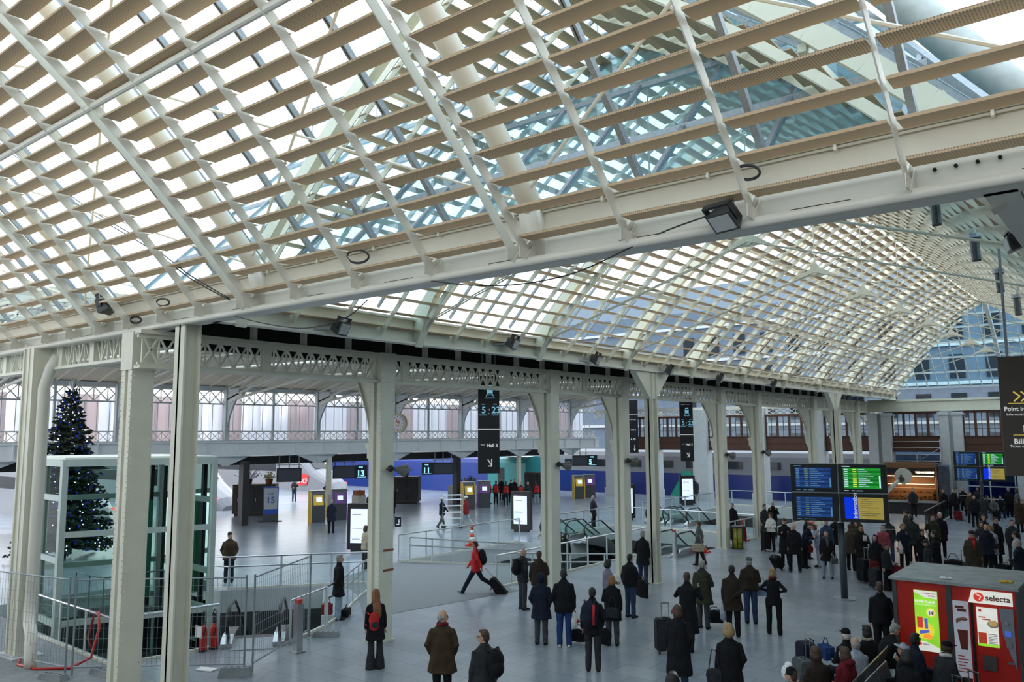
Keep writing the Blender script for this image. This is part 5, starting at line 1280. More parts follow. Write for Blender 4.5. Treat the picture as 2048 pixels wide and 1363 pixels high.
# floodlights, loudspeakers, cables on the beams
def flood(loc, tgt, s, lab, arm=None):
    t = thing('floodlight', lab, 'floodlight', loc); z = (Vector(tgt)-Vector(loc)).normalized(); q = z.to_track_quat('Y', 'Z')
    def X(v): return tuple(q @ Vector(v))
    def hx(mb, x0, x1, y0, y1, z0, z1, tap=1.0):
        P = [(x0, y0, z0), (x1, y0, z0), (x1, y1, z0), (x0, y1, z0), (x0, y0, z1), (x1, y0, z1), (x1, y1, z1), (x0, y1, z1)]
        P = [X((p[0]*(tap if p[1] == y0 else 1), p[1], p[2]*(tap if p[1] == y0 else 1))) for p in P]; mb.hexa(P)
    b = MB(); hx(b, -.22*s, .22*s, -.16*s, .1*s, -.17*s, .17*s, .75); b.build('housing', mat('flood_grey', (.05, .055, .055), .4), t, local=True)
    b = MB(); hx(b, -.18*s, .18*s, .1*s, .115*s, -.13*s, .13*s); b.build('lens', mat('flood_lens', (.45, .46, .45), .15), t, local=True)
    b = MB(); hx(b, -.235*s, -.205*s, -.05*s, .05*s, -.03*s, .26*s); hx(b, .205*s, .235*s, -.05*s, .05*s, -.03*s, .26*s); hx(b, -.235*s, .235*s, -.05*s, .05*s, .24*s, .28*s)
    b.build('yoke', DARK, t, local=True)
    if arm: b = MB(); b.bar((0, 0, 0), tuple(Vector(arm)-Vector(loc)), .05*s, .05*s); b.build('arm', GALV, t, local=True)
q = at_y(1450, 437, 8.0); flood(q, q+Vector((-.3, -1.2, -1.5)), .72, 'large dark floodlight with a clear lens hung under the near beam', (q.x, 8.3, q.z+.35))
q = at_y(212, 612, 7.9); flood(q, q+Vector((-1, -.5, -.35)), .9, 'dark floodlight on an arm by the lift end of the near beam', (q.x+.5, 8.3, ZE+.25))
for n_, (px, py, lab) in enumerate([(682, 655, 'grey floodlight on the far eave, nearest the slim corner column'), (1026, 686, 'grey floodlight on the far eave, second from the slim corner column'), (1192, 719, 'grey floodlight on the far eave, third from the slim corner column'), (1340, 741, 'grey floodlight on the far eave just beyond the triangular head'), (1440, 757, 'small grey floodlight on the far eave over the second hanging sign'), (1548, 768, 'small grey floodlight far down the eave')]):
    q = at_x(px, py, -13.8); flood(q, q+Vector((1.0, .3, -.5)), .9, lab, (-14.2, q.y-.5, q.z-.05))
for px, py, X_, lab in ((1870, 417, -2.6, 'cylindrical spotlight under the sunny roof slope, nearest the near beam'), (1949, 490, -2.3, 'cylindrical spotlight under the sunny roof slope beside the boxy floodlight'), (1998, 558, -2.4, 'cylindrical spotlight under the sunny roof slope, third from the near beam'), (2034, 606, -2.4, 'cylindrical spotlight under the sunny roof slope, farthest')):
    q = at_x(px, py, X_); t = thing('spotlight', lab, 'spotlight', q); b = MB(); b.tube([(0, 0, .12), (.02, -.03, -.28)], .075, 12); b.build('barrel', mat('flood_grey', (.05, .055, .055), .4), t, local=True)
    b = MB(); b.tube([(0, 0, .12), (0, 0, .2)], .11, 12); b.bar((0, 0, .2), (.08, .08, .5), .03, .03); b.build('bracket', GALV, t, local=True)
q = at_x(2025, 487, -1.35); flood(q, q+Vector((-1, -.3, -.25)), .62, 'boxy dark floodlight near the top edge of the sunny roof slope', (q.x+.1, q.y, q.z+.6))
def speaker_(px, py, X_, lab, s=1.0):
    q = at_x(px, py, X_); t = thing('loudspeaker', lab, 'loudspeaker', q); b = MB(); b.tube([(.1, .15, 0), (.18, .42, -.05)], [.06*s, .17*s], 12); b.build('horn', mat('speaker_grey', (.16, .15, .14), .5), t, local=True)
    b = MB(); b.ball((.08, 0, .02), .09*s); b.bar((-.1, 0, 0), (.1, .1, 0), .04, .04); b.build('bracket', DARK, t, local=True)
for px, py, X_, lab in ((777, 938, -15.7, 'grey horn loudspeaker on the rust-banded riveted column'), (1114, 929, -15.75, 'grey horn loudspeaker on the column next to the nearer hanging sign'), (1252, 921, -15.75, 'grey horn loudspeaker on the column by the patterned-coat woman'), (1451, 909, -15.75, 'grey horn loudspeaker on the column by the litter bin'), (1524, 904, -15.75, 'grey horn loudspeaker on the column between the traffic cones')):
    speaker_(px, py, X_, lab)
def cable(pts, lab, r=.012, n=6):
    P = [Vector(p) for p in pts]; Q = []
    for i in range(len(P)-1):
        p0, p1, p2, p3 = P[max(i-1, 0)], P[i], P[i+1], P[min(i+2, len(P)-1)]
        for k in range(6):
            u = k/6; Q.append(.5*((2*p1)+(p2-p0)*u+(2*p0-5*p1+4*p2-p3)*u*u+(3*p1-p0-3*p2+p3)*u**3))
    Q.append(P[-1]); o = MB().tube(Q, r, n).build('cable', RUBBER, smooth=True); tag(o, lab, 'cable'); return o
Yb = 8.17
cable([at_y(px, py, Yb) for px, py in ((1425, 428), (1330, 462), (1250, 500), (1150, 545), (1040, 568), (940, 570), (850, 560))], 'thin black cable looping from the large floodlight below the near beam', .009)
cable([at_y(px, py, Yb) for px, py in ((735, 600), (690, 636), (620, 655), (560, 652), (500, 640), (470, 632))], 'thin black cable sagging under the joint of the two edge beams', .009)
cable([at_y(px, py, 7.6) for px, py in ((-20, 262), (80, 345), (180, 418), (300, 490), (380, 550), (458, 596))], 'black cable slung under the louvres towards the slim column', .011)
cable([at_y(px, py, 7.6) for px, py in ((-20, 270), (80, 352), (180, 425), (300, 497), (380, 556), (460, 600))], 'second black cable running just under the slung cable below the louvres', .011)
for px, py, r_, lab in ((716, 510, 22, 'coil of black cable hooked under the louvres midway along the near beam'), (1496, 342, 24, 'coil of black cable above the large floodlight'), (326, 602, 13, 'small coil of black cable near the lift-end floodlight'), (272, 637, 11, 'loop of spare cable hanging from the floodlight arm')):
    P = [at_y(px+r_*math.cos(a), py+r_*.62*math.sin(a)+(a*.4), 8.15) for a in [k*.5 for k in range(26)]]; cable(P, lab, .011)
# ================================================================ 10. PEOPLE
SKINS = {'light': (.52, .30, .21), 'mid': (.36, .20, .13), 'dark': (.06, .032, .022)}
HAIRS = {'black': (.012, .010, .009), 'brown': (.06, .032, .018), 'grey': (.28, .27, .26), 'white': (.55, .54, .52), 'blond': (.30, .20, .09), 'auburn': (.20, .075, .028), 'ginger': (.26, .12, .04)}
CLOTH = {}
def cloth(name, col, rough=.85, var=.25):
    k = 'cloth_'+name
    if k not in MATS: mat(k, col, rough, var=var, scale=9, spec=.2, bump=.15)
    return MATS[k]
PAL = {'black': (.010, .010, .012), 'navy': (.012, .016, .030), 'charcoal': (.028, .030, .034), 'grey': (.10, .105, .11), 'jeans': (.035, .055, .11), 'lightjeans': (.26, .33, .40), 'bluejeans': (.02, .045, .14),
       'brown': (.050, .032, .018), 'leather': (.032, .022, .017), 'olive': (.035, .035, .022), 'tweed': (.055, .043, .030), 'beige': (.38, .33, .25), 'white': (.62, .62, .58), 'red': (.50, .03, .03), 'maroon': (.13, .012, .018),
       'lilac': (.20, .18, .24), 'lightblue': (.24, .30, .42), 'palegrey': (.34, .37, .42), 'pink': (.30, .06, .08), 'darkred': (.22, .02, .02), 'greytrousers': (.05, .053, .06), 'denim': (.03, .05, .09)}
def cm(k): return cloth(k, PAL[k])
def skin(k):
    n_ = 'skin_'+k
    if n_ not in MATS: mat(n_, SKINS[k], .55, var=.05, scale=20)
    return MATS[n_]
def hairm(k):
    n_ = 'hair_'+k
    if n_ not in MATS: mat(n_, HAIRS[k], .6, var=.3, scale=40)
    return MATS[n_]
DG = None
def remesh(mb, name, m, parent, vox, fold=0.0, seed=0):
    me = bpy.data.meshes.new(name); me.from_pydata([tuple(v) for v in mb.v], [], mb.f); me.update()
    o = bpy.data.objects.new(name, me); COL.objects.link(o)
    md = o.modifiers.new('r', 'REMESH'); md.mode = 'VOXEL'; md.voxel_size = vox
    sm = o.modifiers.new('s', 'SMOOTH'); sm.factor = .5; sm.iterations = 2
    dg = bpy.context.evaluated_depsgraph_get(); ev = o.evaluated_get(dg); m2 = bpy.data.meshes.new_from_object(ev)
    o.modifiers.clear(); o.data = m2; bpy.data.meshes.remove(me); m2.name = name
    n = len(m2.vertices)
    if n and fold:
        co = np.empty(n*3, 'f'); m2.vertices.foreach_get('co', co); co = co.reshape(-1, 3); no = np.empty(n*3, 'f'); m2.vertices.foreach_get('normal', no); no = no.reshape(-1, 3)
        p = co*np.array([21., 23., 9.])+seed; w_ = np.sin(p[:, 0]+1.7*np.sin(p[:, 2]*1.3))*np.sin(p[:, 1]+1.1*np.sin(p[:, 2]*.9+p[:, 0]*.5))+.6*np.sin(p[:, 2]*2.3+p[:, 0]*.7)
        co += no*(w_*fold)[:, None]; m2.vertices.foreach_set('co', co.ravel()); m2.update()
    m2.materials.clear(); m2.materials.append(m); m2.polygons.foreach_set('use_smooth', [True]*len(m2.polygons))
    o.parent = parent; return o
def ell(mb, secs, n=14):
    """stack of horizontal ellipses (cx, cy, z, rx, ry) closed at the ends"""
    base = len(mb.v)
    for cx, cy, z, rx, ry in secs:
        for k in range(n):
            a = 2*math.pi*k/n; mb.v.append((cx+rx*math.cos(a), cy+ry*math.sin(a), z))
    for i in range(len(secs)-1):
        for k in range(n):
            a = base+i*n+k; b = base+i*n+(k+1) % n; mb.f.append((a, b, b+n, a+n)); mb.mi.append(0)
    mb.f.append(tuple(base+k for k in range(n))[::-1]); mb.mi.append(0); q = base+(len(secs)-1)*n
    mb.f.append(tuple(q+k for k in range(n))); mb.mi.append(0)
    return mb
def limb(mb, pts, rs, n=10):
    mb.tube(pts, rs, n); mb.ball(pts[0], rs[0], n=n, m=6); mb.ball(pts[-1], rs[-1], n=n, m=6)
    for p, r in zip(pts[1:-1], rs[1:-1]): mb.ball(p, r, n=n, m=6)
    return mb
def hand(mb, w, d, side, grip=False):
    """palm, four separate fingers and a thumb from wrist w along direction d"""
    d = Vector(d).normalized(); lat = d.cross(Vector((0, side, 0)))
    lat = Vector((1, 0, 0)) if lat.length < .2 else lat.normalized(); nrm = d.cross(lat).normalized()
    c = Vector(w)+d*.045; mb.tube([Vector(w), c, Vector(w)+d*.085], [.026, .038, .036], 8, flat=.5, up=tuple(nrm))
    cl = -.022 if grip else -.010
    for k, L in enumerate((.070, .078, .073, .058)):
        o_ = Vector(w)+d*.082+lat*(.03-.02*k); q1 = o_+d*L*.5+nrm*cl*.6; q2 = o_+d*L*(.55 if grip else .95)+nrm*cl*2.2
        mb.tube([o_, q1, q2], [.0105, .0098, .0085], 6)
    o_ = Vector(w)+d*.03+lat*.032; mb.tube([o_, o_+d*.03+lat*.026+nrm*cl, o_+d*.062+lat*.03+nrm*cl*1.6], [.013, .012, .0095], 6)
ARMS = {  # upper-arm direction, forearm direction (x forward, y outwards, z up)
 'down': ((.05, .16, -1), (.18, .05, -1)), 'relaxed': ((-.08, .22, -1), (.30, .0, -1)), 'pocket': ((-.18, .34, -1), (.42, -.30, -.8)), 'back': ((-.38, .22, -1), (-.45, -.75, -.45)), 'bent': ((.05, .25, -1), (.95, -.35, -.15)),
 'phone': ((.35, .45, -.8), (.35, -.35, 1.0)), 'read': ((.3, .22, -.9), (.8, -.42, .35)), 'reach': ((.55, .5, -.75), (.85, .35, -.25)), 'pull': ((-.45, .22, -.9), (-.40, .10, -1)), 'swing': ((.35, .12, -1), (.65, -.05, -.75)), 'cross': ((.15, .3, -1), (.5, -.95, .05)), 'mouth': ((.35, .3, -.8), (.35, -.6, 1.0)), 'lap': ((.25, .15, -1), (.9, -.3, -.3)), 'out': ((.15, 1.0, -.35), (.1, 1.0, -.2)), 'hip': ((-.1, .7, -.8), (.35, -.8, -.3)), 'rail': ((.3, .2, -.9), (.6, .0, -.6)), 'carry': ((.0, .2, -1), (.05, .02, -1))}
PN = [0]
PLACED = []
def settle(x, y, gap):
    """slide a newcomer a little towards or away from the mezzanine until nobody stands on the same spot"""
    d = math.hypot(x, y); best = None
    for q in (0, .12, -.12, .25, -.25, .38, -.38, .5, -.5, .65, -.65, .8, -.8):
        X, Y = x*(1+q/d), y*(1+q/d); m_ = min([math.hypot(X-a, Y-b) for a, b in PLACED] or [9])
        if m_ >= gap: best = (X, Y); break
        if best is None or m_ > best[2]+.05: best = (X, Y, m_) if best is None or len(best) == 3 else best
    PLACED.append((best[0], best[1])); return best[0], best[1]
def person(label, x, y, face, h=1.74, z0=0.0, coat='black', clen='jacket', legs='charcoal', sk='light', hair='brown', hs='short', arms=('down', 'down'), stride=0.0, lean=0.0, hyaw=0.0, hpitch=0.0, sit=False,
           shoes='black', wide=1.0, vest=None, scarf=None, hat=None, hatc='black', skirt=False, flare=False, turtle=True, glasses=False, feet=.095, band=None, bare=False):
    """x,y on the floor; face: 0 = back to the viewer, 90 = towards picture right, 180 = towards the viewer"""
    PN[0] += 1; seed = PN[0]*1.37
    if z0 == 0: x, y = settle(x, y, .46 if not sit else .5)
    va = math.atan2(y, x); ang = va-math.radians(face); s = h/1.74
    dist = math.hypot(x, y); vox = (.013 if dist < 24 else .018 if dist < 36 else .024)*s
    t = thing('person', label, 'person', (x, y, z0), ang)
    hipz = (.905 if not sit else .50)*s; knee = .49*s; fem, shin = .43*s, .42*s; st = stride
    hips = []; kn = []; an = []
    for sd_, k in ((1, 1), (-1, -1)):
        if sit: hp_ = Vector((0, sd_*.09*s, hipz)); kk = hp_+Vector((.43*s, sd_*.04*s, -.02*s)); aa = kk+Vector((.03*s+.08*k*st, 0, -.40*s))
        else:
            a = st*k*.62; hp_ = Vector((0, sd_*feet*s, hipz)); kk = hp_+Vector((math.sin(a)*fem, sd_*.005, -math.cos(a)*fem))
            a2 = a-(.10+.55*abs(st) if (k < 0 and st) else .03); aa = kk+Vector((math.sin(a2)*shin, sd_*.01, -math.cos(a2)*shin))
        hips.append(hp_); kn.append(kk); an.append(aa)
    low = min(a.z for a in an)-.065*s; sh = Vector((0, 0, -low))
    if not sit or True:
        hips = [p+sh for p in hips]; kn = [p+sh for p in kn]; an = [p+sh for p in an]
    hz = hips[0].z
    def B(q, z, yy=0.0): # point on the spine at height z above the hips with lean
        return Vector((math.sin(lean)*z+q, yy, hz+math.cos(lean)*z))
    shz = .500*s; ws = .168*s*wide
    shl = [B(-.01*s, shz, ws), B(-.01*s, shz, -ws)]; nk = B(.0, .59*s); hc = B(.02*s, .722*s)
    R = Matrix.Rotation(hyaw, 3, 'Z') @ Matrix.Rotation(hpitch+lean*.3, 3, 'Y')
    def HP(v): return hc+R @ (Vector(v)*s*1.09)
    el = []; wr = []; fd = []
    for i, sg in enumerate((1, -1)):
        u, f_ = ARMS[arms[i]]; u = Vector((u[0], u[1]*sg, u[2])).normalized(); f_ = Vector((f_[0], f_[1]*sg, f_[2])).normalized()
        e = shl[i]+u*.285*s; w_ = e+f_*.235*s; el.append(e); wr.append(w_); fd.append(f_)
    # --- body: one continuous skin surface
    b = MB()
    hd = MB(); hd.ball((0, 0, .025), .078, .068, .098, n=14, m=10); hd.ball((.02, 0, -.045), .062, .052, .062, n=12, m=8); hd.ball((.045, 0, -.072), .028, .026, .022, n=8, m=6)
    hd.tube([(.078, 0, .022), (.102, 0, -.018), (.086, 0, -.03)], [.009, .016, .012], 8); hd.ball((.075, .03, .033), .018, .022, .01, n=8, m=5); hd.ball((.075, -.03, .033), .018, .022, .01, n=8, m=5)
    for sg in (1, -1): hd.ball((-.005, sg*.073, -.005), .018, .010, .030, n=8, m=6)
    hd.ball((.079, 0, -.053), .014, .022, .008, n=8, m=5)
    o_ = len(b.v); b.v += [tuple(HP(v)) for v in hd.v]; b.f += [tuple(o_+i for i in f) for f in hd.f]
    limb(b, [nk-Vector((0, 0, .05*s)), B(.01*s, .66*s), hc+Vector((0, 0, -.04*s))], [.058*s, .052*s, .05*s])
    ell(b, [(*B(0, -.02*s).xy, hz-.02*s, .10*s, .14*s), (*B(0, .18*s).xy, B(0, .18*s).z, .085*s, .12*s), (*B(0, .4*s).xy, B(0, .4*s).z, .10*s, .15*s), (*B(0, .53*s).xy, B(0, .53*s).z, .07*s, .14*s), (*nk.xy, nk.z, .045*s, .05*s)])
    for i, sg in enumerate((1, -1)):
        limb(b, [shl[i]+Vector((0, 0, -.045*s)), el[i], wr[i]], [.040*s, .034*s, .024*s]); hand(b, wr[i], fd[i], sg, arms[i] in ('pull', 'carry', 'phone', 'read'))
        limb(b, [hips[i], kn[i], an[i]], [.07*s, .048*s, .032*s]); b.tube([an[i], an[i]+Vector((.09*s, 0, -.045*s))], [.034*s, .02*s], 8)
    remesh(b, 'body', skin(sk), t, vox)
    # --- eyes
    if dist < 45:
        e = MB()
        for sg in (1, -1): e.ball(HP((.083, sg*.030, .014)), .0095*s, n=6, m=5)
        e.build('eyes', BLACK, t, local=True)
        e = MB(); e.bar(HP((.094, -.02, -.050)), HP((.094, .02, -.050)), .004, .006); e.build('mouth', mat('lips', (.25, .08, .07), .5), t, local=True)
    if glasses:
        e = MB()
        for sg in (1, -1): e.tube([HP((.094, sg*.030+.021*math.cos(a), .014+.016*math.sin(a))) for a in [k*.7 for k in range(10)]], .002*s, 4); e.bar(HP((.09, sg*.052, .02)), HP((-.01, sg*.075, .015)), .003, .004)
        e.build('glasses', BLACK, t, local=True)
    # --- trousers / skirt
    b = MB(); r1, r2, r3 = (.100, .078, .066) if not flare else (.098, .072, .12)
    for i in range(2): limb(b, [hips[i]+Vector((0, 0, 0)), kn[i], an[i]+Vector((0, 0, -.01*s if not flare else -.04*s))], [r1*s, r2*s, r3*s], 12)
    ell(b, [(*B(0, -.06*s).xy, hz-.06*s, .115*s, .165*s*wide), (*B(0, .06*s).xy, B(0, .06*s).z, .115*s, .158*s*wide), (*B(0, .14*s).xy, B(0, .14*s).z, .10*s, .14*s*wide)])
    remesh(b, 'trousers', cm(legs), t, vox*1.05, .004*s, seed)
    # --- shoes
    for i in range(2):
        b = MB(); a_ = an[i]; tilt = (st*.5 if i == 0 else -st*.9) if not sit else 0
        dx, dz = math.cos(tilt), math.sin(tilt)
        z_ = a_.z-.02*s; b.tube([(a_.x-.07*s*dx, a_.y, z_-.01*s-.07*s*dz), (a_.x+.02*s, a_.y, z_), (a_.x+.13*s*dx, a_.y, z_-.022*s+.13*s*dz), (a_.x+.19*s*dx, a_.y, z_-.03*s+.19*s*dz)], [.034*s, .045*s, .036*s, .02*s], 8, flat=.95)
        b.build('shoe', cm(shoes), t, local=True, smooth=True)
    # --- coat
    b = MB(); ln = {'jacket': -.13, 'short': -.03, 'long': -.50, 'mid': -.27}[clen]
    if sit: ln = -.06
    W = wide*1.14
    secs = [(*B(0, ln*s).xy, hz+ln*s, (.145 if ln > -.2 else .185)*s, (.185 if ln > -.2 else .225)*s*W), ]
    if ln < -.2: secs.append((*B(0, -.12*s).xy, hz-.12*s, .155*s, .20*s*W))
    for zz, rx, ry in ((.0, .145, .185), (.12, .138, .172), (.26, .135, .172), (.38, .136, .178), (.455, .124, .178), (.505, .104, .158), (.55, .082, .112), (.60, .066, .074)):
        secs.append((*B(0, zz*s).xy, B(0, zz*s).z, rx*s*(.5+.5*W), ry*s*W))
    ell(b, secs, 18)
    for i in range(2):
        u_ = (wr[i]-el[i]).normalized(); limb(b, [shl[i]+Vector((0, 0, -.03*s)), el[i], wr[i]-u_*.012*s], [.060*s, .055*s, .046*s], 12)
    if turtle: ell(b, [(*nk.xy, nk.z-.01*s, .075*s, .082*s), (*B(.005, .645*s).xy, B(0, .645*s).z, .066*s, .07*s)])
    if hat == 'hoodback': b.ball(B(-.09*s, .60*s), .085*s, .12*s, .07*s)
    remesh(b, 'coat', cm(coat), t, vox*1.05, .006*s, seed+5)
    if vest:
        b = MB(); ell(b, [(*B(0, -.04*s).xy, hz-.04*s, .162*s, .20*s*W), (*B(0, .2*s).xy, B(0, .2*s).z, .152*s, .19*s*W), (*B(0, .42*s).xy, B(0, .42*s).z, .155*s, .178*s*W), (*B(0, .53*s).xy, B(0, .53*s).z, .11*s, .12*s*W)]); remesh(b, 'waistcoat', cm(vest), t, vox*1.1, .003)
    if band: b = MB(); ell(b, [(*B(0, .36*s).xy, B(0, .36*s).z, .150*s, .205*s*W), (*B(0, .39*s).xy, B(0, .39*s).z, .150*s, .205*s*W)]); b.build('chest_band', cm(band), t, local=True)
    if scarf:
        b = MB(); b.tube([B(.075*s*math.cos(a), .60*s+.012*math.sin(a*2), .085*s*math.sin(a)) for a in [k*.63 for k in range(11)]], .035*s, 8); b.tube([B(.09*s, .58*s, .02*s), B(.15*s, .45*s, .03*s), B(.165*s, .26*s, .03*s)], [.04*s, .045*s, .04*s], 8, flat=.5); b.build('scarf', cm(scarf), t, local=True, smooth=True)
    # --- hair or hat
    b = MB(); hb_ = []
    if hs == 'short': hb_ = [(-.018, 0, .042, .083, .076, .092), (-.045, 0, -.005, .055, .066, .07), (.03, 0, .095, .05, .055, .03)]
    elif hs == 'bob': hb_ = [(-.018, 0, .045, .088, .084, .092), (-.045, 0, -.03, .07, .085, .09), (-.02, .062, -.03, .045, .03, .08), (-.02, -.062, -.03, .045, .03, .08), (.035, 0, .095, .05, .06, .032)]
    elif hs == 'curly': hb_ = [(-.02, 0, .05, .10, .10, .10), (-.05, 0, -.01, .085, .10, .09), (-.02, .07, .0, .055, .045, .07), (-.02, -.07, .0, .055, .045, .07), (.03, 0, .11, .06, .07, .045)]
    elif hs == 'long': hb_ = [(-.018, 0, .045, .09, .085, .095), (-.05, 0, -.03, .07, .09, .10), (-.02, .062, -.04, .045, .032, .10), (-.02, -.062, -.04, .045, .032, .10), (.03, 0, .095, .05, .06, .03)]
    elif hs == 'fringe': hb_ = [(-.03, 0, .0, .072, .079, .06), (-.045, 0, -.03, .05, .066, .05)]
    for cx, cy, cz, rx, ry, rz in hb_:
        m_ = MB().ball((0, 0, 0), rx, ry, rz, n=12, m=9); o_ = len(b.v); b.v += [tuple(HP((v[0]+cx, v[1]+cy, v[2]+cz))) for v in m_.v]; b.f += [tuple(o_+i for i in f) for f in m_.f]
    if hs == 'long':
        b.tube([HP((-.07, 0, 0)), HP((-.10, 0, -.15)), B(-.175*s, .44*s), B(-.19*s, .28*s), B(-.18*s, .17*s, .02)], [.075*s, .095*s, .105*s, .085*s, .04*s], 12, flat=.5, up=(1, 0, 0))
    if hb_: remesh(b, 'hair', hairm(hair), t, .012*s, .003, seed)
    if hat in ('beanie', 'cap', 'beret', 'helmet', 'hood', 'shawl', 'furhat'):
        b = MB(); H_ = {'beanie': [(-.008, 0, .055, .088, .082, .088)], 'cap': [(-.008, 0, .06, .09, .082, .072)], 'beret': [(-.01, 0, .095, .115, .12, .04), (-.008, 0, .07, .088, .08, .05)], 'helmet': [(-.005, 0, .07, .12, .105, .085)], 'hood': [(-.03, 0, .02, .11, .10, .13)], 'shawl': [(-.022, 0, .025, .095, .09, .115), (-.02, 0, -.09, .09, .095, .07)], 'furhat': [(-.005, 0, .085, .105, .10, .065)]}[hat]
        for cx, cy, cz, rx, ry, rz in H_:
            m_ = MB().ball((0, 0, 0), rx, ry, rz, n=14, m=10); m_.v = [(v[0], v[1], max(v[2], -rz*.35) if hat in ('cap', 'helmet', 'beanie', 'furhat') else v[2]) for v in m_.v]
            o_ = len(b.v); b.v += [tuple(HP((v[0]+cx, v[1]+cy, v[2]+cz))) for v in m_.v]; b.f += [tuple(o_+i for i in f) for f in m_.f]
        if hat == 'cap': o_ = len(b.v); m_ = MB().ball((0, 0, 0), .07, .06, .008, n=12, m=5); b.v += [tuple(HP((v[0]+.10, v[1], v[2]+.048))) for v in m_.v]; b.f += [tuple(o_+i for i in f) for f in m_.f]
        b.build({'beanie': 'woolly_hat', 'cap': 'cap', 'beret': 'beret', 'helmet': 'hard_hat', 'hood': 'hood', 'shawl': 'headscarf', 'furhat': 'fur_hat'}[hat], cm(hatc), t, local=True, smooth=True)
    t['wr0'] = list(t.matrix_basis.translation); 
    M = Matrix.Translation((x, y, z0)) @ Matrix.Rotation(ang, 4, 'Z')
    for k in list(t.keys()):
        if k == 'wr0': del t[k]
    return dict(t=t, M=M, wr=[M @ (w_+f_*.07*s) for w_, f_ in zip(wr, fd)], sh=[M @ p for p in shl], back=M @ B(-.16*s, .33*s), ang=ang, hip=[M @ p for p in hips], s=s, x=x, y=y)

def foot(px, py, z=0.0): return fl(px, py, z)
def head(px, py, h): return fl(px, py, h)

BAGM = {}
def suitcase(label, x, y, ang, w_=.44, h_=.66, d_=.26, col='black', tilt=0.0, grip=None, z0=0.0):
    t = thing('suitcase', label, 'suitcase', (x, y, z0), ang); m_ = cm(col) if col in PAL else MATS[col]
    R = Matrix.Rotation(-tilt, 3, 'Y')
    def X(v): return R @ Vector(v)
    def bx(mb, x0, x1, y0, y1, z0_, z1): mb.hexa([X(p) for p in [(x0, y0, z0_), (x1, y0, z0_), (x1, y1, z0_), (x0, y1, z0_), (x0, y0, z1), (x1, y0, z1), (x1, y1, z1), (x0, y1, z1)]])
    b = MB(); e = .035
    for (dx, dy, dz) in ((0, e, e), (e, 0, e), (e, e, 0)): bx(b, dx, d_-dx, -w_/2+dy, w_/2-dy, .06+dz, .06+h_-dz)
    b.build('shell', m_, t, local=True)
    b = MB(); bx(b, d_, d_+.03, -w_/2+.06, w_/2-.06, .14, .06+h_*.55); b.build('pocket', m_, t, local=True)
    hl = .38 if grip else .06
    b = MB()
    for yy in (-.09, .09): b.bar(X((.04, yy, .06+h_)), X((.04, yy, .06+h_+hl)), .014, .014)
    b.bar(X((.04, -.1, .06+h_+hl)), X((.04, .1, .06+h_+hl)), .025, .025); b.build('pull_handle', STEEL if grip else BLACK, t, local=True)
    b = MB(); b.tube([X((d_/2, -.07, .06+h_)), X((d_/2, -.05, .09+h_)), X((d_/2, .05, .09+h_)), X((d_/2, .07, .06+h_))], .012, 6); b.build('carry_handle', BLACK, t, local=True)
    for yy in (-w_/2+.05, w_/2-.05): b = MB(); c_ = X((.03, yy, .045)); b.disc(c_, (0, 1, 0), .045, .03, 12); b.build('wheel', RUBBER, t, local=True)
    return t
def backpack(label, P, col='black', accent=None, s=1.0, off=0.0, dy=0.0, dz=0.0):
    ang = P['ang']; c = P['back']+Vector((-math.cos(ang)*(.06+off)-math.sin(ang)*dy, -math.sin(ang)*(.06+off)+math.cos(ang)*dy, dz))
    t = thing('backpack', label, 'backpack', c, ang); b = MB(); b.ball((0, 0, .03), .13*s, .17*s, .24*s, n=12, m=9); b.ball((-.02, 0, -.08), .13*s, .16*s, .17*s, n=12, m=8); remesh(b, 'bag', cm(col), t, .016, .004)
    if accent == 'darkred':
        b = MB(); b.tube([(-.10*s, -.10*s, .2*s), (-.165*s, -.10*s, .05*s), (-.165*s, -.10*s, -.16*s)], .022*s, 6); b.build('red_edging', cm('red'), t, local=True, smooth=True)
    else:
        b = MB(); b.ball((-.09*s, 0, -.07), .07*s, .13*s, .13*s, n=10, m=7); b.build('pocket', cm(accent or col), t, local=True, smooth=True)
    b = MB()
    for sg in (1, -1): b.tube([(.05, sg*.10, .2*s), (.16, sg*.12, .24*s), (.30, sg*.12, .12*s), (.29, sg*.13, -.05), (.10, sg*.15, -.15*s)], .02, 6, flat=.5)
    b.build('strap', cm(col), t, local=True); return t
def handbag(label, pos, ang, w_=.34, h_=.24, d_=.12, col='black', strap=.25, name='handbag', cat='handbag'):
    t = thing(name, label, cat, (pos[0], pos[1], pos[2]-strap-h_), ang); m_ = cm(col) if col in PAL else MATS[col]
    b = MB(); b.ball((0, 0, h_*.45), w_/2, d_/2, h_*.5, n=12, m=8); b.box(-w_*.42, w_*.42, -d_*.4, d_*.4, .01, h_*.8); remesh(b, 'bag', m_, t, .014, .003)
    b = MB(); b.tube([(-w_*.3, 0, h_*.8), (-w_*.12, 0, h_+strap), (w_*.12, 0, h_+strap), (w_*.3, 0, h_*.8)], .012, 6); b.build('strap', m_, t, local=True); return t
def plasticbag(label, pos, col='white', s=1.0, accent=None):
    t = thing('plastic_bag', label, 'carrier bag', (pos[0], pos[1], pos[2]-.44*s), .4); b = MB()
    b.tube([(0, 0, 0), (0, 0, .03*s), (0, 0, .2*s), (0, 0, .33*s), (0, 0, .42*s)], [.10*s, .14*s, .15*s, .09*s, .03*s], 10, flat=.6); b.build('bag', cm(col) if col in PAL else MATS[col], t, local=True, smooth=True)
    if accent: b = MB(); b.ball((0, 0, .17*s), .155*s, .095*s, .06*s, n=10, m=6); b.build('print', cm(accent), t, local=True)
    return t
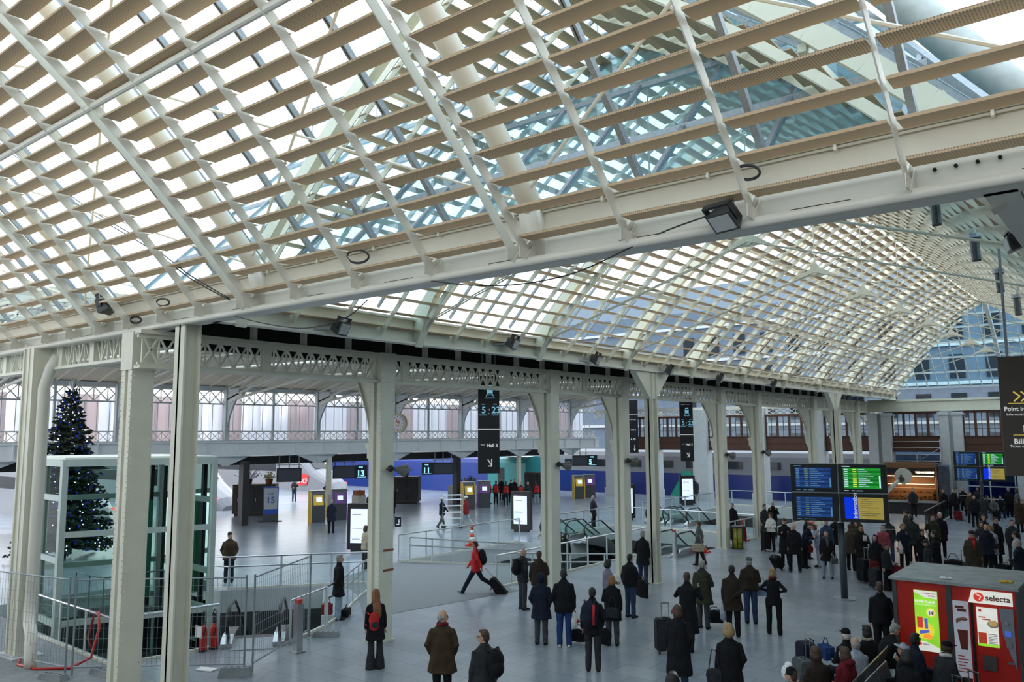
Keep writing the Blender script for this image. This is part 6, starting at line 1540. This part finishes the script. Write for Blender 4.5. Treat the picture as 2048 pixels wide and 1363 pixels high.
# ---------------------------------------------------------------- people near the front
R_ = math.radians
def PF(label, px, py, face, **k): x, y = foot(px, py); return person(label, x, y, face, **k)
def PH(label, px, py, face, h=1.74, **k): x, y = head(px, py, h*1.0); return person(label, x, y, face, h=h, **k)
p = PF('woman with very long auburn hair in a black jacket and flared trousers', 750, 1336, -12, h=1.70, coat='black', clen='mid', legs='charcoal', hs='long', hair='auburn', flare=True, arms=('relaxed', 'carry'), wide=.92)
t = backpack('red and dark grey sling bag on the back of the long-haired woman', p, 'red', 'charcoal', .72, dy=.08, off=.0, dz=-.14)
p = PH('balding man in a long dark brown coat looking to his side', 885, 1222, 8, h=1.80, coat='brown', clen='mid', legs='black', hs='fringe', hair='grey', arms=('pocket', 'pocket'), hyaw=R_(-70), wide=1.12, scarf='maroon')
p = PH('man with glasses in a dark grey jacket, nearest the picture bottom', 968, 1262, -25, h=1.76, coat='charcoal', legs='black', hs='short', hair='brown', hyaw=R_(45), glasses=True, wide=1.1)
backpack('black backpack slung on the shoulder of the man with glasses', p, 'black', None, .95, dy=-.12)
p = PF('man in a short black coat and pale jeans facing the curved handrail', 676, 1238, 82, h=1.78, coat='black', clen='mid', legs='lightjeans', hair='grey', shoes='leather', arms=('down', 'pocket'))
x, y = foot(654, 1232); handbag('red sports bag on the floor beside the man in pale jeans', (x, y, .55), .6, .34, .38, .25, 'darkred', .12, 'holdall', 'bag')
x, y = foot(692, 1232); handbag('black holdall slumped on the floor behind the man in pale jeans', (x, y, .32), 2.2, .5, .26, .25, 'black', .05, 'holdall', 'bag')
PF('man in a dark woolly hat and jacket standing at the double handrail', 457, 1164, 178, h=1.74, coat='brown', legs='navy', hat='beanie', arms=('pocket', 'pocket'), hyaw=R_(25), wide=1.1)
p = PF('grey-haired man in a navy coat before the ticket machines', 662, 1066, 8, h=1.76, coat='navy', clen='mid', legs='black', hair='grey', arms=('carry', 'bent'))
plasticbag('white plastic bag with a small dark print held by the man at the ticket machines', p['wr'][0], 'white', .9, 'maroon')
PH('dark-haired woman in a beige jacket beside the display totem', 731, 1052, 60, h=1.64, coat='beige', legs='charcoal', hs='bob', hair='brown', arms=('bent', 'bent'), sk='mid')
PF('man in dark jacket and jeans standing in front of the silver train', 588, 1002, 165, h=1.74, coat='charcoal', legs='jeans', hair='brown', arms=('mouth', 'bent'))
PH('dark-clothed person half hidden behind the purple ticket machine', 652, 965, 200, h=1.74, coat='black', legs='black', hair='black')
PH('person in a dark quilted jacket beyond the display totem', 740, 983, 150, h=1.72, coat='charcoal', legs='black', hair='black')
PF('person in black just past the rust-banded column', 785, 1026, 20, h=1.74, coat='black', clen='long', legs='black', hair='black', sk='dark')
PF('worker in a white hard hat and dark blue top pushing the roll cage', 884, 1056, 50, h=1.72, coat='navy', legs='grey', hat='helmet', hatc='white', arms=('rail', 'rail'), stride=.55)
PF('worker in a white hard hat and dark red jacket reaching for the roll cage', 932, 1055, -70, h=1.76, coat='darkred', legs='palegrey', hat='helmet', hatc='white', arms=('down', 'out'), stride=.5)
PH('pale-haired woman behind the yellow ticket machine', 929, 956, 190, h=1.70, coat='black', legs='black', hair='blond', hs='bob')
RVG = 'red-vested staff gathered near the ticket machines'
for px, py, f, lb, l2, hc_ in ((979, 1007, 100, 'staff member in a red waistcoat at the end of the group by the purple machine', 'black', 'black'), (992, 1008, 5, 'staff member in a red waistcoat second in the group, back turned', 'black', 'brown'), (1012, 1010, -8, 'staff member in a red waistcoat in the middle of the group, dark trousers', 'navy', 'brown'), (1042, 1012, 175, 'staff member in a red waistcoat behind the pale display totem', 'black', 'grey'), (1073, 1008, -15, 'staff member in a red waistcoat and pale jeans at the far end of the group', 'lightjeans', 'black')):
    x, y = foot(px, py); q = person(lb, x, y, f, h=1.72, coat='charcoal', legs=l2, hair=hc_, vest='red', arms=('down', 'bent')); q['t']['group'] = RVG
for px, py, lb in ((1003, 1000, 'dark-coated person between the red waistcoats, shorter of the group'), (1022, 1006, 'person in a long black coat standing among the red waistcoats'), (1029, 1003, 'second black-coated person close behind the red waistcoats'), (1056, 1012, 'grey-haired man in a slate jacket among the red waistcoats')):
    PF(lb, px, py, 160+px % 40, h=1.74, coat='black' if px != 1056 else 'charcoal', clen='mid', legs='black', hair='black' if px != 1056 else 'grey')
p = PF('man in a dark coat standing at the top of the escalators with a bag', 1187, 1055, -60, h=1.75, coat='charcoal', clen='mid', legs='charcoal', hair='grey', arms=('carry', 'pocket'))
plasticbag('white and red carrier bag beside the man at the escalator top', p['wr'][0], 'white', .8, 'red')
xr, yr = at_z(1131, 1142, -.75).xy; person('man in black walking up the ramp behind the glass guard', xr, yr, 20, h=1.74, z0=-(yr-23.6)/8.2*1.1-.02, coat='black', legs='charcoal', hair='black', stride=.35)
PF('smaller walker of the couple in grey by the white piers', 1383, 1003, 170, h=1.62, coat='grey', clen='mid', legs='charcoal', hair='ginger', hs='bob', stride=.3)
PF('taller walker of the couple in grey by the white piers', 1392, 1003, 170, h=1.74, coat='charcoal', clen='mid', legs='charcoal', hair='grey', stride=.3)
p = PF('man in a red and grey jacket striding past the ramp with a trolley case', 951, 1185, -84, h=1.76, coat='red', legs='navy', hair='black', sk='mid', stride=.85, arms=('pull', 'swing'), shoes='palegrey')
backpack('black backpack worn by the striding man in red and grey', p, 'black', None, 1.05)
x, y = p['x'], p['y']; a_ = p['ang']; sc_ = suitcase('black wheeled suitcase pulled by the striding man', x-math.cos(a_)*1.05+.05, y-math.sin(a_)*1.05, a_+math.pi*0, w_=.44, h_=.66, col='black', tilt=-.72, grip=True)
p = PF('bald man in a dark jacket wearing a backpack by the cream column', 1046, 1218, 60, h=1.76, coat='charcoal', legs='greytrousers', hs='none', hair='grey', arms=('pocket', 'pocket'), turtle=True)
backpack('black backpack on the bald man by the cream column', p, 'black', None, .95)
PH('man in a dark leather jacket beside the bald man', 1078, 1103, 12, h=1.76, coat='leather', legs='black', hair='brown', wide=1.15, arms=('relaxed', 'bent'))
PF('person in a navy coat with the hood down over grey trousers', 1083, 1288, 15, h=1.70, coat='navy', clen='mid', legs='greytrousers', hat='hood', hatc='navy', wide=1.1, arms=('pocket', 'pocket'))
p = PF('tall man in a black jacket, bright blue jeans and white trainers', 1129, 1293, 4, h=1.84, coat='black', clen='jacket', legs='bluejeans', hs='short', hair='black', sk='dark', shoes='white', arms=('pocket', 'carry'), wide=1.05)
plasticbag('white and red plastic bag held by the tall man in white trainers', p['wr'][1], 'white', .95, 'red')
x, y = foot(1156, 1285); handbag('flat black bag tilted behind the tall man in white trainers', (x, y, .45), .2, .46, .34, .12, 'black', .08, 'laptop_bag', 'bag')
p = PF('man in black wearing a boxy dark backpack with red edging', 1187, 1341, 6, h=1.76, coat='black', legs='charcoal', hair='black', arms=('relaxed', 'pocket'), shoes='leather', wide=1.0)
backpack('boxy dark backpack with red edging on the man in black', p, 'navy', 'darkred', 1.15, dy=.05)
p = PF('woman with ginger hair in a black coat and grey trousers', 1226, 1290, 8, h=1.66, coat='black', clen='mid', legs='greytrousers', hs='bob', hair='ginger', arms=('bent', 'down'))
handbag('grey slouchy handbag on the shoulder of the ginger-haired woman', (p['sh'][1].x-.05, p['sh'][1].y-.22, 1.2), p['ang']+1.5, .34, .28, .12, 'charcoal', .22)
x, y = foot(1212, 1290); handbag('black travel bag standing between the ginger-haired woman and the boxy backpack', (x, y, .5), .5, .3, .42, .22, 'black', .05, 'holdall', 'bag')
PH('woman with short dark hair in a patterned lilac and white coat', 1215, 1122, 60, h=1.60, coat='lilac', clen='mid', legs='charcoal', hs='curly', hair='black', arms=('bent', 'bent'))
p = PF('man in a puffy black jacket and blue jeans carrying a flat case', 1262, 1234, 40, h=1.74, coat='black', clen='short', legs='denim', hair='black', wide=1.2, arms=('relaxed', 'bent'))
x, y = p['x'], p['y']; handbag('wide flat black case held by the man in the puffy jacket', (x+.1, y+.45, 1.12), p['ang']+1.2, .8, .55, .12, 'black', .06, 'instrument_case', 'case')
PF('man in a knee-length black coat standing alone beside the slim column', 1287, 1168, 25, h=1.80, coat='black', clen='mid', legs='denim', hair='grey', arms=('pocket', 'down'))
p = PF('woman in a grey cardigan walking away with a large beige tote', 1400, 1130, -65, h=1.70, coat='grey', legs='leather', hs='short', hair='brown', arms=('down', 'carry'), shoes='leather', stride=.2)
handbag('large beige and tan tote bag on the arm of the woman in grey', (p['x']+.1, p['y']-.3, 1.22), p['ang']+.3, .52, .34, .2, 'beige', .30)
p = PF('man in a long black coat talking on a phone, hand on his luggage', 1378, 1300, 15, h=1.82, coat='black', clen='long', legs='black', hair='brown', arms=('reach', 'phone'), stride=.25)
x, y = foot(1333, 1308); suitcase('tall black trolley case held by the phoning man in the long coat', x, y, math.atan2(y, x)+.3, w_=.42, h_=.74, d_=.3, col='charcoal', grip=True)
x, y = foot(1352, 1300); handbag('small pink bag on top of the trolley case', (x, y, 1.02), .4, .22, .12, .12, 'pink', .05, 'pouch', 'bag')
p = PH('grey-brown-haired person in a long black coat in front of the phoning man', 1355, 1212, 10, h=1.74, coat='black', clen='long', legs='denim', hair='brown', hs='bob', arms=('down', 'pocket'), wide=1.05)
p = PF('grey-haired man in an olive jacket with a shoulder strap', 1408, 1256, 22, h=1.76, coat='olive', clen='mid', legs='greytrousers', hair='grey', arms=('down', 'bent'), wide=1.15)
x, y = foot(1413, 1252); handbag('black bag on the floor between the legs of the olive-jacketed man', (x+.15, y+.2, .5), .4, .55, .36, .25, 'black', .05, 'holdall', 'bag')
p = PF('dark-haired man in a brown leather jacket with a hand behind his back', 1468, 1272, 3, h=1.76, coat='leather', clen='mid', legs='black', hair='black', sk='dark', arms=('carry', 'back'), wide=1.08)
plasticbag('pale blue-white plastic bag held by the man in the brown leather jacket', p['wr'][0], 'palegrey', 1.0)
p = PF('man in a flat cap, dark brown jacket and blue jeans', 1503, 1246, -4, h=1.76, coat='leather', clen='short', legs='jeans', hat='cap', hatc='grey', hs='fringe', hair='grey', arms=('bent', 'bent'), wide=1.12)
handbag('colourful patterned shoulder bag between the cap man and the woman in black', (fl(1525, 1242)[0], fl(1525, 1242)[1], 1.18), .6, .42, .34, .16, 'lightblue', .15)
p = PF('slim woman in black with shoulder-length fair hair and arms bent', 1550, 1268, 14, h=1.66, coat='black', legs='black', hs='bob', hair='blond', arms=('hip', 'hip'), wide=.88, scarf='maroon', feet=.13)
p = PH('woman with curly fair hair in a black coat near the picture bottom', 1457, 1252, -8, h=1.66, coat='black', clen='long', legs='black', hs='curly', hair='blond', arms=('down', 'pocket'), wide=1.08)
handbag('dark shoulder bag on the side of the curly-haired woman', (p['sh'][0].x-.08, p['sh'][0].y-.1, 1.25), p['ang']+1.4, .32, .28, .12, 'charcoal', .3)
PF('man in black standing with his back turned beside the red vending block', 1768, 1328, -8, h=1.78, coat='black', clen='short', legs='black', hair='brown', arms=('down', 'pocket'))
# ---- the middle crowd
p = PH('man in a dark overcoat waiting with a case behind the litter bin', 1464, 1007, 170, h=1.74, coat='black', clen='mid', legs='black', hair='black', hyaw=R_(-20)); suitcase('dark red suitcase behind the litter bin', p['x']+.5, p['y']-.3, .5, col='maroon', grip=True)
PH('man in a long dark coat half hidden by the cream column between the cones', 1528, 1009, 140, h=1.76, coat='charcoal', clen='long', legs='black', hair='brown')
PH('man in a dark jacket eating, beyond the woman in the white jacket', 1545, 1003, 178, h=1.76, coat='black', legs='charcoal', hs='fringe', hair='grey', arms=('mouth', 'mouth'))
p = PF('woman in a cream-white jacket and black trousers by the column', 1544, 1102, -150, h=1.66, coat='white', clen='short', legs='black', hs='bob', hair='brown', arms=('bent', 'bent'))
x, y = foot(1527, 1102); suitcase('tall black suitcase beside the woman in the cream-white jacket', x, y, 1.0, w_=.4, h_=.8, col='black')
x, y = foot(1557, 1140); suitcase('black wheeled bag leaning on the floor near the bright reflection', x, y, 1.2, w_=.42, h_=.5, col='black', tilt=.6, grip=True)
PF('man in a dark overcoat and tie reading his phone', 1572, 1128, 178, h=1.78, coat='black', clen='long', legs='black', hair='brown', arms=('read', 'read'), hpitch=.35)
PF('man in black looking up at the boards, legs apart on the bright floor', 1591, 1143, 172, h=1.76, coat='black', clen='mid', legs='black', hs='fringe', hair='brown', hpitch=-.3, feet=.15, wide=1.1)
p = PF('man in dark clothes bending over an open paper', 1610, 1135, 120, h=1.76, coat='navy', legs='black', hair='black', lean=.35, arms=('read', 'read'), hpitch=.5)
o = MB().box(-.14, .14, -.004, .004, -.1, .12).build('paper_sheet', mat('paper', (.8, .8, .8), .7)); o.location = p['wr'][0]+Vector((0, 0, .12)); o.rotation_euler = (.5, 0, p['ang']+1.5); tag(o, 'white paper held open by the bending man', 'paper')
PH('woman with reddish hair and a dark coat by the farthest traffic cone', 1613, 1034, 120, h=1.70, coat='black', clen='mid', legs='black', hs='bob', hair='auburn')
p = PF('woman in a pale blue sweater stretching her arms forward', 1638, 1133, -95, h=1.60, coat='lightblue', legs='palegrey', hs='bob', hair='brown', arms=('reach', 'reach'), lean=.15)
handbag('dark red bag hanging at the side of the woman in pale blue', (p['x']-.35, p['y']-.1, .95), .5, .4, .3, .15, 'maroon', .12)
PH('grey-haired man in a navy jacket looking up beside the pale blue sweater', 1652, 1040, -170, h=1.78, coat='denim', legs='charcoal', hair='grey', hpitch=-.3)
p = PF('person in a grey scarf, black coat and pale jeans facing the viewer', 1656, 1156, 176, h=1.66, coat='black', clen='mid', legs='lightjeans', hair='brown', scarf='grey', hpitch=-.35, shoes='black', feet=.14)
handbag('grey shoulder bag on the person with the grey scarf', (p['x']+.3, p['y']-.15, 1.0), .8, .3, .25, .12, 'grey', .2)
PF('bald man in a black coat reading by the dark pole', 1675, 1122, 178, h=1.80, coat='black', clen='mid', legs='black', hs='none', hair='grey', arms=('read', 'read'), hpitch=.4, feet=.13)
PH('person in a grey-green coat just behind the dark pole', 1699, 1049, 20, h=1.70, coat='tweed', clen='mid', legs='black', hair='brown')
p = PH('man in a dark cap carrying a large backpack behind the boards', 1713, 1032, 160, h=1.76, coat='charcoal', legs='black', hat='beanie'); backpack('large black backpack under the yellow information screen', p, 'black', None, 1.3)
PH('woman with wavy brown hair in an olive coat on the phone', 1713, 1042, -150, h=1.70, coat='olive', clen='long', legs='black', hs='long', hair='brown', arms=('phone', 'bent'))
p = PF('man in black holding a white leaflet beside the black suitcase', 1727, 1148, 178, h=1.76, coat='black', clen='mid', legs='black', hair='black', sk='mid', arms=('read', 'down'), hpitch=-.2)
o = MB().box(-.07, .07, -.003, .003, -.1, .1).build('leaflet', mat('paper', (.8, .8, .8), .7)); o.location = p['wr'][0]+Vector((0, 0, .08)); o.rotation_euler = (.2, 0, p['ang']+1.5); tag(o, 'white leaflet in the hand of the man in black', 'paper')
x, y = foot(1737, 1164); suitcase('large black suitcase standing in front of the man with the leaflet', x, y, -2.2, w_=.5, h_=.75, d_=.3, col='black', grip=True)
p = PH('dark-haired woman in black looking up beside the man with the leaflet', 1750, 1070, -160, h=1.66, coat='black', clen='mid', legs='black', hs='bob', hair='black', hpitch=-.3)
handbag('dark red bag carried by the woman beside the leaflet man', (p['x'], p['y']-.3, .95), .5, .36, .42, .16, 'maroon', .1)
PH('woman in a pale headscarf and pink jacket looking up', 1765, 1050, 175, h=1.62, coat='pink', legs='charcoal', hat='shawl', hatc='palegrey', hpitch=-.2)
PF('man in a dark sweater with a pale chest band and jeans', 1781, 1122, 178, h=1.74, coat='charcoal', legs='jeans', hs='fringe', hair='grey', band='beige')
p = PH('woman with curly fair hair in dark clothes holding a striped bag', 1805, 1048, 178, h=1.68, coat='navy', clen='mid', legs='black', hs='curly', hair='blond', arms=('mouth', 'bent')); plasticbag('white and red striped plastic bag of the curly fair-haired woman', p['wr'][1]+Vector((0, 0, .0)), 'white', 1.0, 'red')
PH('big man in a dark coat with his back turned in front of the bakery', 1822, 1031, -10, h=1.82, coat='charcoal', clen='mid', legs='black', hair='black', wide=1.2)
PH('dark-haired man in an olive jacket bowing his head near the bakery', 1812, 1021, -120, h=1.76, coat='olive', legs='black', hair='black', hpitch=.4)
PH('short person in dark clothes behind the grey top of the suitcase', 1771, 1088, 130, h=1.50, coat='charcoal', legs='black', hair='black', sk='mid')
x, y = foot(1757, 1176); suitcase('dark soft suitcase behind the back-turned man in black', x, y, -2.0, w_=.42, h_=.6, col='charcoal')
x, y = foot(1805, 1185); suitcase('dark red patterned suitcase beside the corner of the vending block', x-.15, y+.4, -2.0, w_=.42, h_=.75, col='maroon')
PH('dark-haired young woman glancing sideways behind the cap man', 1843, 1059, 160, h=1.64, coat='black', legs='black', hs='bob', hair='black')
p = PH('sharp-nosed man in black in profile with a shoulder bag', 1869, 1062, -70, h=1.78, coat='black', clen='mid', legs='black', hair='black', arms=('down', 'read')); handbag('big black holdall slung behind the man in profile', (p['x']+.5, p['y']+.1, 1.05), .4, .62, .42, .3, 'black', .15, 'holdall', 'bag')
PH('person in a dark peaked cap bending in front of the man in profile', 1853, 1080, -100, h=1.62, coat='charcoal', clen='mid', legs='black', hat='cap', hatc='charcoal', hpitch=.3)
PH('man in an olive coat with a phone by the barred barrier', 1865, 1030, 178, h=1.76, coat='olive', legs='black', hair='black', arms=('down', 'phone'))
PH('tall grey-haired man in a dark coat by the barred barrier', 1879, 1025, 170, h=1.82, coat='black', clen='mid', legs='black', hair='white')
p = PH('old man in a tweed overcoat, fur hat and red scarf', 1943, 1063, 170, h=1.72, coat='tweed', clen='long', legs='charcoal', hat='furhat', hatc='leather', hs='fringe', hair='grey', scarf='red', arms=('down', 'carry'), wide=1.15, hpitch=.3)
x, y = head(1929, 1118, .75); suitcase('striped grey suitcase by the old man in tweed', x, y, -2.3, w_=.42, h_=.62, col='grey', grip=True)
PH('man in a dark coat behind the bald man and the pale-coated woman', 1966, 1030, 160, h=1.76, coat='black', legs='black', hair='brown')
p = PH('woman with short brown hair holding a patterned tote', 1962, 1043, 178, h=1.66, coat='charcoal', legs='black', hs='bob', hair='brown', arms=('down', 'bent')); handbag('cream tote with black lettering held by the short-haired woman', (p['x']-.05, p['y']-.25, 1.1), .8, .34, .34, .08, 'white', .12)
PH('bald man in a dark blue coat beside the pale-coated woman', 1971, 1049, 175, h=1.74, coat='navy', clen='mid', legs='black', hs='none', hair='grey')
p = PH('woman with fair hair in a pale grey coat and dark skirt', 1981, 1052, -150, h=1.66, coat='palegrey', clen='mid', legs='black', hs='curly', hair='blond', arms=('down', 'bent')); handbag('brown handbag under the arm of the pale-coated woman', (p['x']+.1, p['y']-.25, 1.2), .6, .42, .22, .14, 'brown', .12)
PH('tall dark-haired man in a long black coat behind the pale-coated woman', 1990, 1035, 150, h=1.84, coat='black', clen='long', legs='black', hair='black', glasses=True)
PH('man in a dark jacket standing alone near the edge with arms down', 2023, 1040, 170, h=1.76, coat='charcoal', legs='greytrousers', hair='black')
PH('dark-haired person in glasses with a white collar near the picture edge', 2031, 1064, -80, h=1.72, coat='palegrey', legs='black', hair='black', glasses=True)
p = PH('grey-haired man in navy seen from the side at the picture edge', 2037, 1080, -60, h=1.74, coat='navy', clen='mid', legs='black', hair='grey', arms=('bent', 'bent'), wide=1.2); 
x, y = head(2012, 1125, .7); suitcase('dark suitcase behind the vending block near the picture edge', x, y, -2.0, w_=.44, h_=.6, col='black')
# ---- far crowd in front of the end wall
for px, py, f, lb, k in ((1874, 972, 175, 'pale-capped person in black beside the bakery end', dict(coat='black', hat='cap', hatc='palegrey')), (1886, 978, 180, 'man in black next to the pale-capped person', dict(coat='black', hair='brown', clen='mid')), (1905, 979, 30, 'pink-faced man in a black coat with legs apart before the pilaster', dict(coat='black', hs='fringe', hair='grey', feet=.2)), (1911, 976, 150, 'dark-haired woman with a beige scarf at the pilaster', dict(coat='navy', hs='bob', hair='black', scarf='beige')), (1925, 975, 180, 'man in an open dark coat and white shirt at the pilaster', dict(coat='black', hair='grey', band='white')), (1939, 984, 160, 'brown-coated person close to the pilaster edge', dict(coat='brown', hair='brown')), (1947, 990, 170, 'wide dark figure with luggage between the two pilasters', dict(coat='black', hair='black', wide=1.2)), (1954, 974, 175, 'tall man with an orange bag strap before the blue glass screen', dict(coat='charcoal', hair='black')), (1962, 988, 20, 'large person in a long dark coat bending towards the seats', dict(coat='charcoal', clen='long', hair='black', lean=.2, wide=1.2)), (2016, 976, 175, 'person in a pale cap far back by the blue glass screen', dict(coat='black', hat='cap', hatc='palegrey')), (2033, 977, -60, 'woman in a long grey coat walking before the glass screen', dict(coat='grey', clen='long', hs='bob', hair='brown', stride=.4)), (2036, 996, -30, 'person in a brown coat with a red bag near the picture edge', dict(coat='brown', clen='long', hair='black')), (1825, 976, 180, 'bakery seller in a dark top behind the counter', dict(coat='charcoal', hair='brown'))):
    p = PH(lb, px, py, f, h=1.74, legs='black', **k)
NCH = {1973: 'first', 1987: 'second', 2000: 'third', 2045: 'last'}
for px, py, f, lb, c_ in ((1973, 992, 100, 'seated traveller in a dark fur-trimmed coat by the far screens', 'brown'), (1987, 995, 170, 'seated traveller in a grey-brown coat reading by the far screens', 'grey'), (2000, 992, 175, 'seated traveller with red hair in dark clothes by the far screens', 'black'), (2045, 1000, 175, 'seated traveller in dark red by the glass screen edge', 'darkred')):
    x, y = head(px, py, 1.28); p = person(lb, x, y, f, h=1.72, coat=c_, legs='black', hair='brown', sit=True, arms=('lap', 'lap'), clen='short')
    tt = thing('chair', 'dark waiting chair under the %s seated traveller counted from the pilaster' % NCH[px], 'chair', (x, y, 0), p['ang'])
    MB().box(-.22, .24, -.24, .24, .36, .41).build('seat', DARK, tt, local=True); MB().box(-.27, -.22, -.24, .24, .36, .85).build('backrest', DARK, tt, local=True)
    for xx in (-.2, .2):
        for yy in (-.2, .2): MB().box(xx-.015, xx+.015, yy-.015, yy+.015, 0, .36).build('leg', STEEL, tt, local=True)
x, y = head(1918, 1020, .6); suitcase('red suitcase among the far crowd at the pilaster', x, y, -2, col='darkred', w_=.4, h_=.5)
x, y = head(1926, 1018, .65); suitcase('pale grey suitcase among the far crowd at the pilaster', x, y, -2, col='palegrey', w_=.3, h_=.5)
# ---- seated travellers in the foreground (seat 0.43 m, head about 1.3 m)
def SIT(label, px, py, face, hh=1.30, **k):
    x, y = head(px, py, hh); k.setdefault('legs', 'black'); return person(label, x, y, face, h=k.pop('h', 1.74), sit=True, clen='short', **k)
SIT('seated man in a black cap and dark jacket ending the first seat row', 1692, 1260, -30, coat='black', hat='cap', hatc='black', hs='fringe', hair='white', arms=('lap', 'lap'))
SIT('seated bald man in a pale grey jacket', 1711, 1278, -35, coat='palegrey', hs='fringe', hair='grey', arms=('lap', 'lap'), wide=1.1)
SIT('seated woman in a dark red hooded coat', 1690, 1298, -55, coat='maroon', hs='bob', hair='brown', hat='hoodback', arms=('lap', 'lap'), wide=1.15)
SIT('seated woman with tied brown hair in a dark patterned coat', 1632, 1297, -40, coat='leather', hs='bob', hair='brown', arms=('lap', 'lap'), wide=1.1)
SIT('seated person in black with a fur-trimmed hood', 1734, 1262, -35, coat='black', hs='bob', hair='black', scarf='beige', arms=('lap', 'lap'))
SIT('grey-haired man in black leaning forward on his seat', 1757, 1232, 60, hh=1.42, coat='black', hair='grey', lean=.45, arms=('read', 'read'), hpitch=.4, wide=1.1)
SIT('seated person in a dark woolly hat holding white papers at the picture bottom', 1584, 1340, -60, coat='grey', hat='beanie', hatc='black', arms=('read', 'read'))
x, y = head(1572, 1332, 1.2); b = MB(); b.ball((0, 0, 0), .09, .05, .13, n=9, m=6); b.ball((.03, .04, .12), .07, .05, .06, n=8, m=5); o = b.build('wrapped_bouquet', mat('paper', (.8, .8, .8), .7), local=True); o.location = (x, y, 1.1); tag(o, 'white wrapped bundle held beside the person in the woolly hat', 'bundle')
SIT('young man in black seated against the red vending block', 1828, 1270, 60, coat='navy', hair='black', sk='dark', arms=('lap', 'lap'), hyaw=R_(10))
SIT('seated man in a black and red cap with a thick white scarf', 1878, 1278, 40, coat='charcoal', hat='cap', hatc='black', sk='dark', scarf='white', arms=('lap', 'lap'), lean=.25, hyaw=R_(-20))
SIT('seated man in a grey cap drinking from a paper cup', 1808, 1290, -60, coat='black', hat='cap', hatc='palegrey', sk='mid', hs='short', hair='black', arms=('lap', 'mouth'), hpitch=-.2)
SIT('seated person with dark curly hair in front of the grey-capped man', 1814, 1306, 30, coat='black', hs='curly', hair='black', arms=('lap', 'lap'))
x, y = head(1627, 1282, .78); suitcase('navy blue suitcase beside the seated travellers', x, y, -2.4, w_=.48, h_=.7, d_=.32, col='navy', grip=False)
x, y = head(1620, 1312, .72); suitcase('grey hard suitcase with a white tag beside the seated travellers', x, y, -2.3, w_=.46, h_=.62, d_=.3, col='grey', grip=True)
x, y = head(1652, 1296, .74); handbag('bright blue travel bag on the luggage by the seated travellers', (x, y, .95), -.8, .44, .34, .26, 'bluejeans', .08, 'holdall', 'bag')
x, y = head(1916, 1350, .95); suitcase('trolley case with a steel pull handle in front of the vending block', x, y, -2.0, w_=.4, h_=.5, col='black', grip=True)
x, y = head(1934, 1338, .98); suitcase('trolley case with a black pull handle in front of the vending block', x+.1, y+.1, -2.0, w_=.4, h_=.5, col='charcoal', grip=True)
SIT('curly-haired seated traveller cut by the picture bottom', 1345, 1352, 10, hh=1.3, coat='charcoal', hs='curly', hair='black')
